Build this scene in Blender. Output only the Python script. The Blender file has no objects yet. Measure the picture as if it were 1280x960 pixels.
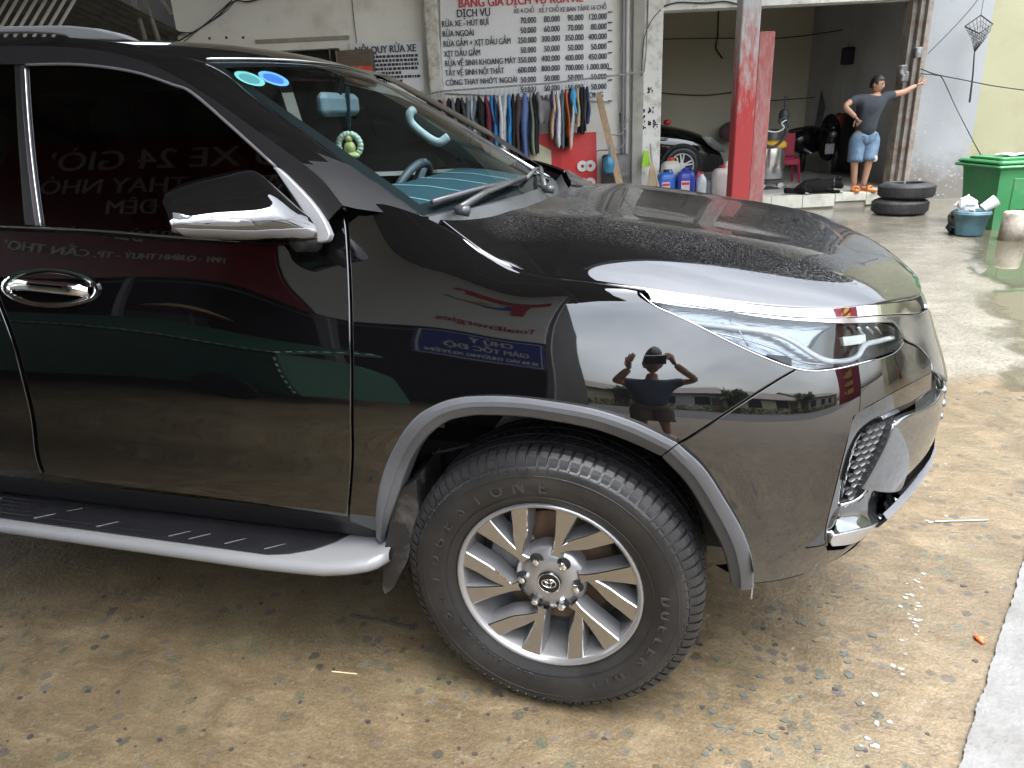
import bpy, bmesh, math, random
import numpy as np
from mathutils import Vector, Matrix
from mathutils.geometry import delaunay_2d_cdt

rng = random.Random(7)
scene = bpy.context.scene
COL = scene.collection
rad = math.radians

# ------------------------------------------------------------------ camera
CAM = np.array([0.3775, -1.4386, 1.5145])
FPX = 895.86
def cam_axes(yaw, pitch, roll):
    cy, sy, cp, sp = math.cos(yaw), math.sin(yaw), math.cos(pitch), math.sin(pitch)
    f = np.array([-sy*cp, cy*cp, -sp]); r = np.array([cy, sy, 0.0]); d = np.cross(f, r)
    cr, sr = math.cos(roll), math.sin(roll)
    return np.array([cr*r+sr*d, -sr*r+cr*d, f])
CM = cam_axes(rad(16.77), rad(20.60), rad(2.805))
cam = bpy.data.objects.new('camera', bpy.data.cameras.new('camera'))
COL.objects.link(cam)
cam.data.sensor_fit = 'HORIZONTAL'; cam.data.sensor_width = 36.0
cam.data.lens = FPX/1280*36
cam.data.clip_start = 0.02; cam.data.clip_end = 2000
mw = Matrix.Identity(4)
for i in range(3):
    mw[i][0] = CM[0][i]; mw[i][1] = -CM[1][i]; mw[i][2] = -CM[2][i]; mw[i][3] = CAM[i]
cam.matrix_world = mw
scene.camera = cam
def pray(px, py):
    d = CM.T @ np.array([(px-640)/FPX, (py-480)/FPX, 1.0]); return d/np.linalg.norm(d)
def at(px, py, val, axis=1):
    """point of the photograph's ray (px,py) where coordinate `axis` equals val"""
    d = pray(px, py); return CAM + d*(val-CAM[axis])/d[axis]
def proj(P):
    q = (np.atleast_2d(P)-CAM) @ CM.T
    return q[:, :2]/q[:, 2:]*FPX + np.array([640, 480])

# ------------------------------------------------------------------ sky, sun, exposure
SUN_EL = rad(74)
world = bpy.data.worlds.new('World'); scene.world = world; world.use_nodes = True
wn = world.node_tree.nodes; wl = world.node_tree.links
wn.clear()
w_out = wn.new('ShaderNodeOutputWorld'); w_bg = wn.new('ShaderNodeBackground')
w_sky = wn.new('ShaderNodeTexSky'); w_sky.sky_type = 'NISHITA'; w_sky.sun_disc = False
sun_dir = Vector((math.cos(SUN_EL)*0.75, -math.cos(SUN_EL)*0.66, math.sin(SUN_EL))).normalized()
w_sky.sun_elevation = SUN_EL
w_sky.sun_rotation = math.atan2(sun_dir.x, sun_dir.y)
w_sky.air_density = 1.6; w_sky.dust_density = 4.0; w_sky.ozone_density = 1.0
w_hs = wn.new('ShaderNodeHueSaturation'); w_hs.inputs['Saturation'].default_value = 0.28
w_tc = wn.new('ShaderNodeTexCoord'); w_mp = wn.new('ShaderNodeMapping'); w_mp.inputs['Scale'].default_value = (1, 1, 2.5)
w_nz = wn.new('ShaderNodeTexNoise'); w_nz.inputs['Scale'].default_value = 2.2; w_nz.inputs['Detail'].default_value = 6
w_cr = wn.new('ShaderNodeValToRGB')
w_cr.color_ramp.elements[0].position = 0.3; w_cr.color_ramp.elements[0].color = (0.80, 0.83, 0.88, 1)
w_cr.color_ramp.elements[1].position = 0.72; w_cr.color_ramp.elements[1].color = (1.35, 1.36, 1.38, 1)
w_mx = wn.new('ShaderNodeMix'); w_mx.data_type = 'RGBA'; w_mx.blend_type = 'MULTIPLY'; w_mx.inputs['Factor'].default_value = 1
wl.new(w_sky.outputs[0], w_hs.inputs['Color']); wl.new(w_tc.outputs['Generated'], w_mp.inputs[0])
wl.new(w_mp.outputs[0], w_nz.inputs['Vector']); wl.new(w_nz.outputs['Fac'], w_cr.inputs[0])
wl.new(w_hs.outputs[0], w_mx.inputs['A']); wl.new(w_cr.outputs[0], w_mx.inputs['B'])
w_sep = wn.new('ShaderNodeSeparateXYZ'); wl.new(w_tc.outputs['Generated'], w_sep.inputs[0])
w_ov = wn.new('ShaderNodeMapRange')      # overcast: the cloud layer is brighter overhead than at the horizon
w_ov.inputs['From Min'].default_value = 0.0; w_ov.inputs['From Max'].default_value = 1.0
w_ov.inputs['To Min'].default_value = 1.15; w_ov.inputs['To Max'].default_value = 2.3
wl.new(w_sep.outputs[2], w_ov.inputs[0])
w_m2 = wn.new('ShaderNodeMix'); w_m2.data_type = 'RGBA'; w_m2.blend_type = 'MULTIPLY'; w_m2.inputs['Factor'].default_value = 1
wl.new(w_mx.outputs['Result'], w_m2.inputs['A']); wl.new(w_ov.outputs[0], w_m2.inputs['B'])
wl.new(w_m2.outputs['Result'], w_bg.inputs['Color']); wl.new(w_bg.outputs[0], w_out.inputs['Surface'])
w_bg.inputs['Strength'].default_value = 0.13
sun = bpy.data.objects.new('sun', bpy.data.lights.new('sun', 'SUN')); COL.objects.link(sun)
sun.data.energy = 0.55; sun.data.angle = rad(25); sun.data.color = (1, 0.97, 0.92)
sun.rotation_euler = sun_dir.to_track_quat('Z', 'Y').to_euler()
vs = scene.view_settings
vs.view_transform = 'Standard'; vs.look = 'None'; vs.gamma = 1.0; vs.use_curve_mapping = False
vs.exposure = 1.7
scene.cycles.use_denoising = True
scene.cycles.use_adaptive_sampling = True; scene.cycles.adaptive_threshold = 0.02; scene.cycles.adaptive_min_samples = 16
scene.cycles.max_bounces = 8; scene.cycles.diffuse_bounces = 3; scene.cycles.glossy_bounces = 4; scene.cycles.transmission_bounces = 3
scene.cycles.transparent_max_bounces = 8; scene.cycles.sample_clamp_indirect = 6
scene.cycles.caustics_reflective = False; scene.cycles.caustics_refractive = False

# ------------------------------------------------------------------ materials
MATS = {}
def principled(name):
    m = bpy.data.materials.new(name); m.use_nodes = True
    return m, m.node_tree, m.node_tree.nodes['Principled BSDF']
def mat(name, col, rough=0.5, metal=0.0, var=0.0, vscale=6.0, bump=0.0, bscale=40.0, ior=None, spec=None, coat=0.0, rvar=0.0, dirt=None, dscale=3.0, damt=0.5, trans=0.0, alpha=None, emit=None, stretch=None, damp=None):
    """procedural principled material: noise-varied colour, optional second 'dirt' colour, bump and roughness noise"""
    if name in MATS: return MATS[name]
    m, nt, b = principled(name); N = nt.nodes; L = nt.links
    b.inputs['Base Color'].default_value = (*col, 1); b.inputs['Roughness'].default_value = rough
    b.inputs['Metallic'].default_value = metal
    if ior: b.inputs['IOR'].default_value = ior
    if spec is not None: b.inputs['Specular IOR Level'].default_value = spec
    if coat: b.inputs['Coat Weight'].default_value = coat; b.inputs['Coat Roughness'].default_value = 0.03
    if trans: b.inputs['Transmission Weight'].default_value = trans
    if alpha is not None: b.inputs['Alpha'].default_value = alpha
    if emit: b.inputs['Emission Color'].default_value = (*emit[0], 1); b.inputs['Emission Strength'].default_value = emit[1]
    if var or bump or dirt or rvar or damp:
        tc = N.new('ShaderNodeTexCoord'); src = tc.outputs['Object']
        if stretch:
            mp = N.new('ShaderNodeMapping'); mp.inputs['Scale'].default_value = stretch; L.new(src, mp.inputs[0]); src = mp.outputs[0]
        out = None
        if var or rvar:
            nz = N.new('ShaderNodeTexNoise'); nz.inputs['Scale'].default_value = vscale; nz.inputs['Detail'].default_value = 6
            L.new(src, nz.inputs['Vector'])
        if var:
            mr = N.new('ShaderNodeMapRange'); mr.inputs['From Min'].default_value = 0.25; mr.inputs['From Max'].default_value = 0.75
            mr.inputs['To Min'].default_value = 1-var; mr.inputs['To Max'].default_value = 1+var; L.new(nz.outputs['Fac'], mr.inputs[0])
            mx = N.new('ShaderNodeMix'); mx.data_type = 'RGBA'; mx.blend_type = 'MULTIPLY'; mx.inputs['Factor'].default_value = 1
            mx.inputs['A'].default_value = (*col, 1); L.new(mr.outputs[0], mx.inputs['B']); out = mx.outputs['Result']
        if dirt:
            n2 = N.new('ShaderNodeTexNoise'); n2.inputs['Scale'].default_value = dscale; n2.inputs['Detail'].default_value = 9; n2.inputs['Roughness'].default_value = 0.65
            L.new(src, n2.inputs['Vector'])
            r2 = N.new('ShaderNodeValToRGB'); r2.color_ramp.elements[0].position = 0.52-0.2*damt; r2.color_ramp.elements[1].position = 0.80-0.2*damt
            L.new(n2.outputs['Fac'], r2.inputs[0])
            m2 = N.new('ShaderNodeMix'); m2.data_type = 'RGBA'; L.new(r2.outputs[0], m2.inputs['Factor'])
            if out is not None: L.new(out, m2.inputs['A'])
            else: m2.inputs['A'].default_value = (*col, 1)
            m2.inputs['B'].default_value = (*dirt, 1); out = m2.outputs['Result']
        if damp:
            sz = N.new('ShaderNodeSeparateXYZ'); L.new(tc.outputs['Object'], sz.inputs[0])
            n4 = N.new('ShaderNodeTexNoise'); n4.inputs['Scale'].default_value = 3.2; n4.inputs['Detail'].default_value = 8; n4.inputs['Roughness'].default_value = 0.7
            L.new(tc.outputs['Object'], n4.inputs['Vector'])
            ma = N.new('ShaderNodeMath'); ma.operation = 'MULTIPLY_ADD'; ma.inputs[1].default_value = -1.1; L.new(n4.outputs['Fac'], ma.inputs[0]); L.new(sz.outputs[2], ma.inputs[2])
            r4 = N.new('ShaderNodeMapRange'); r4.inputs['From Min'].default_value = 0.12; r4.inputs['From Max'].default_value = -0.30; r4.inputs['To Max'].default_value = 0.85; L.new(ma.outputs[0], r4.inputs[0])
            m4 = N.new('ShaderNodeMix'); m4.data_type = 'RGBA'; L.new(r4.outputs[0], m4.inputs['Factor'])
            if out is not None: L.new(out, m4.inputs['A'])
            else: m4.inputs['A'].default_value = (*col, 1)
            m4.inputs['B'].default_value = (*damp, 1); out = m4.outputs['Result']
        if out is not None: L.new(out, b.inputs['Base Color'])
        if rvar:
            rr = N.new('ShaderNodeMapRange'); rr.inputs['From Min'].default_value = 0.3; rr.inputs['From Max'].default_value = 0.7
            rr.inputs['To Min'].default_value = max(0, rough-rvar); rr.inputs['To Max'].default_value = min(1, rough+rvar)
            L.new(nz.outputs['Fac'], rr.inputs[0]); L.new(rr.outputs[0], b.inputs['Roughness'])
        if bump:
            n3 = N.new('ShaderNodeTexNoise'); n3.inputs['Scale'].default_value = bscale; n3.inputs['Detail'].default_value = 5
            L.new(src, n3.inputs['Vector'])
            bp = N.new('ShaderNodeBump'); bp.inputs['Strength'].default_value = bump; bp.inputs['Distance'].default_value = 0.02
            L.new(n3.outputs['Fac'], bp.inputs['Height']); L.new(bp.outputs[0], b.inputs['Normal'])
    MATS[name] = m
    return m

# ------------------------------------------------------------------ mesh helpers
class MB:
    """collects vertices and faces (with an optional transform) for ONE mesh object"""
    def __init__(s): s.v = []; s.f = []; s.mi = []
    def add(s, vs, fs, M=None, mi=0):
        o = len(s.v)
        for p in vs: s.v.append(tuple(M @ Vector(p)) if M is not None else tuple(float(c) for c in p))
        for f in fs: s.f.append(tuple(i+o for i in f)); s.mi.append(mi)
        return s
    def box(s, x0, x1, y0, y1, z0, z1, M=None, mi=0):
        return s.add([(x0,y0,z0),(x1,y0,z0),(x1,y1,z0),(x0,y1,z0),(x0,y0,z1),(x1,y0,z1),(x1,y1,z1),(x0,y1,z1)],
            [(0,3,2,1),(4,5,6,7),(0,1,5,4),(1,2,6,5),(2,3,7,6),(3,0,4,7)], M, mi)
    def bbox(s, x0, x1, y0, y1, z0, z1, b=0.01, M=None, mi=0):
        """chamfered box"""
        vs = []; key = {}
        X=(x0,x1);Y=(y0,y1);Z=(z0,z1)
        for i in (0,1):
            for j in (0,1):
                for k in (0,1):
                    sx,sy,sz=(1-2*i),(1-2*j),(1-2*k)
                    for a in range(3):
                        p=[X[i]+sx*b,Y[j]+sy*b,Z[k]+sz*b]; q=[X[i],Y[j],Z[k]]; p[a]=q[a]
                        key[(i,j,k,a)]=len(vs); vs.append(tuple(p))
        F=[]
        def quad(a,i): # face on axis a side i
            o=[x for x in range(3) if x!=a]
            idx=[]
            for (m,n) in ((0,0),(1,0),(1,1),(0,1)):
                t=[0,0,0]; t[a]=i; t[o[0]]=m; t[o[1]]=n; idx.append(key[(*t,a)])
            F.append(tuple(idx))
        for a in range(3):
            for i in (0,1): quad(a,i)
        for a in range(3):
            o=[x for x in range(3) if x!=a]
            for m in (0,1):
                for n in (0,1):
                    t0=[0,0,0];t0[o[0]]=m;t0[o[1]]=n;t1=list(t0);t1[a]=1
                    F.append((key[(*t0,o[0])],key[(*t1,o[0])],key[(*t1,o[1])],key[(*t0,o[1])]))
        for i in (0,1):
            for j in (0,1):
                for k in (0,1): F.append((key[(i,j,k,0)],key[(i,j,k,1)],key[(i,j,k,2)]))
        return s.add(vs,F,M,mi)
    def tube(s, pts, r, n=8, cap=True, M=None, mi=0):
        pts=[Vector(p) for p in pts]; rs=r if isinstance(r,(list,tuple)) else [r]*len(pts)
        vs=[];fs=[];up=None
        for i,p in enumerate(pts):
            t=(pts[min(i+1,len(pts)-1)]-pts[max(i-1,0)])
            if t.length<1e-9: t=Vector((0,0,1))
            t.normalize()
            if up is None: up=t.orthogonal().normalized()
            up=(up-t*up.dot(t)); up=up.normalized() if up.length>1e-6 else t.orthogonal().normalized()
            w=t.cross(up)
            for k in range(n):
                a=2*math.pi*k/n; vs.append(p+(up*math.cos(a)+w*math.sin(a))*rs[i])
        for i in range(len(pts)-1):
            for k in range(n):
                fs.append((i*n+k,i*n+(k+1)%n,(i+1)*n+(k+1)%n,(i+1)*n+k))
        if cap: fs.append(tuple(range(n-1,-1,-1))); fs.append(tuple(range((len(pts)-1)*n,len(pts)*n)))
        return s.add(vs,fs,M,mi)
    def lathe(s, prof, n=32, M=None, mi=0, a0=0.0, a1=2*math.pi, closed=True):
        """prof: list of (r,h); axis +z"""
        vs=[];fs=[];m=len(prof);full=abs(a1-a0-2*math.pi)<1e-6;nn=n if full else n+1
        for k in range(nn):
            a=a0+(a1-a0)*k/n
            for r,h in prof: vs.append((r*math.cos(a),r*math.sin(a),h))
        for k in range(n):
            k2=(k+1)%nn
            for i in range(m-1): fs.append((k*m+i,k2*m+i,k2*m+i+1,k*m+i+1))
        return s.add(vs,fs,M,mi)
    def prism(s, poly, z0, z1, M=None, mi=0):
        n=len(poly); vs=[(x,y,z0) for x,y in poly]+[(x,y,z1) for x,y in poly]
        fs=[tuple(range(n-1,-1,-1)),tuple(range(n,2*n))]+[(i,(i+1)%n,n+(i+1)%n,n+i) for i in range(n)]
        return s.add(vs,fs,M,mi)
    def grid(s, P, M=None, mi=0, close_u=False):
        """P: 2-D list of points"""
        nu=len(P);nv=len(P[0]);vs=[p for row in P for p in row];fs=[]
        for i in range(nu if close_u else nu-1):
            for j in range(nv-1):
                i2=(i+1)%nu; fs.append((i*nv+j,i2*nv+j,i2*nv+j+1,i*nv+j+1))
        return s.add(vs,fs,M,mi)
    def sphere(s, c, r, n=12, m=8, M=None, mi=0):
        r=r if isinstance(r,(tuple,list)) else (r,r,r)
        return s.add(*_sph(c,r,n,m),M,mi)
    def build(s, name, m, parent=None, smooth=False, weld=False, angle=None):
        me=bpy.data.meshes.new(name); me.from_pydata(s.v,[],s.f)
        for x in (m if isinstance(m,(list,tuple)) else [m]): me.materials.append(x)
        if any(s.mi): me.polygons.foreach_set('material_index',s.mi)
        if weld or True:
            bm=bmesh.new(); bm.from_mesh(me)
            if weld: bmesh.ops.remove_doubles(bm,verts=bm.verts,dist=1e-5)
            bmesh.ops.recalc_face_normals(bm,faces=bm.faces); bm.to_mesh(me); bm.free()
        if smooth: me.polygons.foreach_set('use_smooth',[True]*len(me.polygons))
        if angle is not None:
            me.polygons.foreach_set('use_smooth',[True]*len(me.polygons)); me.set_sharp_from_angle(angle=rad(angle))
        return obj(name,me,parent)
def _sph(c,r,n,m):
    vs=[(c[0],c[1],c[2]+r[2])];fs=[]
    for j in range(1,m):
        t=math.pi*j/m
        for k in range(n):
            a=2*math.pi*k/n; vs.append((c[0]+r[0]*math.sin(t)*math.cos(a),c[1]+r[1]*math.sin(t)*math.sin(a),c[2]+r[2]*math.cos(t)))
    vs.append((c[0],c[1],c[2]-r[2])); e=len(vs)-1
    for k in range(n): fs.append((0,1+k,1+(k+1)%n))
    for j in range(m-2):
        for k in range(n): fs.append((1+j*n+k,1+(j+1)*n+k,1+(j+1)*n+(k+1)%n,1+j*n+(k+1)%n))
    for k in range(n): fs.append((e,1+(m-2)*n+(k+1)%n,1+(m-2)*n+k))
    return vs,fs
def obj(name, me, parent=None):
    o=bpy.data.objects.new(name,me); COL.objects.link(o)
    if parent is not None: o.parent=parent
    return o
def tag(o, label=None, cat=None, group=None, kind=None):
    if label: o['label']=label
    if cat: o['category']=cat
    if group: o['group']=group
    if kind: o['kind']=kind
    return o
def empty(name, loc=(0,0,0), rz=0.0, label=None, cat=None, group=None):
    o=bpy.data.objects.new(name,None); COL.objects.link(o); o.location=loc; o.rotation_euler=(0,0,rz)
    o.empty_display_size=0.1
    return tag(o,label,cat,group)
def cr(pts, n=8, closed=False):
    """Catmull-Rom through points (any dimension)"""
    P=[np.array(p,float) for p in pts]; out=[]; N=len(P)
    if N==2 and not closed:
        return [P[0]+(P[1]-P[0])*i/n for i in range(n+1)]
    rng_=range(N) if closed else range(N-1)
    for i in rng_:
        p1,p2=P[i],P[(i+1)%N]
        p0=P[(i-1)%N] if (closed or i>0) else 2*p1-p2
        p3=P[(i+2)%N] if (closed or i+2<N) else 2*p2-p1
        for k in range(n):
            t=k/n
            out.append(0.5*((2*p1)+(-p0+p2)*t+(2*p0-5*p1+4*p2-p3)*t*t+(-p0+3*p1-3*p2+p3)*t**3))
    if not closed: out.append(P[-1])
    return out
def text_mesh(txt, size, bold=0.0, extrude=0.001, align='CENTER', sx=1.0, spacing=1.0, shear=0.0):
    for a_,b_ in (('Ờ','Ò’'),('Ớ','Ó’'),('Ơ','O’')): txt=txt.replace(a_,b_)   # horned O: drawn as letter and hook
    cu=bpy.data.curves.new('lettering','FONT'); cu.body=txt; cu.size=size; cu.align_x=align; cu.align_y='CENTER'
    cu.extrude=extrude; cu.offset=0.0; cu.space_character=spacing; cu.shear=shear; cu.resolution_u=3
    o=bpy.data.objects.new('lettering',cu); COL.objects.link(o)
    dg=bpy.context.evaluated_depsgraph_get(); me=bpy.data.meshes.new_from_object(o.evaluated_get(dg))
    bpy.data.objects.remove(o); bpy.data.curves.remove(cu)
    v=[(p.co.x*sx,p.co.y,p.co.z) for p in me.vertices]; f=[tuple(p.vertices) for p in me.polygons]
    bpy.data.meshes.remove(me)
    if bold:      # heavier weight: the same glyph laid twice more, a hair to each side
        n=len(v); w=max(bold,.004*size)
        v=[(x-w,y,z) for x,y,z in v]+[(x,y,z+.0004) for x,y,z in v]+[(x+w,y,z+.0008) for x,y,z in v]
        f=f+[tuple(i+n for i in q) for q in f]+[tuple(i+2*n for i in q) for q in f]
    return v,f
def face_frame(o, x, y):
    """4x4 with columns x, y, x cross y and origin o"""
    x=Vector(x).normalized(); y=Vector(y); y=(y-x*y.dot(x)).normalized(); z=x.cross(y)
    M=Matrix.Identity(4)
    for i in range(3): M[i][0]=x[i]; M[i][1]=y[i]; M[i][2]=z[i]; M[i][3]=o[i]
    return M

# ------------------------------------------------------------------ smooth parametric surfaces and panels cut from them
class Spl:
    def __init__(s, k):
        k=np.asarray(k,float); n=len(k); s.k=k; s.n=n; h=np.diff(k)
        A=np.eye(n); B=np.zeros((n,n))
        for i in range(1,n-1):
            A[i,i-1]=h[i-1]; A[i,i]=2*(h[i-1]+h[i]); A[i,i+1]=h[i]
            B[i,i-1]=6/h[i-1]; B[i,i]=-6/h[i-1]-6/h[i]; B[i,i+1]=6/h[i]
        s.K=np.linalg.solve(A,B); s.h=h
    def W(s, t):
        t=np.clip(np.asarray(t,float),s.k[0],s.k[-1]); i=np.clip(np.searchsorted(s.k,t,side='right')-1,0,s.n-2)
        h=s.h[i]; a=(s.k[i+1]-t)/h; b=1-a; r=np.arange(len(t)); W=np.zeros((len(t),s.n))
        W[r,i]+=a; W[r,i+1]+=b
        W+=((a**3-a)*h*h/6)[:,None]*s.K[i]+((b**3-b)*h*h/6)[:,None]*s.K[i+1]
        return W
class Surf:
    sgn=1.0
    def ev(s,u,v): raise NotImplementedError
    def nrm(s,u,v):
        e=1e-4; u=np.asarray(u,float); v=np.asarray(v,float)
        n=np.cross(s.ev(u+e,v)-s.ev(u-e,v),s.ev(u,v+e)-s.ev(u,v-e))
        return s.sgn*n/np.maximum(np.linalg.norm(n,axis=1),1e-12)[:,None]
    def sample(s):
        if not hasattr(s,'_smp'):
            (u0,u1),(v0,v1)=s.dom; U,V=np.meshgrid(np.linspace(u0,u1,160),np.linspace(v0,v1,60)); U=U.ravel();V=V.ravel()
            P=s.ev(U,V); n=s.nrm(U,V); keep=np.einsum('ij,ij->i',n,CAM-P)>-0.02
            keep&=((P-CAM)@CM[2])>0.1
            s._smp=(U[keep],V[keep],proj(P[keep]))
        return s._smp
    def inv(s,px,py):
        U,V,Q=s.sample(); i=np.argmin((Q[:,0]-px)**2+(Q[:,1]-py)**2); u,v=U[i],V[i]; e=1e-4
        for _ in range(12):
            q=proj(s.ev(np.array([u,u+e,u]),np.array([v,v,v+e]))); r=np.array([px,py])-q[0]
            J=np.stack([(q[1]-q[0])/e,(q[2]-q[0])/e],1)
            try: d=np.linalg.lstsq(J,r,rcond=0.02)[0]
            except Exception: break
            d=np.clip(d,-0.06,0.06); u+=d[0]; v+=d[1]
            if abs(r[0])+abs(r[1])<0.02: break
            u=min(max(u,s.dom[0][0]),s.dom[0][1]); v=min(max(v,s.dom[1][0]),s.dom[1][1])
        return u,v
    def p3(s,px,py): u,v=s.inv(px,py); return s.ev(np.array([u]),np.array([v]))[0]
class Net(Surf):
    """interpolates a net of points with natural cubic splines; u and v are metres along the surface"""
    def __init__(s,ctrl,uk,vk,sgn=1.0):
        s.c=np.asarray(ctrl,float); s.su=Spl(uk); s.sv=Spl(vk); s.dom=((uk[0],uk[-1]),(vk[0],vk[-1])); s.sgn=sgn
    def ev(s,u,v):
        T=(s.su.W(u)@s.c.reshape(s.c.shape[0],-1)).reshape(-1,s.c.shape[1],3)
        return (T*s.sv.W(v)[:,:,None]).sum(1)
class Fun(Surf):
    def __init__(s,f,dom,sgn=1.0): s.f=f; s.dom=dom; s.sgn=sgn
    def ev(s,u,v): return s.f(np.asarray(u,float),np.asarray(v,float))
class Off(Surf):
    def __init__(s,b,d): s.b=b; s.d=d; s.dom=b.dom; s.sgn=b.sgn
    def sample(s): return s.b.sample()
    def ev(s,u,v): return s.b.ev(u,v)+s.d*s.b.nrm(u,v)
    def nrm(s,u,v): return s.b.nrm(u,v)
def outline(surf, segs, step=0.015, smooth=True):
    """segments of pixels (x,y) or ('u',u,v); corners lie at segment ends; returns a uv loop"""
    loop=[]
    for sg in segs:
        uv=[np.array(p[1:],float) if p[0]=='u' else np.array(surf.inv(*p)) for p in sg]
        if len(uv)==1: loop.append(uv[0]); continue
        L=sum(np.linalg.norm(b-a) for a,b in zip(uv,uv[1:]))
        n=max(1,int(math.ceil(L/step/max(1,len(uv)-1))))
        c=cr(uv,n) if (smooth and len(uv)>2) else cr([uv[0],uv[1]],n) if len(uv)==2 else uv
        loop+=list(c)
    out=[loop[0]]
    for p in loop[1:]:
        if np.linalg.norm(p-out[-1])>step*0.25: out.append(p)
    if np.linalg.norm(out[0]-out[-1])<step*0.25: out.pop()
    L=np.array(out); a=0.5*np.sum(L[:,0]*np.roll(L[:,1],-1)-np.roll(L[:,0],-1)*L[:,1])
    return L if a>0 else L[::-1].copy()
def inset(L,d):
    e=np.roll(L,-1,0)-L; e/=np.maximum(np.linalg.norm(e,axis=1),1e-9)[:,None]
    n=np.stack([-e[:,1],e[:,0]],1); m=n+np.roll(n,1,0); q=np.maximum(np.linalg.norm(m,axis=1),0.25)
    return L+d*2*m/(q*q)[:,None]*np.minimum(1,1)
def tri(L,res):
    lo=L.min(0);hi=L.max(0); pts=[Vector(p) for p in L]; n=len(L)
    xs=np.arange(lo[0]+res/2,hi[0],res); ys=np.arange(lo[1]+res/2,hi[1],res)
    G=np.array([(x+(res/2 if j%2 else 0),y) for j,y in enumerate(ys) for x in xs]) if len(xs) and len(ys) else np.zeros((0,2))
    if len(G):
        a=L;b=np.roll(L,-1,0); ins=np.zeros(len(G),bool); dm=np.full(len(G),9.0)
        for p,q in zip(a,b):
            c=((p[1]>G[:,1])!=(q[1]>G[:,1]))
            with np.errstate(divide='ignore',invalid='ignore'):
                xx=(q[0]-p[0])*(G[:,1]-p[1])/(q[1]-p[1])+p[0]
            ins^=(c&(G[:,0]<xx))
            dd=q-p; t=np.clip(((G-p)@dd)/max(dd@dd,1e-12),0,1); dm=np.minimum(dm,np.linalg.norm(G-(p+t[:,None]*dd),axis=1))
        pts+=[Vector(g) for g in G[ins&(dm>res*0.35)]]
    r=delaunay_2d_cdt(pts,[(i,(i+1)%n) for i in range(n)],[],1,1e-7)
    return np.array([tuple(v) for v in r[0]]),[tuple(f) for f in r[2]]
def panel(name,surf,segs,m,parent=None,res=0.03,gap=0.0018,edge=0.003,depth=0.014,step=0.015,smooth=True,loop=None,mirror=False,lower=0.0014):
    """one body panel: the outline is cut from the surface, with a rounded edge turned inwards; exact surface normals"""
    L=outline(surf,segs,step,smooth) if loop is None else loop
    Lo=inset(L,gap); Li=inset(L,gap+edge)
    V,F=tri(Li,res)
    P=surf.ev(V[:,0],V[:,1]); Nn=surf.nrm(V[:,0],V[:,1])
    def ring(Lx): return surf.ev(Lx[:,0],Lx[:,1]),surf.nrm(Lx[:,0],Lx[:,1])
    Pi,Ni=ring(Li); Po,No=ring(Lo)
    out=Po-Pi; out/=np.maximum(np.linalg.norm(out,axis=1),1e-9)[:,None]
    k=len(L); verts=[*P]; norms=[*Nn]; faces=list(F)
    def addring(Pr,Nr):
        o=len(verts); verts.extend(Pr); norms.extend(Nr/np.linalg.norm(Nr,axis=1)[:,None]); return o
    a=addring(Pi,Ni); b=addring(Po-No*lower,Ni*0.7+out*0.7); c=addring(Po-No*(lower*2.5),out+0*Ni); d=addring(Po-No*depth,out)
    for r0,r1 in ((a,b),(b,c),(c,d)):
        for i in range(k):
            j=(i+1)%k; faces.append((r0+i,r1+i,r1+j,r0+j))
    verts=np.array(verts); norms=np.array(norms)
    # face winding must agree with the normals
    ff=[]
    for f in faces:
        p=verts[list(f[:3])]; n=np.cross(p[1]-p[0],p[2]-p[0])
        ff.append(f if n@norms[f[0]]>=0 or f[0]>=a else f[::-1])
    if mirror:
        verts=verts*[1,-1,1]+[0,2*CY,0]; norms=norms*[1,-1,1]; ff=[f[::-1] for f in ff]
    me=bpy.data.meshes.new(name); me.from_pydata([tuple(v) for v in verts],[],ff); me.materials.append(m)
    me.polygons.foreach_set('use_smooth',[True]*len(me.polygons))
    me.normals_split_custom_set_from_vertices([tuple(n) for n in norms])
    o=obj(name,me,parent); return o
def strip(name,curves,m,parent=None,smooth=True,angle=50):
    """loft between equally long curves"""
    b=MB(); b.grid([[tuple(p) for p in c] for c in curves]); return b.build(name,m,parent,angle=angle if smooth else None)
CY=0.93   # centre plane of the car

# ================================================================== the black car
def glassmat(name,tint,ior=1.5):
    m=bpy.data.materials.new(name); m.use_nodes=True; nt=m.node_tree; N=nt.nodes; L=nt.links; N.clear()
    o=N.new('ShaderNodeOutputMaterial'); mx=N.new('ShaderNodeMixShader'); t=N.new('ShaderNodeBsdfTransparent'); g=N.new('ShaderNodeBsdfGlossy'); f=N.new('ShaderNodeFresnel')
    t.inputs[0].default_value=(*tint,1); g.inputs['Roughness'].default_value=0.01; f.inputs[0].default_value=ior
    L.new(f.outputs[0],mx.inputs[0]); L.new(t.outputs[0],mx.inputs[1]); L.new(g.outputs[0],mx.inputs[2]); L.new(mx.outputs[0],o.inputs[0]); return m

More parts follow.
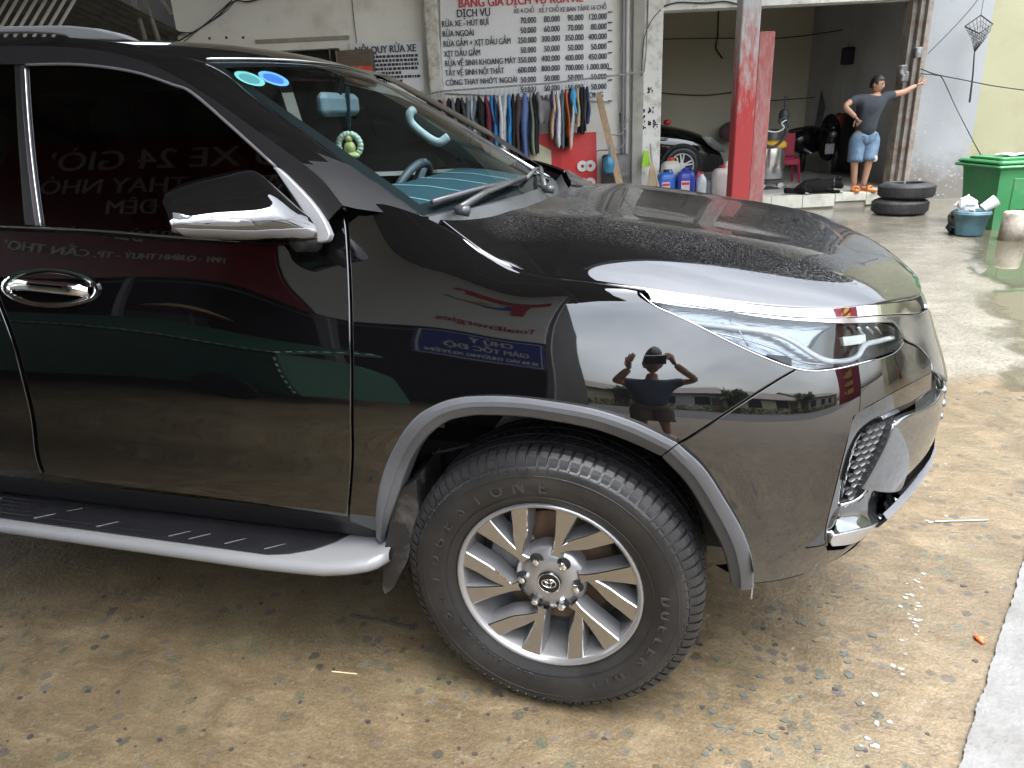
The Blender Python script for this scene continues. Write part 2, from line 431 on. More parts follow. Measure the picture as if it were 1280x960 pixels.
paint = mat('black_car_paint',(0.003,0.003,0.0035),rough=0.02,ior=2.05)
def droplet_paint():
    m,nt,b=principled('black_car_paint_wet'); N=nt.nodes; L=nt.links
    b.inputs['Base Color'].default_value=(.003,.003,.0035,1); b.inputs['Roughness'].default_value=.03; b.inputs['IOR'].default_value=2.05
    tc=N.new('ShaderNodeTexCoord'); tot=None
    for sc,thr,d0,seed in ((170,.45,.40,0),(380,.35,.42,3.7)):
        mp=N.new('ShaderNodeMapping'); mp.inputs['Location'].default_value=(seed,seed,0); L.new(tc.outputs['Object'],mp.inputs[0])
        v=N.new('ShaderNodeTexVoronoi'); v.inputs['Scale'].default_value=sc; L.new(mp.outputs[0],v.inputs['Vector'])
        sp=N.new('ShaderNodeSeparateColor'); L.new(v.outputs['Color'],sp.inputs[0]); g=N.new('ShaderNodeMath'); g.operation='GREATER_THAN'; g.inputs[1].default_value=thr; L.new(sp.outputs[0],g.inputs[0])
        r=N.new('ShaderNodeMapRange'); r.interpolation_type='SMOOTHSTEP'; r.inputs['From Min'].default_value=d0; r.inputs['From Max'].default_value=0; L.new(v.outputs['Distance'],r.inputs[0])
        q=N.new('ShaderNodeMath'); q.operation='MULTIPLY'; L.new(g.outputs[0],q.inputs[0]); L.new(r.outputs[0],q.inputs[1])
        if tot is None: tot=q.outputs[0]
        else:
            a=N.new('ShaderNodeMath'); a.operation='MAXIMUM'; L.new(tot,a.inputs[0]); L.new(q.outputs[0],a.inputs[1]); tot=a.outputs[0]
    nz=N.new('ShaderNodeTexNoise'); nz.inputs['Scale'].default_value=3.5; nz.inputs['Detail'].default_value=3; L.new(tc.outputs['Object'],nz.inputs['Vector'])
    sx=N.new('ShaderNodeSeparateXYZ'); L.new(tc.outputs['Object'],sx.inputs[0]); yy=N.new('ShaderNodeMapRange'); yy.inputs['From Min'].default_value=.24; yy.inputs['From Max'].default_value=.55; L.new(sx.outputs[1],yy.inputs[0])
    mk=N.new('ShaderNodeMapRange'); mk.inputs['From Min'].default_value=.25; mk.inputs['From Max'].default_value=.60; mk.inputs['To Min'].default_value=.30; L.new(nz.outputs['Fac'],mk.inputs[0])
    f=N.new('ShaderNodeMath'); f.operation='MULTIPLY'; L.new(tot,f.inputs[0]); L.new(mk.outputs[0],f.inputs[1]); f2=N.new('ShaderNodeMath'); f2.operation='MULTIPLY'; L.new(f.outputs[0],f2.inputs[0]); L.new(yy.outputs[0],f2.inputs[1])
    bp=N.new('ShaderNodeBump'); bp.inputs['Strength'].default_value=.8; bp.inputs['Distance'].default_value=.0016; L.new(f2.outputs[0],bp.inputs['Height']); L.new(bp.outputs[0],b.inputs['Normal']); MATS['black_car_paint_wet']=m; return m
paint_top = droplet_paint()
gap_black = mat('panel_gap_black',(0.004,0.004,0.004),rough=0.6)
trim_black = mat('black_satin_trim',(0.012,0.012,0.013),rough=0.35)
plastic_grey = mat('grey_flare_plastic',(0.095,0.10,0.11),rough=0.40,var=0.06,vscale=30,bump=0.03,bscale=300)
silver = mat('silver_paint',(0.27,0.275,0.285),rough=0.36,metal=0.25)
chrome = mat('chrome',(0.86,0.87,0.88),rough=0.05,metal=1.0)
satin_chrome = mat('satin_chrome',(0.55,0.56,0.58),rough=0.25,metal=1.0)
dark_chrome = mat('dark_chrome',(0.24,0.25,0.26),rough=0.04,metal=0.9)
rubber = mat('tyre_rubber',(0.014,0.014,0.0145),rough=0.42,var=0.25,vscale=9,bump=0.08,bscale=160,dirt=(0.035,0.034,0.032),dscale=5,damt=0.1)
rubber_block = mat('tyre_tread_rubber',(0.014,0.014,0.015),rough=0.45,var=0.2,vscale=14,bump=0.06,bscale=200)
under_black = mat('underbody_black',(0.012,0.012,0.013),rough=0.8,var=0.3,vscale=8)

car = empty('black_suv',(-1.0,CY,0),0,'glossy black suv parked in front, seen from its right front wheel','car')

# ---- hood edge (also the top edge of the side), x y z
HE=[(-0.275,0.19,1.291),(-0.165,0.155,1.222),(-0.08,0.145,1.181),(0.055,0.12,1.161),(0.21,0.11,1.145),(0.38,0.12,1.121),
    (0.547,0.16,1.098),(0.66,0.205,1.093),(0.74,0.275,1.087),(0.80,0.38,1.066),(0.865,0.51,1.045),(0.905,0.70,1.037),(0.918,CY,1.035)]
HEA=np.array(HE)

# ---- side shell control net: rows = stations from tail to nose centre; columns = levels from sill to top edge
ST=[
 [(-3.95,.24,.42),(-3.98,.20,.56),(-3.98,.19,.70),(-3.98,.18,.83),(-3.97,.19,.95),(-3.96,.20,1.04),(-3.94,.22,1.16),(-3.90,.27,1.34)],
 [(-3.5,.13,.42),(-3.5,.075,.56),(-3.5,.06,.70),(-3.5,.05,.83),(-3.5,.05,.95),(-3.5,.055,1.04),(-3.5,.08,1.16),(-3.5,.14,1.34)],
 [(-2.7,.10,.40),(-2.7,.055,.55),(-2.7,.045,.70),(-2.7,.035,.83),(-2.7,.03,.95),(-2.7,.034,1.04),(-2.7,.055,1.15),(-2.7,.115,1.33)],
 [(-1.9,.10,.40),(-1.9,.038,.55),(-1.9,.036,.70),(-1.9,.030,.83),(-1.9,.034,.95),(-1.9,.043,1.04),(-1.9,.063,1.14),(-1.9,.112,1.315)],
 [(-1.3,.10,.40),(-1.3,.038,.55),(-1.3,.037,.70),(-1.3,.030,.83),(-1.3,.034,.95),(-1.3,.044,1.04),(-1.3,.065,1.14),(-1.3,.112,1.30)],
 [(-0.8,.10,.40),(-0.8,.038,.55),(-0.8,.036,.70),(-0.8,0.029,.83),(-0.8,0.035,.95),(-0.8,0.050,1.04),(-0.8,0.076,1.15),(-0.8,0.130,1.315)],
 [(-0.45,.10,.40),(-.45,.042,.55),(-.45,.038,.70),(-.45,0.027,.83),(-.45,0.040,.95),(-.45,0.060,1.04),(-.45,0.098,1.15),(-.45,0.174,1.335)],
 [(-.23,.10,.40),(-.23,.05,.55),(-.23,.042,.70),(-.23,0.020,.83),(-.23,0.037,.95),(-.23,0.060,1.04),(-.23,0.104,1.16),(-.225,0.172,1.256)],
 [(-.08,.10,.40),(-.08,.05,.55),(-.08,.035,.70),(-.08,0.017,.83),(-.08,0.033,.95),(-.08,0.056,1.035),(-.08,0.0945,1.132),(-.08,0.145,1.181)],
 [(.055,.10,.40),(.055,.05,.55),(.055,.033,.70),(.055,0.016,.83),(.055,0.031,.95),(.055,0.054,1.03),(.055,0.087,1.118),(.055,0.120,1.161)],
 [(.21,.10,.40),(.21,.052,.55),(.21,.036,.70),(.21,0.020,.83),(.21,0.033,.94),(.21,0.058,1.02),(.21,0.0885,1.105),(.21,0.110,1.145)],
 [(.38,.105,.41),(.38,.07,.55),(.38,.052,.70),(.38,0.037,.83),(.38,0.053,.94),(.38,0.074,1.01),(.38,0.1005,1.083),(.38,0.120,1.121)],
 [(.54,.13,.42),(.545,.095,.56),(.55,.08,.70),(.55,.075,.83),(.55,.093,.93),(.548,.112,.99),(.547,.134,1.045),(.547,.16,1.098)],
 [(.645,.19,.43),(.665,.145,.565),(.675,.13,.71),(.675,.128,.83),(.672,.145,.93),(.668,.162,.98),(.664,.183,1.04),(.66,.205,1.093)],
 [(.74,.29,.435),(.775,.24,.57),(.79,.225,.715),(.785,.225,.83),(.77,.235,.925),(.76,.247,.975),(.75,.262,1.035),(.74,.275,1.087)],
 [(.815,.42,.44),(.865,.37,.575),(.885,.355,.72),(.872,.355,.835),(.845,.365,.92),(.83,.372,.965),(.815,.377,1.02),(.80,.38,1.066)],
 [(.88,.56,.45),(.94,.52,.58),(.962,.51,.725),(.945,.51,.835),(.915,.51,.915),(.90,.51,.955),(.882,.51,1.005),(.865,.51,1.045)],
 [(.92,.74,.45),(.985,.72,.585),(1.007,.71,.73),(.99,.71,.835),(.957,.71,.91),(.94,.71,.95),(.922,.705,.995),(.905,.70,1.037)],
 [(.935,CY,.45),(1.0,CY,.585),(1.02,CY,.73),(1.003,CY,.835),(.97,CY,.91),(.953,CY,.95),(.935,CY,.995),(.918,CY,1.035)],
]
ST.append([(x,2*CY-y,z) for x,y,z in ST[-2]])
_c=np.array(ST); _m=_c[:,4,:2]; _uk=np.concatenate([[0],np.cumsum(np.linalg.norm(np.diff(_m,axis=0),axis=1))])
_vk=np.concatenate([[0],np.cumsum(np.linalg.norm(np.diff(_c[6],axis=0),axis=1))])
shell=Net(_c,_uk,_vk,sgn=1.0)
if shell.nrm(np.array([_uk[6]]),np.array([.5]))[0][1]>0: shell.sgn=-1.0
def uvxz(x,z,s=shell):
    (u0,u1),(v0,v1)=s.dom; U,V=np.meshgrid(np.linspace(u0,u1,140),np.linspace(v0,v1,50)); U=U.ravel();V=V.ravel()
    P=s.ev(U,V); i=np.argmin((P[:,0]-x)**2+(P[:,2]-z)**2); u,v=U[i],V[i]
    for _ in range(6):
        q=s.ev(np.array([u,u+1e-4,u]),np.array([v,v,v+1e-4]))[:,[0,2]]; J=np.stack([(q[1]-q[0])/1e-4,(q[2]-q[0])/1e-4],1)
        d=np.clip(np.linalg.lstsq(J,np.array([x,z])-q[0],rcond=.02)[0],-.1,.1); u+=d[0];v+=d[1]
    return ('u',float(u),float(v))

# ---- dark inner body behind the panel gaps, both sides
b=MB()
for mir in (False,True):
    s_in=Off(shell,-0.03); rows=[]
    for u in np.linspace(0,_uk[12],80):
        row=s_in.ev(np.full(22,u),np.linspace(0.14,_vk[-1]-0.02,22)); 
        if mir: row=row*[1,-1,1]+[0,2*CY,0]
        rows.append([tuple(p) for p in row])
    # leave the wheel openings free
    nu=len(rows);nv=len(rows[0]);o=len(b.v); b.v+= [p for r in rows for p in r]
    for i in range(nu-1):
        for j in range(nv-1):
            c=np.mean([rows[i][j],rows[i+1][j+1]],axis=0)
            if any(math.hypot(c[0]-wx,c[2]-.385)<.50 for wx in (0,-2.745)) or (c[0]>.15 and c[2]>.99): continue
            b.f.append((o+i*nv+j,o+(i+1)*nv+j,o+(i+1)*nv+j+1,o+i*nv+j+1)); b.mi.append(0)
b.box(-3.8,.72,.35,1.51,.36,.62)
b.build('inner_body',under_black,car)

# ---- front fender
FL_OUT=[(470,672),(470,634),(479,591),(496,553),(517,524),(540,508),(569,498),(604,495),(640,496),(677,500),(741,511),(796,529),(847,554),(879,584),(906,625),(929,666),(940,703),(941,737)]
FL_IN=[(480,684),(487,652),(500,614),(514,576),(531,550),(557,528),(587,520),(612,519),(640,520),(677,524),(741,536),(787,552),(826,570),(856,602),(879,639),(902,685),(911,722),(912,740)]
fender_segs=[[(432,257),(436,300),(440,400),(441,500),(440,600),(437,652)],[(437,652),(468,664)],
 [(474,664),(475,634),(485,592),(502,557),(522,529),(544,514),(572,504),(604,501),(640,502),(677,506),(741,517),(795,535),(846,559)],
 [(848,554),(920,508),(996,461)],[(996,461),(935,437),(860,400),(820,383),(800,371),(797,364)],
 [(797,364),(715,351),(640,335),(600,312),(548,272)],[(548,272),(520,268),(478,257)],[(478,257),(432,257)]]
fender=panel('front_fender',shell,fender_segs,paint,car,gap=.0008)
panel('front_fender',shell,fender_segs,paint,car,mirror=True,res=.05)
# ---- front door and rear door, lower panels
door_segs=[[(-24,286),(100,291),(240,301),(330,305),(375,301),(405,283),(429,257)],[(429,257),(434,300),(438,400),(439,500),(438,600),(435,647)],
 [(435,647),(300,627),(150,608),(57,594)],[(57,594),(47,560),(37,495),(20,430),(0,375),(-18,330),(-24,286)]]
door=panel('front_door',shell,door_segs,paint,car,res=.028)
panel('front_door',shell,door_segs,paint,car,mirror=True,res=.05)
rd=[[(-28,286),(-22,330),(-4,375),(16,430),(33,495),(43,560),(53,594)],[(53,594),(20,588),uvxz(-2.08,.525)],
 [uvxz(-2.08,.525),uvxz(-2.15,.66),uvxz(-2.35,.90),uvxz(-2.45,1.0)],[uvxz(-2.45,1.0),uvxz(-2.5,1.29)],[uvxz(-2.5,1.29),uvxz(-2.0,1.283),(-28,286)]]
rear_door=panel('rear_door',shell,rd,paint,car,res=.04); panel('rear_door',shell,rd,paint,car,mirror=True,res=.06)
rq=[[uvxz(-2.5,1.29),uvxz(-2.45,1.0)],[uvxz(-2.45,1.0),uvxz(-2.62,.86)],[uvxz(-2.62,.86),uvxz(-2.745,.88),uvxz(-2.95,.84),uvxz(-3.15,.68),uvxz(-3.22,.5)],
 [uvxz(-3.22,.5),uvxz(-3.9,.5)],[uvxz(-3.9,.5),uvxz(-3.9,1.0),uvxz(-3.88,1.29)],[uvxz(-3.88,1.29),uvxz(-3.2,1.29),uvxz(-2.5,1.29)]]
panel('rear_quarter_panel',shell,rq,paint,car,res=.06); panel('rear_quarter_panel',shell,rq,paint,car,mirror=True,res=.06)
# ---- sill
strip('door_sill',[[(x,yy,zz) for x in np.linspace(-2.1,-.5,12)] for yy,zz in ((.062,.515),(.070,.49),(.085,.47),(.088,.44),(.12,.41),(.2,.38))],trim_black,car)
strip('door_sill',[[(x,2*CY-yy,zz) for x in np.linspace(-2.1,-.5,12)] for yy,zz in ((.062,.515),(.070,.49),(.085,.47),(.088,.44),(.12,.41),(.2,.38))],trim_black,car)

# ---- fender flare: swept between outer and inner outline, turned inwards at the lip
def on_off(pts,d): 
    s=Off(shell,d); return [s.p3(*p) for p in pts]
def flare(i0,i1,name):
    fo=[tuple(p) for p in cr(FL_OUT[i0:i1],5)]; fi=[tuple(p) for p in cr(FL_IN[i0:i1],5)]
    C=[]
    for t,d in ((0.0,-0.004),(0.0,0.010),(0.06,0.014),(0.30,0.017),(0.55,0.016),(0.60,0.013),(0.94,0.002),(1.0,-0.004)):
        C.append(on_off([(a[0]+(c[0]-a[0])*t,a[1]+(c[1]-a[1])*t) for a,c in zip(fo,fi)],d))
    C.append([p+np.array([0,.05,0]) for p in C[-1]])
    return strip(name,C,plastic_grey,car,angle=20)
f1=flare(0,13,'fender_flare'); f2=flare(12,18,'fender_flare')
for v in f2.data.vertices: v.co.x+=0.002; v.co.z-=0.002

# ---- wheel well liner
def well(cx,side):
    b=MB(); P=[]
    for k in range(33):
        a=rad(8)+rad(164)*k/32; r=.50
        P.append([(cx+r*math.cos(a),y if side==0 else 2*CY-y,.40+r*math.sin(a)*.96) for y in (.07,.2,.33,.46,.47)]+[(cx+.1*math.cos(a),.47 if side==0 else 2*CY-.47,.40+.1*math.sin(a))])
    b.grid(P); return b.build('wheel_liner',under_black,car,smooth=True)
for cx in (0,-2.745):
    for sd in (0,1): well(cx,sd)
b=MB(); 
# suspension plate and arm seen behind the tyre
gp=[at(x,y,.30) for x,y in ((640,505),(745,505),(700,560),(575,600),(600,560))]
b.add([tuple(p) for p in gp]+[tuple(p+np.array([0,.01,0])) for p in gp],[(0,1,2,3,4),(9,8,7,6,5)]+[(i,(i+1)%5,5+(i+1)%5,5+i) for i in range(5)])
b.build('inner_fender_plate',mat('dull_grey_plate',(.10,.095,.09),rough=.7,var=.2,vscale=10),car)
b=MB(); b.tube([at(540,568,.22),at(575,560,.25),at(620,548,.3)],.006,6); b.build('brake_hose',satin_chrome,car)
b=MB(); b.tube([at(515,625,.3),at(540,600,.3),at(560,640,.3)],.035,8); b.tube([(-.2,.35,.33),(0,.3,.30),(.1,.9,.3)],.03,8); b.build('suspension_arm',mat('dirty_steel',(.09,.085,.08),rough=.7,var=.4,vscale=20),car)
# ---- mud flap
mf=[(503,611),(520,600),(523,640),(510,700),(492,735),(481,743),(478,735),(480,690),(488,650)]
p=[at(x,y,.05) for x,y in mf]; q=[v+np.array([-.006,.0,0]) for v in p]
q=[np.array([v[0]-.012,v[1]+.20,v[2]]) for v in p]
b=MB(); n=len(p); b.add([tuple(v) for v in p]+[tuple(v) for v in q],[tuple(range(n)),tuple(range(2*n-1,n-1,-1))]+[(i,(i+1)%n,n+(i+1)%n,n+i) for i in range(n)])
b.build('mud_flap',mat('scuffed_black_rubber',(.015,.015,.016),rough=.4,dirt=(.12,.11,.1),dscale=14,damt=.1),car)

# ---- front bumper
bump_segs=[[(848,555.5),(920,509),(996.5,462)],[(996.5,462),(1040,462),(1090,451),(1120,440),(1131,427)],[(1131,427),(1148,435),(1163,452),(1165,466)],
 [(1165,466),(1130,484),(1090,506),(1068,521)],[(1068,521),(1057,562),(1045,610),(1032,665),(1035,689)],[(1035,689),(1060,685),(1100,671),(1134,653)],
 [(1134,653),(1110,672),(1075,693),(1040,707),(1000,720),(946,735)],[(938,735),(934,703),(923,666),(900,625),(873,589),(850,566)]]
bumper=panel('front_bumper',shell,bump_segs,paint,car,res=.025,gap=.0004)
panel('front_bumper',shell,bump_segs,paint,car,mirror=True,res=.04)
# under edge of the bumper curving inwards
lowc=[(1134,653),(1110,672),(1075,693),(1040,707),(1000,720),(946,735)]
lc=[shell.p3(*p) for p in cr(lowc,6)]
strip('bumper_underside',[lc,[p+np.array([-.02,.02,-.018]) for p in lc],[p+np.array([-.10,.10,-.03]) for p in lc]],paint,car)
# pocket: chamfer from crease to the recessed mesh
cre=[(1165,466),(1130,484),(1090,506),(1068,521),(1057,562),(1045,610),(1032,665),(1035,689)]
inn=[(1163,490),(1140,506),(1110,522),(1086,531),(1072,551),(1061,588),(1053,622),(1038,678)]
A=cr(cre,6);B_=cr(inn,6)
s4=Off(shell,-.028); s2=Off(shell,-.012)
strip('bumper_pocket_edge',[[shell.p3(*p) for p in A],[s2.p3(*(p*.5+q*.5)) for p,q in zip(A,B_)],[s4.p3(*p) for p in B_],[s4.p3(*p)+np.array([-.05,.03,0]) for p in B_]],paint,bumper,angle=60)
# recessed honeycomb mesh
deep=Off(shell,-.040)
mesh_segs=[[(1106,520),(1120,527)],[(1120,527),(1103,568),(1082,612),(1070,626),(1048,634)],[(1048,634),(1059,588),(1071,550),(1086,530),(1106,520)]]
panel('mesh_backing',deep,mesh_segs,gap_black,bumper,res=.03)
Lm=outline(deep,mesh_segs); b=MB(); hs=.0125
def inside(L,p):
    c=False
    for (x1,y1),(x2,y2) in zip(L,np.roll(L,-1,0)):
        if (y1>p[1])!=(y2>p[1]) and p[0]<(x2-x1)*(p[1]-y1)/(y2-y1)+x1: c=not c
    return c
surf_m=Off(shell,-.030)
lo=Lm.min(0);hi=Lm.max(0); j=0; y=lo[1]
while y<hi[1]:
    x=lo[0]+(hs*.87 if j%2 else 0)
    while x<hi[0]:
        if inside(Lm,(x,y)):
            ang=[rad(30+60*k) for k in range(6)]
            ro=np.array([(x+hs*.98*math.cos(a),y+hs*.98*math.sin(a)) for a in ang]); ri=np.array([(x+hs*.72*math.cos(a),y+hs*.72*math.sin(a)) for a in ang])
            Po=surf_m.ev(ro[:,0],ro[:,1]); Pi=surf_m.ev(ri[:,0],ri[:,1])-surf_m.nrm(ri[:,0],ri[:,1])*.010
            b.add([tuple(v) for v in Po]+[tuple(v) for v in Pi],[(k,(k+1)%6,6+(k+1)%6,6+k) for k in range(6)])
        x+=hs*1.74
    y+=hs*1.5; j+=1
tag(b.build('grille_mesh',mat('mesh_grey',(.16,.165,.17),rough=.35,metal=.5),bumper),kind='stuff')
b=MB(); b.tube([Off(shell,-.022).p3(*p) for p in cr([(1118,526),(1104,566),(1083,610),(1071,624),(1050,632)],6)],.004,8); b.build('mesh_rim',satin_chrome,bumper,smooth=True)
u14,u15,u16,u17,u18=_uk[14],_uk[15],_uk[16],_uk[17],_uk[18]
vz=lambda u,z: ('u',u,float(np.interp(z,shell.ev(np.full(60,u),np.linspace(0,_vk[-1],60))[:,2],np.linspace(0,_vk[-1],60))))
# dark chrome blade beside the mesh
bl=Off(shell,-.010)
panel('bumper_blade',bl,[[(1118,531),(1136,519),vz(u15+.07,.795),vz(u16+.05,.79)],[vz(u16+.05,.79),vz(u16+.06,.70),vz(u16+.03,.61)],[vz(u16+.03,.61),vz(u15+.08,.575),(1128,613),(1078,613)],[(1078,613),(1103,568),(1118,531)]],dark_chrome,bumper,res=.02,edge=.006,depth=.02,lower=.003)
# shelf below the mesh facing up, daytime lamp strip, lower lip
up_c=cr([(1050,634),(1064,624),(1078,615),(1104,612),(1130,614),(1139,628)],5); lo_c=cr([(1042,667),(1060,664),(1080,658),(1104,649),(1122,640),(1137,630)],5)
sh0=Off(shell,-.07)
C=[]
for t,d in ((0,-.040),(.35,-.036),(.7,-.022),(1,-.002)):
    s_=Off(shell,d); C.append([s_.p3(*(a*(1-t)+c*t)) for a,c in zip(up_c,lo_c)])
strip('bumper_shelf',C,dark_chrome,bumper,angle=70)
bl2=Off(shell,.001)
ls=[[(1043,669),(1075,662),(1106,650),(1136,633)],[(1136,633),(1137,640),(1131,651)],[(1131,651),(1108,663),(1075,676),(1040,684)],[(1040,684),(1038,678),(1043,669)]]
panel('bumper_lamp_strip',bl2,ls,mat('lamp_strip_clear',(.62,.62,.64),rough=.08,metal=.75,bump=.25,bscale=120,stretch=(1,1,3)),bumper,res=.015,edge=.002)
C=[]
for dz,d in ((.0,-.004),(-.006,.012),(-.045,.006),(-.05,-.01)):
    s_=Off(shell,d); C.append([s_.ev(np.array([u]),np.array([vz(u,z+dz)[2]]))[0] for u,z in zip(np.linspace(u14+.05,u16+.10,16),np.linspace(.545,.605,16))])
strip('bumper_lip',C,plastic_grey,bumper)
# thin sensor stalk under the bumper
b=MB(); p0=at(940,733,.06); b.tube([p0,p0-np.array([0,0,.035])],.0025,6); b.build('bumper_clip',satin_chrome,bumper)

# ---- headlight
clear=glassmat('headlight_lens',(.93,.95,.96),1.45)
lens_segs=[[(812,377),(860,384),(930,393),(1000,401),(1060,404),(1100,403)],[(1100,403),(1120,410),(1130,425),(1124,437)],[(1124,437),(1095,447),(1040,460),(1002,461),(955,444),(900,419),(850,396),(812,377)]]
inner_l=Off(shell,-.055)
head=panel('headlight',inner_l,[[(806,372),(860,380),(930,389),(1000,397),(1060,400),(1104,399)],[(1104,399),(1126,408),(1136,425),(1128,441)],[(1128,441),(1095,451),(1040,464),(1000,465),(955,448),(900,423),(850,400),(806,372)]],
  mat('headlight_reflector',(.30,.315,.335),rough=.16,metal=.85,bump=.08,bscale=30,stretch=(1,1,4)),car,res=.02)
b=MB()  # lens: thin solid sheet
Ll=inset(outline(shell,lens_segs),.002); V,F=tri(Ll,.02); P=shell.ev(V[:,0],V[:,1]); Nn=shell.nrm(V[:,0],V[:,1])
Pb=P-Nn*.0025; n=len(P); k=len(Ll)
F=[f if np.cross(P[f[1]]-P[f[0]],P[f[2]]-P[f[0]])@Nn[f[0]]>0 else f[::-1] for f in F]
b.add([tuple(v) for v in P]+[tuple(v) for v in Pb],list(F)+[tuple(i+n for i in f[::-1]) for f in F])
b.build('lens',clear,head,smooth=True)
# housing wall between lens outline and reflector
Lh=outline(shell,lens_segs,.02); strip('housing_wall',[shell.ev(Lh[:,0],Lh[:,1])-shell.nrm(Lh[:,0],Lh[:,1])*.004,shell.ev(Lh[:,0],Lh[:,1])-shell.nrm(Lh[:,0],Lh[:,1])*.055],mat('lamp_housing_grey',(.20,.205,.215),rough=.25,metal=.6),head)
drl=mat('drl_light_guide',(.80,.81,.82),rough=.3)
b=MB(); b.tube([Off(shell,-.022).p3(*p) for p in cr([(848,399),(872,404),(920,410),(960,415),(988,425),(1016,443),(1035,451),(1057,451),(1072,445),(1082,431),(1100,426),(1119,421)],4)],.0062,8); b.build('light_guide',drl,head,smooth=True)
b=MB(); b.tube([Off(shell,-.022).p3(*p) for p in cr([(845,403),(880,413),(930,424),(970,437),(1000,452),(1040,456)],4)],.0025,6); b.build('light_guide',satin_chrome,head,smooth=True)
b=MB(); b.tube([Off(shell,-.02).p3(*p) for p in cr([(912,400),(925,415),(935,432)],4)],.002,6); b.build('lens_rib',satin_chrome,head,smooth=True)
prj=Off(shell,-.03)
panel('led_block',prj,[[(1053,421),(1083,417)],[(1083,417),(1084,429)],[(1084,429),(1055,433)],[(1055,433),(1053,421)]],mat('led_block_white',(.9,.92,.85),rough=.2),head,res=.02,depth=.03)
panel('projector_bezel',Off(shell,-.042),[[(1010,440),(1030,415),(1060,405),(1108,407),(1118,420),(1085,427),(1070,446),(1035,449),(1010,440)]],mat('projector_bezel_dark',(.05,.06,.05),rough=.12,metal=.4),head,res=.02,depth=.01)
for k,x in enumerate((1075,1086,1097)):
    b=MB(); b.tube([Off(shell,-.028).p3(*p) for p in ((x-4,408),(x,411),(x+4,417))],.0035,6); b.build('reflector_vane',chrome,head,smooth=True)
chr_segs=[[(803,362),(900,376),(960,382),(1016,386),(1072,384),(1114,379),(1146,375)],[(1146,375),(1152,384),(1150,391)],[(1150,391),(1112,393),(1072,396),(1016,397),(960,393),(900,387),(812,375)],[(812,375),(803,362)]]
panel('headlight_chrome_strip',Off(shell,.001),chr_segs,chrome,car,res=.015,edge=.003,lower=.002)
panel('headlight_lower_strip',Off(shell,-.002),[[(812,375),(900,388),(960,394),(1016,398),(1072,397),(1112,394),(1148,393)],[(1148,393),(1130,402),(1100,403)],[(1100,403),(1060,404),(1000,401),(930,393),(860,384),(812,377)]],satin_chrome,car,res=.015,edge=.001,gap=.0005)
b=MB(); b.tube([Off(shell,.001).p3(*p) for p in cr([(799,366),(820,383),(860,401),(935,438),(996,461),(1040,462),(1095,449)],6)],.0016,6); b.build('headlight_seal',satin_chrome,car,smooth=True)
# grille surround and grille across the nose
gs=[[(1104,396),(1150,392)],[(1150,392),(1158,392)]+[uvxz(.94,.96)]]
ug=lambda u,v:('u',u,v)
u14,u15,u16,u17,u18=_uk[14],_uk[15],_uk[16],_uk[17],_uk[18]
vz=lambda u,z: ('u',u,float(np.interp(z,shell.ev(np.full(60,u),np.linspace(0,_vk[-1],60))[:,2],np.linspace(0,_vk[-1],60))))
gs=[[(1106,396),(1150,392)],[(1150,392),vz(u16+.05,1.0),vz(u16+.08,.93),vz(u16+.06,.80)],[vz(u16+.06,.80),(1166,464)],[(1166,464),(1163,450),(1148,433),(1132,424),(1122,408),(1106,396)]]
panel('grille_surround',shell,gs,dark_chrome,car,res=.02,edge=.004)
b=MB()
for z in np.linspace(.70,1.0,9):
    U=np.linspace(u16+.06,u18,12); row=[shell.ev(np.array([u]),np.array([vz(u,z)[2]]))[0] for u in U]
    row+= [p*[1,-1,1]+[0,2*CY,0] for p in row[-2::-1]]
    g=MB(); g.tube([p-np.array([.012,0,0]) for p in row],.008,6); g.build('grille_bar',dark_chrome,car,smooth=True)
b=MB(); U=np.linspace(u15,u18,14)
rows=[[tuple(s4.ev(np.array([u]),np.array([v]))[0]) for u in U]+[tuple(s4.ev(np.array([u]),np.array([v]))[0]*[1,-1,1]+[0,2*CY,0]) for u in U[-2::-1]] for v in np.linspace(.12,_vk[-1]-.04,10)]
b.grid(rows); b.build('grille_backing',gap_black,car)
b=MB()
low=[shell.ev(np.array([u]),np.array([.0]))[0] for u in np.linspace(u15,u18,10)]; low+=[p*[1,-1,1]+[0,2*CY,0] for p in low[-2::-1]]
hi_=[shell.ev(np.array([u]),np.array([.2]))[0] for u in np.linspace(u15,u18,10)]; hi_+=[p*[1,-1,1]+[0,2*CY,0] for p in hi_[-2::-1]]
strip('lower_valance',[[p-np.array([.05,0,0]) for p in low],low,hi_],trim_black,car)

# ---- hood: crowned height field cut along its edge
_ex=HEA[:,0];_ey=HEA[:,1];_ez=HEA[:,2]
_zx=np.array([-.4,-.3,-.15,0,.24,.44,.6,.74,.83,.89,.918,.95]);_zz=np.array([1.295,1.287,1.272,1.255,1.222,1.190,1.160,1.120,1.085,1.056,1.035,1.0])
_zs=Spl(_zx); _ysp=Spl(_ex[:-1]); 
def hoodf(x,y):
    zc=_zs.W(x)@_zz; xe=np.clip(x,-.275,.905); ye=_ysp.W(xe)@_ey[:-1]; ze=_ysp.W(xe)@_ez[:-1]
    hw=CY-ye; d=np.abs(y-CY)/hw; D=zc-ze; d=np.minimum(d,1.15)
    f=np.clip((x-.5)/.4,0,1)
    k_=np.clip((.02-x)/.16,0,1); sh=(1-k_)*(.22*d**2+.78*d**6)+k_*d**2
    ridge=.007*np.exp(-((np.abs(y-CY)-.43)/.07)**2)*np.clip((.75-x)/.5,0,1)*np.clip((x+.35)/.3,0,1)
    z=zc-D*sh+ridge
    return np.stack([x,y,z],1)
hood_s=Fun(hoodf,((-.42,.94),(.05,1.8)),1.0)
ne=[('u',x,y) for x,y,z in HE]; fe=[('u',x,2*CY-y) for x,y,z in HE[::-1]]
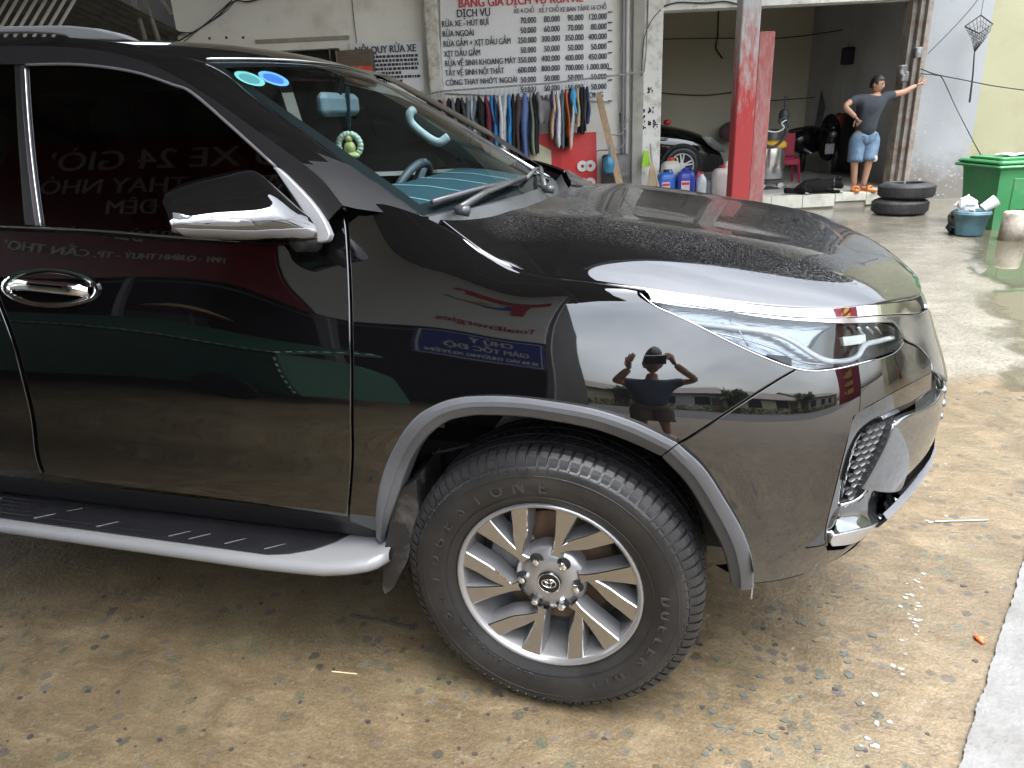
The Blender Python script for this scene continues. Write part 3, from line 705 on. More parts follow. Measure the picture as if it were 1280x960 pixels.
rear_e=[('u',-.275,1.67),('u',-.18,1.3),('u',-.14,CY),('u',-.18,.56),('u',-.275,.19)]
hood=panel('hood',hood_s,[ne[:],fe[:],rear_e],paint_top,car,res=.025,gap=.003,edge=.005,lower=.003,depth=.02)

# ---- greenhouse: side glass surface, door frames, pillars, roof, windshield
glass_side=glassmat('dark_tinted_glass',(.03,.032,.034),1.6)
glass_front=glassmat('windshield_glass',(.68,.83,.86),1.42)
def gsf(x,z): 
    d=z-1.27; return np.stack([x,.10+.28*d+.12*d*d+.03*np.clip(-2.6-x,0,2)**2,z],1)
G=Fun(gsf,((-3.9,-.30),(1.2,1.80)),1.0)
FR_IN=[(-200,82),(-60,81),(31,81),(87,81.5),(131,85),(175,93),(216,107),(240,117),(290,160),(345,210),(388,300)]
FR_OUT=[(-200,60),(-60,58.5),(30,58),(90,60),(132,65),(182,78),(226,99),(260,120),(326,167),(396,218),(429,257)]
a=[G.p3(*p) for p in cr(FR_OUT,6)]; c=[G.p3(*p) for p in cr(FR_IN,6)]
gn=np.array([0,-.93,.37])
strip('door_frame',[[p-gn*.01 for p in a],[p+gn*.003 for p in a],[p+gn*.004 for p in c],[p-gn*.012 for p in c]],trim_black,door,angle=40)
g1=[[(33,82),(87,81.5),(131,85),(175,93),(216,107),(240,117),(290,160),(345,210)],[(345,210),(365,250),(388,303)],[(388,305),(300,302),(210,296),(50,285)],[(50,285),(40,180),(33,82)]]
panel('side_glass',Off(G,-.004),g1,glass_side,door,res=.06,edge=.001,gap=.0,depth=.004)
g2=[[(-230,82),(-100,81),(19,81)],[(19,81),(26,180),(38,283)],[(38,284),(-60,281),(-230,278)],[(-230,278),(-230,82)]]
panel('side_glass',Off(G,-.004),g2,glass_side,rear_door,res=.08,edge=.001,gap=.0,depth=.004)
b=MB(); b.box(-3.6,-1.9,.55,1.3,1.2,1.25); 
panel('pillar_trim',Off(G,-.002),[[(17,80),(36,80)],[(36,80),(43,180),(56,284)],[(56,284),(30,282)],[(30,282),(22,180),(17,80)]],trim_black,door,res=.05,edge=.002)
panel('pillar_chrome_strip',Off(G,.003),[[(24,80),(31,80)],[(31,80),(38,180),(51,283)],[(51,283),(43,283)],[(43,283),(31,180),(24,80)]],satin_chrome,door,res=.02,edge=.002)
grey_line=mat('grey_window_seal',(.10,.10,.105),rough=.3)
b=MB(); b.tube([Off(G,.005).p3(*p) for p in cr([(33,81),(87,80.5),(131,84),(175,92),(216,106),(240,116),(290,159),(345,209)],5)],.004,6); b.build('window_seal',grey_line,door,smooth=True)
b=MB(); b.tube([Off(shell,.003).p3(*p) for p in cr([(-200,277),(-60,281),(50,285),(130,289),(215,296),(300,301)],5)],.0035,6); b.build('belt_moulding',satin_chrome,door,smooth=True)
# roof net
def rz(x,s): # s: lateral -1..1
    zc=np.interp(x,[-3.9,-3.4,-2.6,-1.9,-1.5,-1.2,-1.0,-.9],[1.70,1.765,1.80,1.805,1.80,1.775,1.735,1.705])
    return zc-.035*abs(s)**2.2
RX=[-3.85,-3.4,-2.6,-1.9,-1.5,-1.2,-1.02,-.90]; RY=np.linspace(-1,1,9)
def roofpt(x,s):
    hw=np.interp(x,[-3.9,-2.6,-1.2,-.9],[.50,.56,.555,.53]); xx=x-.10*abs(s)**2*np.clip((x+1.5)/.6,0,1)
    return (xx,CY+s*hw,rz(x,s)-.012*(s+1)/2*1.0)
rn=np.array([[roofpt(x,s) for s in RY] for x in RX])
roof_s=Net(rn,np.array(RX),RY*.55,sgn=1.0)
if roof_s.nrm(np.array([-2.0]),np.array([0.]))[0][2]<0: roof_s.sgn=-1.0
panel('roof',roof_s,[[('u',-.905,-.545),('u',-.905,0),('u',-.905,.545)],[('u',-.905,.545),('u',-3.84,.545)],[('u',-3.84,.545),('u',-3.84,-.545)],[('u',-3.84,-.545),('u',-.905,-.545)]],paint,car,res=.07,edge=.006,lower=.004)
# windshield
def wsf(u,v):
    t=v/.78; s=(u-.7)/.7; q=1-s*s
    B=np.stack([-.335+.10*q,CY+s*.69,1.285-.012*(s+1)*1.3+0*q],1); T=np.stack([-1.0+.09*q,CY+s*.53,1.688+.018*q-.012*(s+1)],1)
    n=np.array([.52,0,.85]); return B*(1-t)[:,None]+T*t[:,None]+n*(.035*4*t*(1-t)*q+.012*q*0)[:,None]
wind=Fun(wsf,((0,1.4),(-.03,.80)),1.0)
if wind.nrm(np.array([.7]),np.array([.4]))[0][2]<0: wind.sgn=-1.0
ws=panel('windshield',wind,[[('u',0,0),('u',.35,0),('u',.7,0),('u',1.05,0),('u',1.4,0)],[('u',1.4,0),('u',1.4,.78)],[('u',1.4,.78),('u',.7,.78),('u',0,.78)],[('u',0,.78),('u',0,0)]],glass_front,car,res=.06,edge=.001,gap=0,depth=.003)
# black printed border of the glass
b=MB(); Lb=[[0,0],[1.4,0],[1.4,.78],[0,.78]]; wi=Off(wind,-.004); Q=[]
for (u0,v0),(u1,v1),(iu0,iv0),(iu1,iv1) in (((0,0),(1.4,0),(.05,.055),(1.35,.055)),((1.4,0),(1.4,.78),(1.35,.055),(1.36,.75)),((1.4,.78),(0,.78),(1.36,.75),(.035,.75)),((0,.78),(0,0),(.035,.75),(.05,.055))):
    t=np.linspace(0,1,25); b.grid([[tuple(p) for p in wi.ev(u0+(u1-u0)*t,v0+(v1-v0)*t)],[tuple(p) for p in wi.ev(iu0+(iu1-iu0)*t,iv0+(iv1-iv0)*t)]])
b.build('glass_border',trim_black,ws)
b=MB(); t=np.linspace(.0,1.4,30); b.tube([tuple(p) for p in Off(wind,.004).ev(t,np.full(30,.785))],.004,6); b.build('windshield_trim',satin_chrome,ws,smooth=True)
b=MB(); t=np.linspace(0,.78,20); b.tube([tuple(p) for p in Off(wind,.004).ev(np.full(20,1.395),t)],.006,6); b.build('windshield_trim',satin_chrome,ws,smooth=True)
# A pillar and roof side between door frame and roof / windshield edge
edge_r=[roof_s.ev(np.array([x]),np.array([-.55]))[0] for x in (-3.8,-3.0,-2.4,-1.9,-1.5,-1.2,-1.02)]
edge_w=[wind.ev(np.array([0.]),np.array([v]))[0] for v in (.77,.6,.4,.2,.0)]
def resample(P,n):
    P=np.array(P); d=np.concatenate([[0],np.cumsum(np.linalg.norm(np.diff(P,axis=0),axis=1))]); t=np.linspace(0,d[-1],n)
    return np.stack([np.interp(t,d,P[:,k]) for k in range(3)],1)
fa=[np.array([x,gsf(np.array([x]),np.array([z]))[0][1],z]) for x,z in ((-3.8,1.62),(-3.2,1.70),(-2.6,1.735))]+[G.p3(*p) for p in cr(FR_OUT,6)]
fb=cr(edge_r+edge_w,6)
iA=np.argmin([abs(p[0]+1.1) for p in fa]); iB=np.argmin([abs(p[0]+1.1) for p in fb])
fa=np.concatenate([resample(fa[:iA+1],25),resample(fa[iA:],40)[1:]]); fb=np.concatenate([resample(fb[:iB+1],25),resample(fb[iB:],40)[1:]])
fb=fb+np.array([0,-.004,-.001])
_tb=np.clip((fa[:,2:3]-1.33)/.14,0,1)
mid=fa*.45+fb*.55+np.array([-.010,-.020,.004])*(1-_tb)+np.array([0,-.018,.018])*_tb
q1=fa*.8+fb*.2+np.array([-.004,-.010,.0])*(1-_tb)+np.array([0,-.010,.006])*_tb
for mir in (0,1):
    T=(lambda P:[tuple(p*[1,-1,1]+[0,2*CY,0]) for p in P]) if mir else (lambda P:[tuple(p) for p in P])
    o=strip('roof_pillar',[T(fa-np.array([0,-.012,0])),T(fa),T(q1),T(mid),T(fb)],paint,car,angle=60); o.data.materials.append(mat('pillar_matt_black',(.006,.006,.0065),rough=.6,spec=.25))   # matt garnish at the foot of the pillar
    for p_ in o.data.polygons:
        if p_.center.z<1.43: p_.material_index=1
# far side door frames and glass (mirror of this side)
for P,nm,mt in (([(-.62,1.30),(-.66,1.40),(-.85,1.54),(-1.0,1.61),(-1.3,1.69),(-1.5,1.70),(-1.5,1.29)],'side_glass',glass_side),([(-1.56,1.29),(-1.56,1.70),(-2.4,1.70),(-2.5,1.30)],'side_glass',glass_side),([(-2.6,1.31),(-2.55,1.68),(-3.3,1.64),(-3.5,1.36)],'side_glass',glass_side)):
    lp=np.array(P); panel(nm,Off(G,-.004),None,mt,car,res=.1,edge=.001,gap=0,depth=.004,loop=lp if 0.5*np.sum(lp[:,0]*np.roll(lp[:,1],-1)-np.roll(lp[:,0],-1)*lp[:,1])>0 else lp[::-1].copy(),mirror=True)
lp=np.array([(-2.6,1.31),(-2.55,1.68),(-3.3,1.64),(-3.5,1.36)])[::-1].copy()
panel('side_glass',Off(G,-.004),None,glass_side,car,res=.1,edge=.001,gap=0,depth=.004,loop=lp if 0.5*np.sum(lp[:,0]*np.roll(lp[:,1],-1)-np.roll(lp[:,0],-1)*lp[:,1])>0 else lp[::-1].copy())
b=MB(); # tail of the car: gate and rear glass
tg=[[(-3.97,.24,.45),(-4.03,.5,.45),(-4.05,CY,.45),(-4.03,1.36,.45),(-3.97,1.62,.45)],[(-3.99,.2,.9),(-4.06,.5,.9),(-4.08,CY,.9),(-4.06,1.36,.9),(-3.99,1.66,.9)],[(-3.9,.27,1.33),(-3.97,.5,1.33),(-4.0,CY,1.33),(-3.97,1.36,1.33),(-3.9,1.59,1.33)],[(-3.8,.40,1.66),(-3.84,.6,1.69),(-3.85,CY,1.70),(-3.84,1.26,1.69),(-3.8,1.46,1.66)]]
b.grid(tg); b.build('tailgate',paint,car,smooth=True)
# roof rails
def railprof(pts,y0,name):
    P=[at(x,y,y0) for x,y in pts]; n=len(P); b=MB()
    for mir in (0,):
        Q=[(p[0],p[1]-.016,p[2]) for p in P]+[(p[0],p[1]+.02,p[2]) for p in P]
        b.add(Q,[tuple(range(n)),tuple(range(2*n-1,n-1,-1))]+[(i,(i+1)%n,n+(i+1)%n,n+i) for i in range(n)])
    o=b.build(name,silver,car); md=o.modifiers.new('bevel','BEVEL'); md.width=.006; md.segments=3; md.limit_method='ANGLE'; return o
rp=[(-260,37),(-80,34.5),(0,33.5),(60,32.5),(90,32.5),(120,35.5),(145,41),(160,45.5),(171,51),(150,51.5),(94,50),(88,46),(70,43),(40,41.5),(-80,42.5),(-260,45)]
rl=railprof(rp,.44,'roof_rail')
c2=rl.copy(); COL.objects.link(c2); c2.location=(0,.95,-.01)
# ---- cowl, wipers
cow=[]
t=np.linspace(0,1,25)
wb=wind.ev(t*1.4,np.zeros(25)); hr=np.array([hoodf(np.array([x]),np.array([y]))[0] for x,y in zip(np.interp(t,[0,.25,.5,.75,1],[-.285,-.185,-.145,-.185,-.285]),np.linspace(.23,1.63,25))])
cowl=strip('cowl',[wb+[-.02,0,.004],wb+[.012,0,.002],wb*.5+hr*.5+[0,0,-.03],hr+[0,0,-.02]],mat('cowl_plastic',(.05,.052,.055),rough=.28,var=.2,vscale=20),car)
wip=mat('wet_wiper_black',(.06,.062,.066),rough=.2)
def wiper(px,name):
    P=[wind.ev(np.array([u]),np.array([v]))[0]+np.array([.012,0,.020]) for u,v in px]; b=MB()
    b.tube([P[0]+np.array([.03,0,-.005])]+P[:1],.014,8); b.tube(P,[.011,.009,.008,.006][:len(P)],8); return b.build(name,wip,car,smooth=True)
wiper([(.10,-.02),(.30,.02),(.50,.035),(.70,.04)],'wiper_arm'); wiper([(.78,-.02),(.95,.03),(1.1,.05),(1.28,.06)],'wiper_arm')
b=MB(); P=[wind.ev(np.array([u]),np.array([v]))[0]+np.array([.012,0,.012]) for u,v in ((.06,.035),(.35,.05),(.68,.045))]; b.tube(P,.008,6); b.build('wiper_blade',wip,car,smooth=True)
b=MB(); P=[wind.ev(np.array([u]),np.array([v]))[0]+np.array([.012,0,.012]) for u,v in ((.72,.045),(1.0,.07),(1.32,.06))]; b.tube(P,.008,6); b.build('wiper_blade',wip,car,smooth=True)
# ---- stickers on the windshield
for (x,y,cc,c2_) in ((312,98,(.10,.34,.32),(.04,.18,.19)),(342,98,(.08,.26,.46),(.02,.10,.34))):
    s_=Off(wind,.002); pts=[(x+19*math.cos(a)+3.5*math.sin(a),y+8.2*math.sin(a)+2.2*math.cos(a)*2) for a in np.linspace(0,2*math.pi,25)[:-1]]
    o=panel('inspection_sticker',s_,[[p for p in pts]+[pts[0]]],mat('sticker_%d'%x,cc,rough=.4),ws,res=.02,gap=0,edge=.001,depth=.001,lower=.0002)
    pts=[(x+13*math.cos(a)+3.5*.7*math.sin(a),y+5.4*math.sin(a)+2.2*math.cos(a)*1.4) for a in np.linspace(0,2*math.pi,25)[:-1]]
    panel('sticker_print',Off(wind,.0032),[[p for p in pts]+[pts[0]]],mat('sticker_print_%d'%x,c2_,rough=.4),o,res=.02,gap=0,edge=.001,depth=.001,lower=.0002)

# ---- door mirror
m_px=[(212.5,256,293),(214,250,296),(224,243,298),(245,235,300),(280,226,302),(320,218,303),(350,216,304),(372,240,304),(388,262,302),(396,272,300)]
m_y=lambda x: np.interp(x,[213,412],[-.20,.02])
_mc=[];_mh=[]
for x,y0,y1 in m_px:
    p0=at(x,y0,m_y(x)); p1=at(x,y1,m_y(x)); _mc.append((p0+p1)/2); _mh.append((p0[2]-p1[2])/2)
_mc=np.array(_mc);_mh=np.array(_mh); _md=np.array([.022,.034,.044,.052,.056,.056,.05,.04,.028,.018])
_mu=np.concatenate([[0],np.cumsum(np.linalg.norm(np.diff(_mc,axis=0),axis=1))]); _ms=Spl(_mu)
fd=np.array([.737,-.676,0]); upv=np.array([0,0,1.])
def mirf(u,v):
    W=_ms.W(u); c=W@_mc; h=np.interp(u,_mu,_mh); d=np.interp(u,_mu,_md); a=v/.06
    cs=np.cos(a); sn=np.sin(a)
    return c+upv*(h*np.sign(sn)*np.abs(sn)**.8)[:,None]+fd*(d*np.sign(cs)*np.abs(cs)**.8-d-1.45*h*np.maximum(sn+.22,0))[:,None]
mir_s=Fun(mirf,((0,_mu[-1]),(-math.pi*.06,math.pi*.06)),1.0)
if mir_s.nrm(np.array([.15]),np.array([0.]))[0]@fd<0: mir_s.sgn=-1.0
b=MB(); U=np.linspace(0,_mu[-1],24); A_=np.linspace(-math.pi,math.pi,37)[:-1]
b.grid([[tuple(p) for p in mirf(np.full(36,u),A_*.06)]+[tuple(mirf(np.array([u]),np.array([A_[0]*.06]))[0])] for u in U]); 
b.f.append(tuple(range(0,36))); b.mi.append(0); b.f.append(tuple((len(U)-1)*37+k for k in range(36))); b.mi.append(0)
dm=b.build('door_mirror',paint,car,angle=45)
mo=Off(mir_s,.0015)
panel('turn_indicator',mo,[[(214,264),(240,268),(290,271),(312,274)],[(312,274),(322,283)],[(322,283),(270,284),(216,281)],[(216,281),(214,264)]],mat('indicator_clear',(.20,.205,.215),rough=.10,metal=.6,bump=.04,bscale=70,stretch=(3,3,1)),dm,res=.012,edge=.001,depth=.004)
panel('mirror_lower_trim',mo,[[(322,274),(360,272),(386,272)],[(386,272),(388,282)],[(388,282),(324,283)],[(324,283),(312,274),(322,274)]],plastic_grey,dm,res=.012,edge=.001,depth=.004)
panel('mirror_silver_band',mo,[[(216,285),(280,287),(350,286),(392,284)],[(392,284),(396,290),(392,297)],[(392,297),(330,299),(260,298),(228,295)],[(228,295),(216,285)]],mat('mirror_band_silver',(.20,.205,.215),rough=.4,metal=.4),dm,res=.012,edge=.002,depth=.004)
sail=Off(G,.02)
panel('mirror_sail',sail,[[(340,208),(350,211),(385,246),(404,272),(413,292)],[(413,292),(408,302),(385,305)],[(385,305),(388,285),(376,262),(352,226),(340,208)]],mat('mirror_sail_grey',(.36,.37,.385),rough=.4,metal=.3),dm,res=.02,edge=.004,depth=.02)
b=MB(); P0=np.array(at(395,300,-.0)); b.tube([P0+np.array([-.05,.0,-.006]),P0+np.array([-.06,.05,-.012]),P0+np.array([-.07,.10,-.02])],[.018,.022,.026],12); b.build('mirror_foot',gap_black,dm,smooth=True)

# ---- door handle
hs_=Off(shell,.002)
def ov(cx,cy,rx,ry,n=28,sk=.03): return [(cx+rx*math.cos(a),cy+ry*math.sin(a)+sk*rx*math.cos(a)) for a in np.linspace(0,2*math.pi,n+1)]
ro=ov(62,360,61,24.5); ri=ov(62,360,53,19.5); rd_=ov(60,361,34,12)
C=[[Off(shell,d).p3(*p) for p in R_] for R_,d in ((ro,-.002),(ro,.006),(ri,.004),([(a[0]*.5+c[0]*.5,a[1]*.5+c[1]*.5) for a,c in zip(ri,rd_)],-.012),(rd_,-.018),([(60,361)]*len(rd_),-.019))]
dh=strip('door_handle',C,chrome,door,angle=70)
b=MB(); pts=cr([(14,358),(30,356),(62,359),(92,362),(112,364)],6); dd=np.concatenate([np.linspace(.004,.026,8),np.full(len(pts)-16,.027),np.linspace(.026,.003,8)])
cl=[Off(shell,d).p3(*p) for p,d in zip(pts,dd)]
rows=[]
for i,p in enumerate(cl):
    w=.017*(1 if 2<i<len(cl)-3 else .75); rows.append([tuple(p+np.array([0,-.007*math.cos(a),w*math.sin(a)])) for a in np.linspace(0,2*math.pi,13)])
b.grid(rows); b.build('handle_grip',chrome,dh,smooth=True)

# ---- running board
X=np.concatenate([np.linspace(-2.25,-.8,16),[-.7,-.6,-.53,-.48,-.455,-.44,-.435]])
def yo(x): return float(np.interp(x,[-.8,-.7,-.6,-.53,-.48,-.455,-.44,-.43],[-.035,-.035,-.032,-.024,-.010,.004,.024,.05]))
def zt(x): return float(np.interp(x,[-.8,-.6,-.48,-.43],[.405,.412,.428,.440]))
rows=[]
for y_,dz in ((.13,.004),(None,.0),('a',-.003),('b',-.012),('c',-.026),('d',-.036),('e',-.042),(.11,-.05)):
    r=[]
    for x in X:
        Y=yo(x); yy={None:Y+.022,'a':Y+.006,'b':Y-.002,'c':Y-.004,'d':Y+.002,'e':Y+.02}.get(y_,y_); r.append((x,max(yy,Y-.005) if not isinstance(y_,float) else max(y_,Y+.03),zt(x)+dz))
    rows.append(r)
bd=strip('running_board',rows,silver,car,angle=50)
c2=bd.copy(); COL.objects.link(c2); c2.scale=(1,-1,1); c2.location=(0,2*CY,0)
padm=mat('board_tread_black',(.012,.012,.014),rough=.42,var=.25,vscale=5,bump=.1,bscale=120)
b=MB(); poly=[(-2.2,.125),(-2.2,-.010)]+[(x,yo(x)+.022) for x in (-1.5,-.9,-.78)]+[(-.72,.0),(-.66,.03),(-.615,.075),(-.585,.125)]
b.add([(x,y,zt(x)+.004) for x,y in poly]+[(x,y,zt(x)+.0075) for x,y in poly],[tuple(range(len(poly)))[::-1],tuple(range(len(poly),2*len(poly)))]+[(i,(i+1)%len(poly),len(poly)+(i+1)%len(poly),len(poly)+i) for i in range(len(poly))])
pad=b.build('board_tread',padm,bd)
for k,y_ in enumerate((.012,.032,.052,.072,.092)):
    x1=-.75+.03*k+.02; g=MB(); g.bbox(-2.15,x1,y_-.004,y_+.004,.4115,.4155,b=.0015); g.build('tread_rib',padm,pad)
for x in (-1.95,-1.62,-1.38,-1.12,-1.05,-.93,-.80):
    for y_ in ((.0,.035),(.055,.08)):
        g=MB(); g.add([(x+y_[0]*1.3,y_[0],.4125),(x+.005+y_[0]*1.3,y_[0],.4125),(x+.005+y_[1]*1.3,y_[1],.4125),(x+y_[1]*1.3,y_[1],.4125),(x+y_[0]*1.3,y_[0],.417),(x+.005+y_[0]*1.3,y_[0],.417),(x+.005+y_[1]*1.3,y_[1],.417),(x+y_[1]*1.3,y_[1],.417)],[(0,3,2,1),(4,5,6,7),(0,1,5,4),(1,2,6,5),(2,3,7,6),(3,0,4,7)])
        g.build('tread_mark',mat('tread_mark_grey',(.16,.16,.17),rough=.4),pad)

# ---- wheels
machined=mat('machined_alloy',(.46,.455,.45),rough=.24,metal=1.0,var=.05,vscale=14)
alloy_dark=mat('dark_alloy_paint',(.22,.22,.23),rough=.32,metal=.45)
rim_m=mat('rim_alloy',(.36,.36,.37),rough=.26,metal=.7)
letter_m=mat('tyre_letter_rubber',(.030,.030,.031),rough=.45)
def wheel_at(o,side,first):
    W=face_frame(o,(1,0,0) if side==0 else (-1,0,0),(0,0,1))
    if first is not None:
        def cp(src,par):
            c=src.copy(); COL.objects.link(c); c.parent=par
            for ch in src.children: cp(ch,c)
            return c
        r=cp(first,car); r.matrix_basis=W; return r
    b=MB(); b.lathe([(.2425,.104),(.2435,.112),(.2415,.117),(.236,.118),(.230,.112),(.226,.103),(.222,.085),(.214,.05),(.206,.0),(.203,-.06),(.215,-.1),(.235,-.11)],72)
    w=b.build('wheel',rim_m,car,smooth=True); w.matrix_basis=W
    b=MB(); b.lathe([(.238,.085),(.240,.106),(.2455,.113),(.252,.1155),(.262,.122),(.285,.131),(.31,.135),(.335,.1325),(.345,.131),(.349,.1285),(.352,.124),(.360,.118),(.368,.112),(.376,.1),(.3785,.08),(.379,0),(.3785,-.08),(.37,-.11),(.34,-.13),(.29,-.13),(.24,-.105)],128)
    b.build('tyre',rubber,w,smooth=True)
    b=MB(); n=88; st=2*math.pi/n
    def blk(a0,a1,pr_out,pr_in,skew=0):
        m=len(pr_out); vs=[]
        for k,(aa) in enumerate((a0,a1)):
            for (r,h) in pr_out: vs.append(((r)*math.cos(aa+skew*h),(r)*math.sin(aa+skew*h),h))
            for (r,h) in pr_in: vs.append(((r)*math.cos(aa+skew*h),(r)*math.sin(aa+skew*h),h))
        fs=[]; t=2*m
        for i in range(m-1): fs+= [(i,i+1,t+i+1,t+i)]
        fs+=[tuple(list(range(m))+list(range(2*m-1,m-1,-1)))[::-1],tuple(t+i for i in list(range(m))+list(range(2*m-1,m-1,-1)))]
        fs+=[(0,m,t+m,t),(m-1,t+m-1,t+2*m-1,2*m-1)]
        b.add(vs,fs)
    rg=random.Random(3)
    for k in range(n):
        a=k*st; j=(rg.random()-.5)*.06*st
        blk(a+j,a+st*.74+j,[(.3875,.070),(.386,.092),(.380,.106),(.371,.1165),(.361,.1225),(.353,.1262)],[(.375,.070),(.374,.09),(.372,.10),(.366,.109),(.356,.115),(.350,.119)],.35)
        blk(a,a+st*.80,[(.386,-.092),(.3875,-.070)],[(.37,-.092),(.375,-.070)],.35)
        for (h0,h1,sk,f) in ((-.062,-.024,1.2,.86),(-.016,.016,-1.2,.9),(.024,.062,1.2,.86)):
            blk(a+sk*.02,a+st*f+sk*.02,[(.3876,h0),(.3880,(h0+h1)/2),(.3876,h1)],[(.375,h0),(.375,(h0+h1)/2),(.375,h1)],sk*1.5)
    for k in range(n):   # small sipe bars lower on the shoulder
        a=k*st+st*.4; b.tube([(r*math.cos(a),r*math.sin(a),h) for r,h in ((.352,.1275),(.345,.1325))],.0022,4)
    tag(b.build('tread',rubber_block,w),kind='stuff')
    def arc_text(txt,r,a0,a1,size,sx=1.0):
        b=MB(); n=len(txt)
        for i,ch in enumerate(txt):
            if ch==' ': continue
            a=rad(a0+(a1-a0)*i/(n-1)); v,f=text_mesh(ch,size,bold=.0012,extrude=.0016,sx=sx)
            M=face_frame((r*math.cos(a),r*math.sin(a),.1335),(math.sin(a),-math.cos(a),0),(math.cos(a),math.sin(a),-.12))
            if size>.03: g=MB(); g.add(v,f,M); g.build('tyre_letter',letter_m,w)
            else: b.add(v,f,M)
        if b.v: tag(b.build('tyre_size_print',letter_m,w),kind='stuff')
    arc_text('BRIDGESTONE',.298,204,90,.044,.95); arc_text('DUELER H/T',.298,4,-66,.040,.9); arc_text('265/60R18 110H',.272,-150,-100,.016)
    for r_,h_ in ((.268,.1268),(.328,.1345)):
        b=MB(); b.lathe([(r_-.0012,h_-.001),(r_,h_+.0006),(r_+.0012,h_-.001)],96); b.build('sidewall_ring',rubber,w,smooth=True)
    # spokes
    def face_h(r): return .088+.020*(r/.24)**1.5
    def spoke(up,lo,name):
        # up and lo: edges from rim to hub in (r, deg)
        U=cr([(r,d) for r,d in up],5); Lw=cr([(r,d) for r,d in lo],5); n=min(len(U),len(Lw)); U=[U[int(i*(len(U)-1)/(n-1))] for i in range(n)]; Lw=[Lw[int(i*(len(Lw)-1)/(n-1))] for i in range(n)]
        P=lambda r,d,h:(r*math.cos(rad(d)),r*math.sin(rad(d)),h)
        rows=[[],[],[],[],[],[]]
        for (r1,d1),(r2,d2) in zip(U,Lw):
            dm=.25*(1 if d1>d2 else -1); e1=.0022/r1*57.3*(1 if d1>d2 else -1); e2=-.0022/r2*57.3*(1 if d1>d2 else -1)
            dr=4.2 if d1>d2 else -4.2
            rows[0].append(P(r1,d1+dr*.24/r1*.5,face_h(r1)-.050)); rows[1].append(P(r1,d1,face_h(r1)-.0022)); rows[2].append(P(r1,d1-e1,face_h(r1)))
            rows[3].append(P(r2,d2-e2,face_h(r2))); rows[4].append(P(r2,d2,face_h(r2)-.0022)); rows[5].append(P(r2,d2-dr*.24/r2*.5,face_h(r2)-.050))
        b=MB(); b.grid(rows[0:2],mi=1); b.grid(rows[1:3],mi=2); b.grid(rows[2:4],mi=0); b.grid(rows[3:5],mi=2); b.grid(rows[4:6],mi=1)
        return b.build(name,[machined,alloy_dark,chrome],w,angle=25)
    base=16; meshes=[]
    s1=spoke([(.2385,7.5),(.19,7),(.14,6.5),(.105,7),(.085,10)],[(.2385,-7),(.19,-5.5),(.14,-4.5),(.105,-5),(.085,-10)],'spoke')
    s2=spoke([(.2385,-24),(.19,-18.5),(.155,-11),(.125,-3),(.105,4)],[(.2385,-35.5),(.19,-31.5),(.15,-26),(.118,-14),(.088,2)],'spoke')
    for s_ in (s1,s2):
        for k in range(6):
            c=s_ if k==0 else s_.copy()
            if k: COL.objects.link(c); c.parent=w
            c.rotation_euler=(0,0,rad(base+60*k))
    b=MB(); b.lathe([(.0,.088),(.034,.088),(.040,.090),(.056,.088),(.070,.083),(.090,.075),(.098,.060),(.098,.03)],48); b.build('hub_face',rim_m,w,smooth=True)
    # lug recess and nuts
    for k in range(6):
        a=rad(57+60*k); c=(.071*math.cos(a),.071*math.sin(a))
        g=MB(); g.lathe([(.0,.0845),(.0165,.0845),(.0175,.0855),(.0180,.0845)],20,Matrix.Translation((c[0],c[1],.001))); g.build('lug_seat',under_black,w)
        g=MB(); g.lathe([(.0115,.080),(.0115,.098),(.0095,.103),(.006,.105),(0,.1055)],6,Matrix.Translation((c[0],c[1],0))); g.build('lug_nut',chrome,w)
    g=MB(); g.lathe([(0,.0945),(.026,.0940),(.0285,.0935),(.0305,.0925),(.0315,.088)],40); hc=g.build('hub_cap',mat('hub_cap_black',(.01,.01,.011),rough=.2),w,smooth=True)
    g=MB()
    for (rx,ry,cy) in ((.0185,.0125,0),(.0058,.0122,.0),(.0118,.0052,.0065)):
        g.tube([(rx*math.cos(t),cy+ry*math.sin(t),.0952) for t in np.linspace(0,2*math.pi,33)],.0013,6,cap=False)
    g.lathe([(.0275,.0942),(.0285,.0952),(.0297,.0942)],40); g.build('hub_emblem',chrome,hc,smooth=True)
    g=MB(); g.lathe([(.05,.012),(.165,.012),(.165,-.012),(.05,-.012)],48); g.build('brake_disc',mat('rusty_disc',(.20,.13,.085),rough=.55,metal=.5,var=.3,vscale=20),w)
    g=MB(); g.lathe([(.0,-.02),(.21,-.02)],40); g.build('dust_shield',mat('dull_shield',(.10,.10,.10),rough=.6,metal=.4,var=.3,vscale=20),w)
    g=MB(); g.lathe([(.10,.03),(.175,.03),(.180,.02),(.18,-.03),(.10,-.03)],10,a0=rad(120),a1=rad(185)); g.build('brake_caliper',mat('caliper_grey',(.33,.33,.33),rough=.45,metal=.4,var=.2,vscale=30),w)
    g=MB(); g.tube([(-.196,-.09,.045),(-.200,-.092,.085)],[.006,.004],8); g.build('tyre_valve',trim_black,w)
    return w
w0=wheel_at((0,.150,.385),0,None)
wheel_at((0,2*CY-.150,.385),1,w0); wheel_at((-2.745,.150,.385),0,w0); wheel_at((-2.745,2*CY-.150,.385),1,w0)

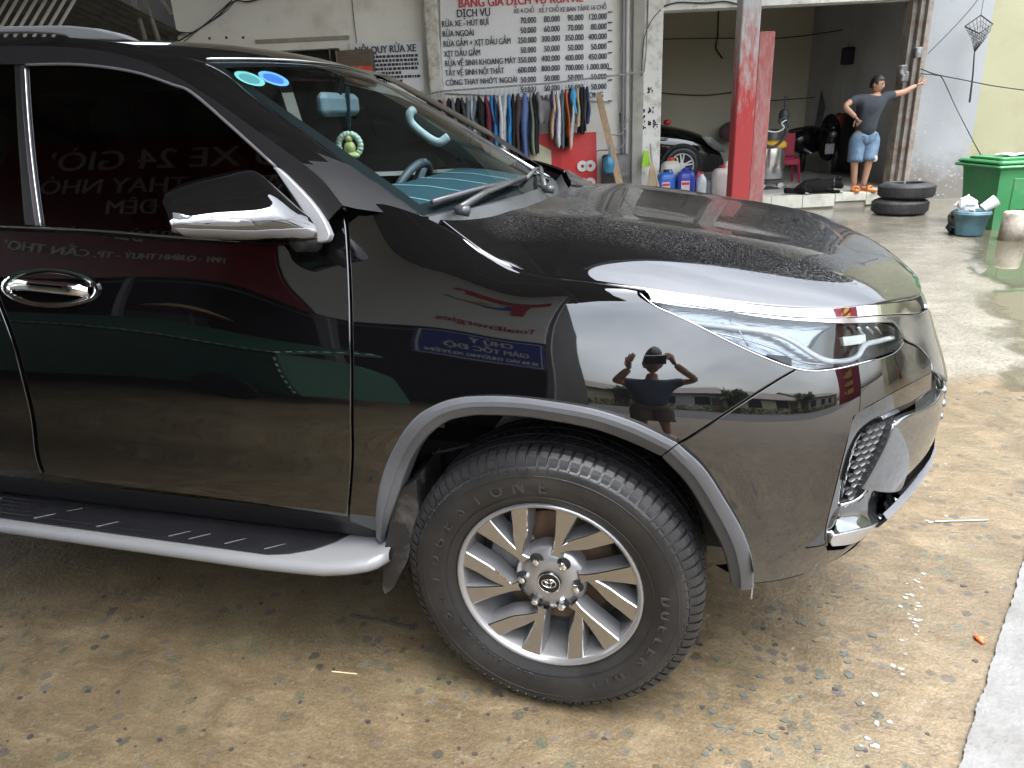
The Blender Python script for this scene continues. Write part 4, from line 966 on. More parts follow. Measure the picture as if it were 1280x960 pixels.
# ---- cabin
beige=mat('cabin_beige',(.42,.40,.36),rough=.7,var=.08); dashm=mat('dash_dark',(.03,.032,.035),rough=.55,bump=.05,bscale=200)
b=MB(); D=[]
for s in np.linspace(-1,1,21):
    y=CY+s*.68; q=1-s*s
    D.append([(-.36+.10*q,y,1.252),(-.46+.09*q,y,1.272),(-.60+.06*q,y,1.30),(-.72+.05*q,y,1.308),(-.80+.04*q,y,1.26),(-.78,y,.8)])
b.grid(D); b.build('dashboard',dashm,car,smooth=True)
b=MB(); P=[]
for s in np.linspace(-.90,.9,25):
    y=CY+s*.68; q=1-s*s; P.append([(-.42+.09*q,y,1.2705),(-.46+.09*q,y,1.279),(-.60+.06*q,y,1.307),(-.72+.05*q,y,1.315),(-.78+.045*q,y,1.285)])
b.grid(P); b.build('dash_mat',mat('dash_mat_teal',(.035,.072,.086),rough=.7,spec=.2),car,smooth=True)
for s in (-.55,-.2,.15,.5):
    y=CY+s*.68; q=1-s*s; g=MB(); g.tube([(-.46+.09*q,y,1.281),(-.60+.06*q,y,1.309),(-.72+.05*q,y,1.317)],.002,5); g.build('dash_mat_seam',mat('seam_light',(.35,.48,.5),rough=.5),car)
b=MB(); M=Matrix.Translation((-.86,1.30,1.19))@Matrix.Rotation(rad(-62),4,'Y')
b.tube([(.185*math.cos(t),.185*math.sin(t),0) for t in np.linspace(0,2*math.pi,37)],.016,10,M=M)
b.tube([(-.17,0,-.01),(.17,0,-.01)],.02,8,M=M); b.tube([(0,0,-.01),(0,-.17,-.01)],.018,8,M=M); b.lathe([(0,.01),(.06,.005),(.065,-.04)],20,M)
b.build('steering_wheel',mat('steering_grey',(.10,.10,.105),rough=.35),car,smooth=True)
for y in (.55,1.31):
    g=MB(); g.bbox(-1.75,-1.15,y-.26,y+.26,.70,.92,.06); g.bbox(-1.90,-1.70,y-.25,y+.25,.85,1.42,.06); g.bbox(-1.88,-1.76,y-.14,y+.14,1.44,1.64,.04); g.build('front_seat',mat('seat_leather',(.20,.17,.14),rough=.5,bump=.05,bscale=50),car)
g=MB(); g.bbox(-2.9,-2.65,.3,1.56,.8,1.5,.06); g.build('rear_seat',MATS['seat_leather'],car)
g=MB(); rows=[]
for i,x in enumerate((-.98,-1.2,-1.6,-2.2,-3.4)): rows.append([(x,CY+s*.50,rz(x,s)-.05-.02*(i==0)) for s in np.linspace(-1,1,9)])
g.grid(rows); g.build('headliner',beige,car,smooth=True)
g=MB(); rows=[]
for v in np.linspace(0,.74,8): p=wind.ev(np.array([1.37]),np.array([v]))[0]; rows.append([tuple(p+np.array([-.01,-.03,-.03])),tuple(p+np.array([-.10,-.0,-.05])),tuple(p+np.array([-.14,.03,-.06]))])
g.grid(rows); g.build('pillar_lining',beige,car,smooth=True)
# grab handle on the far pillar
g=MB(); hp=[(-.62,1.57,1.555),(-.60,1.53,1.55),(-.50,1.53,1.475),(-.44,1.535,1.43),(-.45,1.59,1.425)]
hp=[tuple(at(x,y,d)) for x,y,d in ((517,137,1.42),(512,143,1.40),(515,155,1.40),(535,172,1.40),(549,178,1.40),(560,171,1.42))]
g.tube(cr(hp,5),.017,10); g.build('grab_handle',mat('handle_white',(.75,.77,.75),rough=.4),car,smooth=True)
# rear-view mirror
g=MB(); c=np.array(at(424,131,.93)); M=Matrix.Translation(Vector(c))@Matrix.Rotation(rad(8),4,'Z'); g.bbox(-.02,.02,-.165,.165,-.038,.038,.016,M=M)
rv=g.build('rear_view_mirror',mat('mirror_back_grey',(.30,.33,.34),rough=.35),car); rv.modifiers.new('bevel','BEVEL').width=.006
g=MB(); g.tube([tuple(c+np.array([0,0,.03])),tuple(c+np.array([.03,0,.10]))],.012,8); g.build('mirror_stem',trim_black,rv)

# ================================================================== the yard and the garage building
YAW=rad(16.77)
RV=np.array([math.cos(YAW),math.sin(YAW),0.0]); FV=np.array([-math.sin(YAW),math.cos(YAW),0.0])
O2=np.array([CAM[0],CAM[1],0.0])
WF=Matrix.Identity(4)
for i in range(3): WF[i][0]=RV[i]; WF[i][1]=FV[i]; WF[i][3]=O2[i]
def wl(px,py,D):
    """pixel -> (a along the building front, D metres from the camera plane, z)"""
    d=pray(px,py); t=D/(d@FV); P=CAM+d*t; return ((P-O2)@RV,D,P[2])
def wp(px,py,D): a,d,z=wl(px,py,D); return O2+a*RV+d*FV+np.array([0,0,z])
def gl(px,py):
    """ground pixel -> (a, D)"""
    P=at(px,py,0.0,2); return ((P-O2)@RV,(P-O2)@FV)
def W3(a,d,z): return O2+a*RV+d*FV+np.array([0,0,z])
SETTLE=[car]
def thing(name,loc,label,cat,group=None):
    e=empty(name,tuple(loc),0,label,cat,group); SETTLE.append(e); return e

# ---- ground
def ground_material():
    m,nt,bs=principled('yard_ground'); N=nt.nodes; L=nt.links
    def n(t,**k):
        x=N.new(t)
        for a,v in k.items():
            if a in x.inputs: x.inputs[a].default_value=v
            else: setattr(x,a,v)
        return x
    def ramp(src,stops):
        r=N.new('ShaderNodeValToRGB'); e=r.color_ramp.elements
        e[0].position,e[0].color=stops[0][0],(*stops[0][1],1); e[1].position,e[1].color=stops[-1][0],(*stops[-1][1],1)
        for p,c in stops[1:-1]: q=e.new(p); q.color=(*c,1)
        L.new(src,r.inputs[0]); return r.outputs[0]
    def mix(f,a,b,mode='MIX'):
        x=N.new('ShaderNodeMix'); x.data_type='RGBA'; x.blend_type=mode
        if isinstance(f,float): x.inputs['Factor'].default_value=f
        else: L.new(f,x.inputs['Factor'])
        for s,v in (('A',a),('B',b)):
            if isinstance(v,tuple): x.inputs[s].default_value=(*v,1)
            else: L.new(v,x.inputs[s])
        return x.outputs['Result']
    def math_(op,a,b=None):
        x=N.new('ShaderNodeMath'); x.operation=op
        for i,v in enumerate((a,b)):
            if v is None: continue
            if isinstance(v,(int,float)): x.inputs[i].default_value=v
            else: L.new(v,x.inputs[i])
        return x.outputs[0]
    tc=n('ShaderNodeTexCoord'); co=tc.outputs['Object']
    def noise(s,d=6,r=.55,dist=0.0):
        x=n('ShaderNodeTexNoise',Scale=s,Detail=d,Roughness=r,Distortion=dist); L.new(co,x.inputs['Vector']); return x.outputs['Fac']
    big=noise(.9,4,.6,.3); mid=noise(6,6,.65,.6); fine=noise(60,4,.6); grit=noise(220,2,.5)
    smp=n('ShaderNodeMapping'); smp.inputs['Rotation'].default_value=(0,0,rad(-25)); smp.inputs['Scale'].default_value=(5,26,1); L.new(co,smp.inputs[0])
    stn=n('ShaderNodeTexNoise',Scale=1.0,Detail=6,Roughness=.7,Distortion=1.2); L.new(smp.outputs[0],stn.inputs['Vector']); streak=stn.outputs['Fac']
    tan=ramp(mid,[(.28,(.108,.084,.056)),(.43,(.150,.119,.080)),(.56,(.190,.153,.106)),(.68,(.235,.194,.140)),(.8,(.29,.25,.19))])
    tan=mix(.55,tan,mix(1.0,tan,ramp(streak,[(.30,(.50,.48,.46)),(.5,(1,1,1)),(.72,(1.45,1.42,1.36))]),'MULTIPLY'))
    tan=mix(ramp(big,[(.38,(0,0,0)),(.62,(.75,.75,.75))]),tan,mix(.6,tan,(.115,.088,.058)))
    # aggregate: two sizes of flat stones showing in the worn surface
    def stones(scale,thr,d0,cols,seed):
        mp=n('ShaderNodeMapping'); mp.inputs['Location'].default_value=(seed,seed*.7,0); L.new(co,mp.inputs[0])
        nz=n('ShaderNodeTexNoise',Scale=scale*.7,Detail=3); L.new(mp.outputs[0],nz.inputs['Vector'])
        add=N.new('ShaderNodeVectorMath'); add.operation='MULTIPLY_ADD'; add.inputs[1].default_value=(.035,.035,.035)
        L.new(nz.outputs['Color'],add.inputs[0]); L.new(mp.outputs[0],add.inputs[2])
        v=n('ShaderNodeTexVoronoi',Scale=scale); v.feature='F1'; L.new(add.outputs[0],v.inputs['Vector'])
        sep=N.new('ShaderNodeSeparateColor'); L.new(v.outputs['Color'],sep.inputs[0])
        pick=math_('GREATER_THAN',sep.outputs[0],thr)
        near=N.new('ShaderNodeMapRange'); near.inputs['From Min'].default_value=d0; near.inputs['From Max'].default_value=d0*.8; L.new(v.outputs['Distance'],near.inputs[0])
        return math_('MULTIPLY',pick,near.outputs[0]),ramp(sep.outputs[1],cols)
    f1,c1=stones(24,.74,.44,[(0,(.045,.045,.043)),(.4,(.095,.105,.085)),(.7,(.075,.062,.078)),(1,(.16,.155,.14))],3.1)
    f2,c2=stones(60,.72,.48,[(0,(.07,.065,.06)),(.5,(.20,.19,.165)),(.8,(.12,.115,.10)),(1,(.27,.255,.225))],7.7)
    patch=ramp(noise(1.7,4,.5),[(.33,(.4,.4,.4)),(.58,(1,1,1))])
    tan=mix(math_('MULTIPLY',math_('MULTIPLY',f2,patch),.55),tan,c2); tan=mix(math_('MULTIPLY',math_('MULTIPLY',f1,patch),.95),tan,c1)
    green=ramp(noise(2.3,3,.6,.5),[(.56,(0,0,0)),(.7,(1,1,1))])
    tan=mix(math_('MULTIPLY',green,.4),tan,(.17,.17,.115))
    tan=mix(math_('MULTIPLY',ramp(fine,[(.35,(0,0,0)),(.75,(1,1,1))]),.35),tan,mix(1.0,tan,(.55,.52,.48),'MULTIPLY'))
    tan=mix(1.0,tan,ramp(noise(130,3,.6),[(.30,(.74,.72,.70)),(.5,(.98,.98,.98)),(.70,(1.24,1.23,1.20))]),'MULTIPLY')
    tan=mix(1.0,tan,(.86,.815,.70),'MULTIPLY')
    # far zone: grey wet concrete and grit
    sx=N.new('ShaderNodeSeparateXYZ'); L.new(co,sx.inputs[0])
    D=math_('ADD',math_('MULTIPLY',sx.outputs[0],-math.sin(YAW)),math_('MULTIPLY',sx.outputs[1],math.cos(YAW)))
    Dn=math_('ADD',D,math_('MULTIPLY',math_('SUBTRACT',noise(2.5,3,.6),.5),.5))
    zr=N.new('ShaderNodeMapRange'); zr.inputs['From Min'].default_value=2.15; zr.inputs['From Max'].default_value=2.45; L.new(Dn,zr.inputs[0]); zone=zr.outputs[0]
    gr=ramp(noise(3,5,.65),[(.3,(.125,.116,.092)),(.55,(.180,.168,.138)),(.75,(.24,.226,.19))])
    vg=n('ShaderNodeTexVoronoi',Scale=75.0); L.new(co,vg.inputs['Vector'])
    gr=mix(.55,gr,mix(1.0,gr,ramp(vg.outputs['Color'],[(0,(.35,.34,.32)),(.5,(1,1,1)),(1,(1.7,1.65,1.55))]),'MULTIPLY'))
    col=mix(zone,tan,gr); L.new(col,bs.inputs['Base Color'])
    wet=ramp(noise(.55,4,.5,.4),[(.40,(0,0,0)),(.56,(1,1,1))])
    wz=N.new('ShaderNodeMapRange'); wz.inputs['From Min'].default_value=3.2; wz.inputs['From Max'].default_value=8.6; wz.inputs['To Max'].default_value=1.0; L.new(Dn,wz.inputs[0])
    wetf=math_('MAXIMUM',math_('MULTIPLY',wet,math_('MULTIPLY',zone,.5)),wz.outputs[0])
    rg=N.new('ShaderNodeMapRange'); rg.inputs['To Min'].default_value=.42; rg.inputs['To Max'].default_value=.14; L.new(wetf,rg.inputs[0]); L.new(rg.outputs[0],bs.inputs['Roughness'])
    h=math_('ADD',math_('ADD',math_('MULTIPLY',mid,.9),math_('MULTIPLY',fine,.35)),math_('MULTIPLY',grit,.12)); h=math_('ADD',h,math_('MULTIPLY',math_('MULTIPLY',vg.outputs['Distance'],zone),-.25))
    bp=n('ShaderNodeBump',Strength=.75,Distance=.012); L.new(h,bp.inputs['Height']); 
    bst=N.new('ShaderNodeMapRange'); bst.inputs['To Min'].default_value=.8; bst.inputs['To Max'].default_value=.12; L.new(wz.outputs[0],bst.inputs[0]); L.new(bst.outputs[0],bp.inputs['Strength'])
    L.new(bp.outputs[0],bs.inputs['Normal']); return m
gm=ground_material()
b=MB(); n=40
b.add([(-260,-260,0),(260,-260,0),(260,260,0),(-260,260,0)],[(0,1,2,3)]); tag(b.build('ground',gm),kind='structure')
# pale concrete strip at the right foot
edge=[(1290,672),(1281,700),(1273,722),(1268,741),(1259,770),(1250,794),(1243,822),(1236,838),(1231,862),(1221,884),(1216,905),(1207,930),(1203,948),(1194,975)]
pe=[at(x+rng.uniform(-1.5,1.5),y,0,2) for x,y in cr(edge,6)]
far=[(pe[0][0]+1.6,pe[0][1]-.1,0),(pe[-1][0]+1.9,pe[-1][1]-.25,0)]
poly=[(p[0],p[1]) for p in pe][::-1]+[(f[0],f[1]) for f in far]
b=MB(); b.prism(poly,0.0,.012); tag(b.build('concrete_strip',mat('pale_concrete',(.165,.165,.16),rough=.8,var=.10,vscale=12,bump=.35,bscale=60,dirt=(.125,.122,.114),dscale=9,damt=.45)),kind='structure')
# muddy puddle: its edge thins out irregularly over the ground
def puddle_material():
    m,nt,b=principled('muddy_water'); N=nt.nodes; L=nt.links
    b.inputs['Base Color'].default_value=(.085,.078,.055,1); b.inputs['Roughness'].default_value=.03; b.inputs['IOR'].default_value=1.5
    tc=N.new('ShaderNodeTexCoord'); sp=N.new('ShaderNodeSeparateXYZ'); L.new(tc.outputs['Object'],sp.inputs[0])
    q0=at(1206,306,0,2); q1=at(1262,455,0,2); d=(q1-q0)/np.linalg.norm(q1-q0); nn=np.array([-d[1],d[0]]); nn=nn if nn[0]>0 else -nn
    def mth(op,a,c): 
        x=N.new('ShaderNodeMath'); x.operation=op
        for i,v in enumerate((a,c)):
            if isinstance(v,(int,float)): x.inputs[i].default_value=v
            else: L.new(v,x.inputs[i])
        return x.outputs[0]
    s=mth('ADD',mth('MULTIPLY',sp.outputs[0],float(nn[0])),mth('MULTIPLY',sp.outputs[1],float(nn[1]))); s=mth('SUBTRACT',s,float(nn[0]*q0[0]+nn[1]*q0[1]))
    nz=N.new('ShaderNodeTexNoise'); nz.inputs['Scale'].default_value=1.6; nz.inputs['Detail'].default_value=6; nz.inputs['Roughness'].default_value=.6; L.new(tc.outputs['Object'],nz.inputs['Vector'])
    s=mth('ADD',s,mth('MULTIPLY',mth('SUBTRACT',nz.outputs['Fac'],.5),.9))
    r=N.new('ShaderNodeMapRange'); r.inputs['From Min'].default_value=-.02; r.inputs['From Max'].default_value=.16; L.new(s,r.inputs[0]); L.new(r.outputs[0],b.inputs['Alpha'])
    n3=N.new('ShaderNodeTexNoise'); n3.inputs['Scale'].default_value=6; L.new(tc.outputs['Object'],n3.inputs['Vector']); bp=N.new('ShaderNodeBump'); bp.inputs['Strength'].default_value=.02; L.new(n3.outputs['Fac'],bp.inputs['Height']); L.new(bp.outputs[0],b.inputs['Normal'])
    return m
pud=[(1150,290),(1165,320),(1180,345),(1195,372),(1205,398),(1212,420),(1218,448),(1222,490),(1300,490),(1420,480),(1420,300),(1300,285)]
pp=[at(x,y,0,2) for x,y in cr(pud[:8],6)]+[at(x,y,0,2) for x,y in pud[8:]]
wm=puddle_material()
b=MB(); b.add([(p[0],p[1],.004) for p in pp],[tuple(range(len(pp)))]); tag(b.build('puddle',wm),kind='structure')
film_=[(1050,272),(1090,266),(1140,273),(1185,276),(1200,284),(1190,296),(1150,292),(1110,287),(1075,283)]
# small things lying on the ground
def chips(name,n,area,size,m,seed,flat=.25):
    r=random.Random(seed); b=MB()
    for k in range(n):
        x,y=area(r); p=at(x,y,0,2); s=size*r.uniform(.4,1.3); a0=r.uniform(0,6.3); ns=r.choice((4,5,6))
        pts=[(p[0]+s*r.uniform(.5,1)*math.cos(a0+6.283*i/ns)*1.25,p[1]+s*r.uniform(.5,1)*math.sin(a0+6.283*i/ns)) for i in range(ns)]
        b.prism(pts,.0005,.0005+s*flat)
    return tag(b.build(name,m),kind='stuff')
def flake_area(r):
    t=r.random(); i=t*4; P=[(1190,560),(1150,690),(1146,745),(1140,800),(1085,935)]; k=min(int(i),3); f=i-k
    w=6+18*abs(math.sin(t*9)); t=round(t*9)/9+.03*r.gauss(0,1) if r.random()<.6 else t; t=min(max(t,0),.999); i=t*4; k=min(int(i),3); f=i-k; return P[k][0]+(P[k+1][0]-P[k][0])*f+r.gauss(0,w*.5),P[k][1]+(P[k+1][1]-P[k][1])*f+r.gauss(0,6)
tag(chips('paint_flakes',48,flake_area,.0085,mat('white_flake',(.26,.255,.24),rough=.6,var=.3,vscale=30),5,.2),'white flakes of paint and mortar strewn in a line before the bumper','debris')
tag(chips('stone_chips',110,lambda r:(r.uniform(0,1240),r.uniform(720,960)),.0075,mat('dark_chip',(.042,.037,.041),rough=.5,var=.3,vscale=3),6,.3),'small dark stone chips scattered over the tan ground','debris')
tag(chips('stone_chips',70,lambda r:(r.uniform(860,1100),r.uniform(740,950)),.010,mat('green_grey_chip',(.075,.085,.072),rough=.5,var=.3,vscale=3),8,.2),'greyish green stone chips beside the front tyre','debris')
b=MB(); p0=at(438,770,0,2); p1=at(517,786,0,2); b.tube([p0+[0,0,.004],(p0+p1)/2+[0,0,.006],p1+[0,0,.004]],.004,6); tag(b.build('twig',mat('dark_twig',(.03,.025,.022),rough=.7)),'thin dark twig lying left of the front tyre','twig')
b=MB(); p0=at(415,840,0,2); p1=at(446,843,0,2); b.tube([p0+[0,0,.002],p1+[0,0,.002]],.0016,5); tag(b.build('straw',mat('yellow_straw',(.65,.58,.33),rough=.7)),'short pale straw lying left of the tyre','straw')
b=MB(); p0=at(1168,653,0,2); p1=at(1235,651,0,2); b.tube([p0+[0,0,.004],p1+[0,0,.004]],.0032,6); tag(b.build('steel_rod',mat('rod_grey',(.25,.27,.28),rough=.4,metal=.6)),'thin grey rod lying ahead of the bumper','rod')
b=MB(); p=at(1225,801,0,2); b.sphere((p[0],p[1],.008),(.014,.009,.008),8,6); b.tube([(p[0]-.012,p[1]+.012,.006),(p[0]+.004,p[1]-.016,.006)],.006,6); tag(b.build('bottle_cap_scrap',mat('orange_scrap',(.75,.13,.04),rough=.5),smooth=True),'bright orange plastic scrap beside the pale concrete strip','scrap')

# ---- garage building (front plane D=11.2)
DW=11.2
wall_grey=mat('wall_plaster_grey',(.82,.81,.75),rough=.85,var=.07,vscale=1.2,bump=.05,bscale=20,dirt=(.55,.52,.46),dscale=1.6,damt=.05)
wall_white=mat('wall_whitewash',(.30,.318,.335),rough=.85,damp=(.16,.147,.128),var=.05,vscale=2,bump=.06,bscale=25,dirt=(.27,.26,.24),dscale=2.5,damt=.0)
wall_yellow=mat('wall_yellow',(.33,.322,.21),rough=.85,damp=(.19,.178,.127),var=.05,vscale=1.5,bump=.05,bscale=20,dirt=(.28,.27,.175),dscale=2.2,damt=.0)
wall_in=mat('inner_wall_beige',(.74,.70,.57),rough=.85,var=.06,vscale=1.5)
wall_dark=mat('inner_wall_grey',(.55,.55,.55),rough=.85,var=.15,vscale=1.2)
rust=mat('rusty_frame',(.27,.25,.22),rough=.75,var=.2,vscale=6,dirt=(.17,.08,.045),dscale=7,damt=.35)
old_white=mat('old_white_paint',(.76,.755,.72),rough=.75,var=.05,vscale=5,dirt=(.30,.26,.20),dscale=6,damt=.12)
bld=thing('garage_building',W3(2,DW,0),'long plastered garage building with an open bay behind the car','building')
def bx(name,a0,a1,d0,d1,z0,z1,m,par,bev=None):
    b=MB()
    (b.bbox(a0,a1,d0,d1,z0,z1,bev,WF) if bev else b.box(a0,a1,d0,d1,z0,z1,WF)); return b.build(name,m,par)
aPL=wl(790,110,DW)[0]; aOL=wl(825,120,DW)[0]; aOR=wl(1131,118,DW)[0]; aWL=wl(219,30,DW)[0]; aJ=wl(1150,118,DW)[0]; aWR=wl(1224,118,DW)[0]
zL=wl(860,12,DW)[2]; zS=.20
# opening in the left wall (dark slot behind the notice)
s0,s1=wl(338,70,DW)[0],wl(425,70,DW)[0]; sz1=wl(380,62,DW)[2]; sz0=sz1-.55
bx('wall',aWL,s0,DW,DW+.2,0,5.2,wall_grey,bld); bx('wall',s0,s1,DW,DW+.2,sz1,5.2,wall_grey,bld); bx('wall',s0,s1,DW,DW+.2,0,sz0,wall_grey,bld); bx('wall',s1,aPL,DW,DW+.2,0,5.2,wall_grey,bld)
bx('window_recess',s0-.05,s1+.05,DW+.22,DW+.3,sz0-.1,sz1+.1,gap_black,bld)
bx('window_bar',s1-.16,s1-.145,DW+.05,DW+.08,sz0,sz1,rust,bld)
sh=wl(320,53,DW); sh2=wl(437,49,DW); bx('mortar_ledge',sh[0],sh2[0],DW-.03,DW+.01,sh[2]-.02,sh[2]+.03,mat('old_mortar',(.33,.31,.25),rough=.9,var=.2,vscale=12,bump=.3,bscale=40),bld)
for x,y in ((262,48),(283,47),(304,47)):
    a,_,z=wl(x,y,DW); bx('bolt_hole',a-.015,a+.015,DW-.006,DW+.01,z-.015,z+.015,gap_black,bld)
bx('pillar',aPL+.02,aOL,DW-.10,DW+.35,0,5.2,old_white,bld,.01)
bx('pillar_edge',aPL-.02,aPL+.14,DW-.16,DW-.09,0,5.2,mat('stained_concrete',(.40,.385,.35),rough=.85,var=.15,vscale=6,dirt=(.16,.15,.13),dscale=3,damt=.2),bld,.01)
bx('lintel',aOL+.003,aJ,DW-.02,DW+.3,zL,5.2,old_white,bld)
bx('roof_slab',aWL-.2,aWR,DW-.35,DW+8,5.2,5.4,wall_grey,bld)
# right of the bay: jamb, white pier, then the yellow neighbour
bx('wall',aJ,aWR,DW-.0,DW+.35,0,5.2,wall_white,bld)
for k,(p0,p1,dd) in enumerate(((1131,1137,.10),(1137,1143,.02),(1143,1150,-.04))):
    a0=wl(p0,118,DW)[0]; a1=wl(p1,118,DW)[0]; bx('door_jamb',a0+.002,a1-.002,DW+dd,DW+.32,zS*0,zL-.003 if k<2 else 5.2,rust,bld,.006)
yb=thing('yellow_building',W3(aWR+3,DW,0),'pale yellow rendered building at the right edge','building')
bx('wall',aWR+.004,aWR+8,DW+.10,DW+.4,0,5.5,wall_yellow,yb); bx('wall',aWR+8,aWR+8.2,DW+.1,DW+7,0,5.5,wall_yellow,yb); bx('roof_slab',aWR+.004,aWR+8.4,DW-.1,DW+7,5.5,5.7,wall_yellow,yb)
# bay interior
bx('floor',aPL,aJ,DW-.02,DW+6,0,zS-.012,mat('bay_floor',(.45,.44,.40),rough=.6,var=.15,vscale=3),bld)
bx('back_wall',aPL-2.5,aJ+1.5,DW+5,DW+5.2,0,5.2,wall_in,bld)
tz=wl(900,118,DW+5)[2]; bx('tile_wainscot',aPL-2.5,aJ-2.9,DW+4.96,DW+5,zS,tz,mat('glazed_wainscot',(.52,.53,.50),rough=.3,var=.06,vscale=2),bld)
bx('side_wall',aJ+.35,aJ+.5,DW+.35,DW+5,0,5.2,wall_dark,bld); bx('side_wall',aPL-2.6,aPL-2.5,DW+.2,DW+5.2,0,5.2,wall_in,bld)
a0=wl(1072,60,DW+3.5)[0]; bx('partition',a0,aJ+.34,DW+3.3,DW+3.45,zS,wl(1100,18,DW+3.4)[2],wall_dark,bld)
bx('dark_cupboard',wl(1092,200,DW+2.5)[0],aJ+.3,DW+2.3,DW+3.2,zS,wl(1100,140,DW+2.5)[2],mat('dark_cupboard',(.03,.03,.032),rough=.6),bld)
# step with tile edging
stl=mat('step_tile',(.62,.61,.53),rough=.45,var=.10,vscale=5,dirt=(.38,.36,.28),dscale=6,damt=.2)
step=bx('step',wl(800,240,10.8)[0],wl(1116,245,10.8)[0],10.82,DW-.03,0,zS-.014,mat('step_concrete',(.40,.37,.31),rough=.85,var=.15,vscale=5,bump=.15,bscale=30),bld)
sa,sb=wl(805,240,10.8)[0],wl(1118,240,10.8)[0]; a=sa; k=0
while a<sb-.05:
    w=min(.47+.04*math.sin(k*3.1),sb-a); g=MB(); dz=.004*math.sin(k*2.3)
    g.bbox(a+.003,a+w-.003,10.79,11.15,zS-.012,zS+.002+dz,.003,WF); g.build('tile',stl,step)
    g=MB(); g.bbox(a+.003,a+w-.003,10.785+.003*math.sin(k*5),10.815,zS-.012-(.165 if k not in (6,) else .10),zS-.013,.003,WF); g.build('tile',stl,step); a+=w; k+=1
# wainscot stains: chips of missing paint on the pier
g=MB(); r=random.Random(4)
for _ in range(60):
    x=r.uniform(1128,1210); y=r.choice((r.uniform(205,246),r.uniform(110,246),r.uniform(215,246))); A_=wl(x,y,DW-.002)
    if not aJ+.02<A_[0]<aWR-.02: continue
    s=r.uniform(.008,.03); pts=[(A_[0]+s*r.uniform(.5,1.2)*math.cos(t),A_[2]+s*.7*r.uniform(.4,1.2)*math.sin(t)) for t in np.linspace(0,6.28,7)[:-1]]
    g.add([(p[0],DW-.002,p[1]) for p in pts]+[(p[0],DW+.001,p[1]) for p in pts],[(0,1,2,3,4,5)]+[(i,(i+1)%6,6+(i+1)%6,6+i) for i in range(6)],WF)
tag(g.build('paint_damage',mat('bare_plaster',(.38,.35,.31),rough=.9,var=.2,vscale=30),bld),kind='stuff')
# black hand stamps on the pillar
g=MB(); r=random.Random(9)
for (x,y) in ((804,116),(811,114),(815,113),(805,140),(811,139),(815,138),(804,148),(805,158),(812,156),(817,155),(820,157)):
    for q in range(6):
        A_=wl(x+r.uniform(-1.6,1.6),y+r.uniform(-4,4),DW-.103); s=r.uniform(.006,.02)
        pts=[(A_[0]+s*r.uniform(.5,1.1)*math.cos(t),A_[2]+s*1.4*r.uniform(.5,1.1)*math.sin(t)) for t in np.linspace(0,6.28,6)[:-1]]
        g.add([(p[0],DW-.1035,p[1]) for p in pts]+[(p[0],DW-.0995,p[1]) for p in pts],[(0,1,2,3,4)]+[(i,(i+1)%5,5+(i+1)%5,5+i) for i in range(5)],WF)
tag(g.build('black_smudges',mat('black_smudge',(.02,.02,.02),rough=.8),bld),kind='stuff')
# old pipe column left of the price banner
colm=mat('flaking_column',(.60,.60,.55),rough=.7,var=.06,vscale=5,dirt=(.22,.15,.08),dscale=7,damt=.3)
a,_,z=wl(543,60,11.0); g=MB(); g.bbox(a-.11,a+.08,10.96,11.16,0,5.2,.02,WF); tag(g.build('concrete_column',colm),'narrow flaking white column left of the price banner','column')
# vertical pipes and hose right of the banner
for (x,rr,cc,lab) in ((779,.022,(.30,.30,.31),'thin grey standpipe beside the wooden plank'),(784,.030,(.62,.62,.62),'pale grey standpipe next to the white pillar')):
    a,_,z=wl(x,100,11.1); g=MB(); g.tube([W3(a,11.1,0),W3(a,11.1,3),W3(a,11.1,4.6)],rr,8); tag(g.build('standpipe',mat('pipe_%d'%x,cc,rough=.5),smooth=True),lab,'pipe')

# ---- shed with corrugated roof, far left
shd=thing('lean_to_shed',W3(-6.5,12,0),'dark lean-to shed with corrugated roof at upper left','shed')
tin=mat('old_tin',(.13,.12,.10),rough=.75,var=.35,vscale=4,dirt=(.06,.055,.05),dscale=5,damt=.4)
g=MB(); rows=[]
for i in range(180):
    t=i/179; aa=-11+ (aWL+.15+11)*t; w=.018*math.sin(i*math.pi/2.0)
    rows.append([tuple(W3(aa,7.2,3.18+w)),tuple(W3(aa,9.5,2.95+w)),tuple(W3(aa,12.6,2.62+w))])
g.grid(rows); g.build('corrugated_roof',tin,shd,smooth=True)
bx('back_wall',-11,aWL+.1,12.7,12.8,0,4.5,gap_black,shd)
for (x0,y0,x1,y1) in ((165,-10,182,50),(178,-10,200,55),(196,-10,214,18),(2,-10,14,40),(64,-10,68,20)):
    g=MB(); g.tube([wp(x0,y0,10.2),wp(x1,y1,10.2)],.028,7); g.build('pole',mat('bamboo_pole',(.22,.20,.17),rough=.7,var=.2,vscale=8),shd,smooth=True)
g=MB(); 
for k in range(9):
    g2=MB(); x=-30+12*k; g2.tube([wp(x,46,9.0),wp(x+34,-12,9.0)],.016,6); g2.build('slat',mat('pale_slat',(.62,.62,.60),rough=.6),shd)

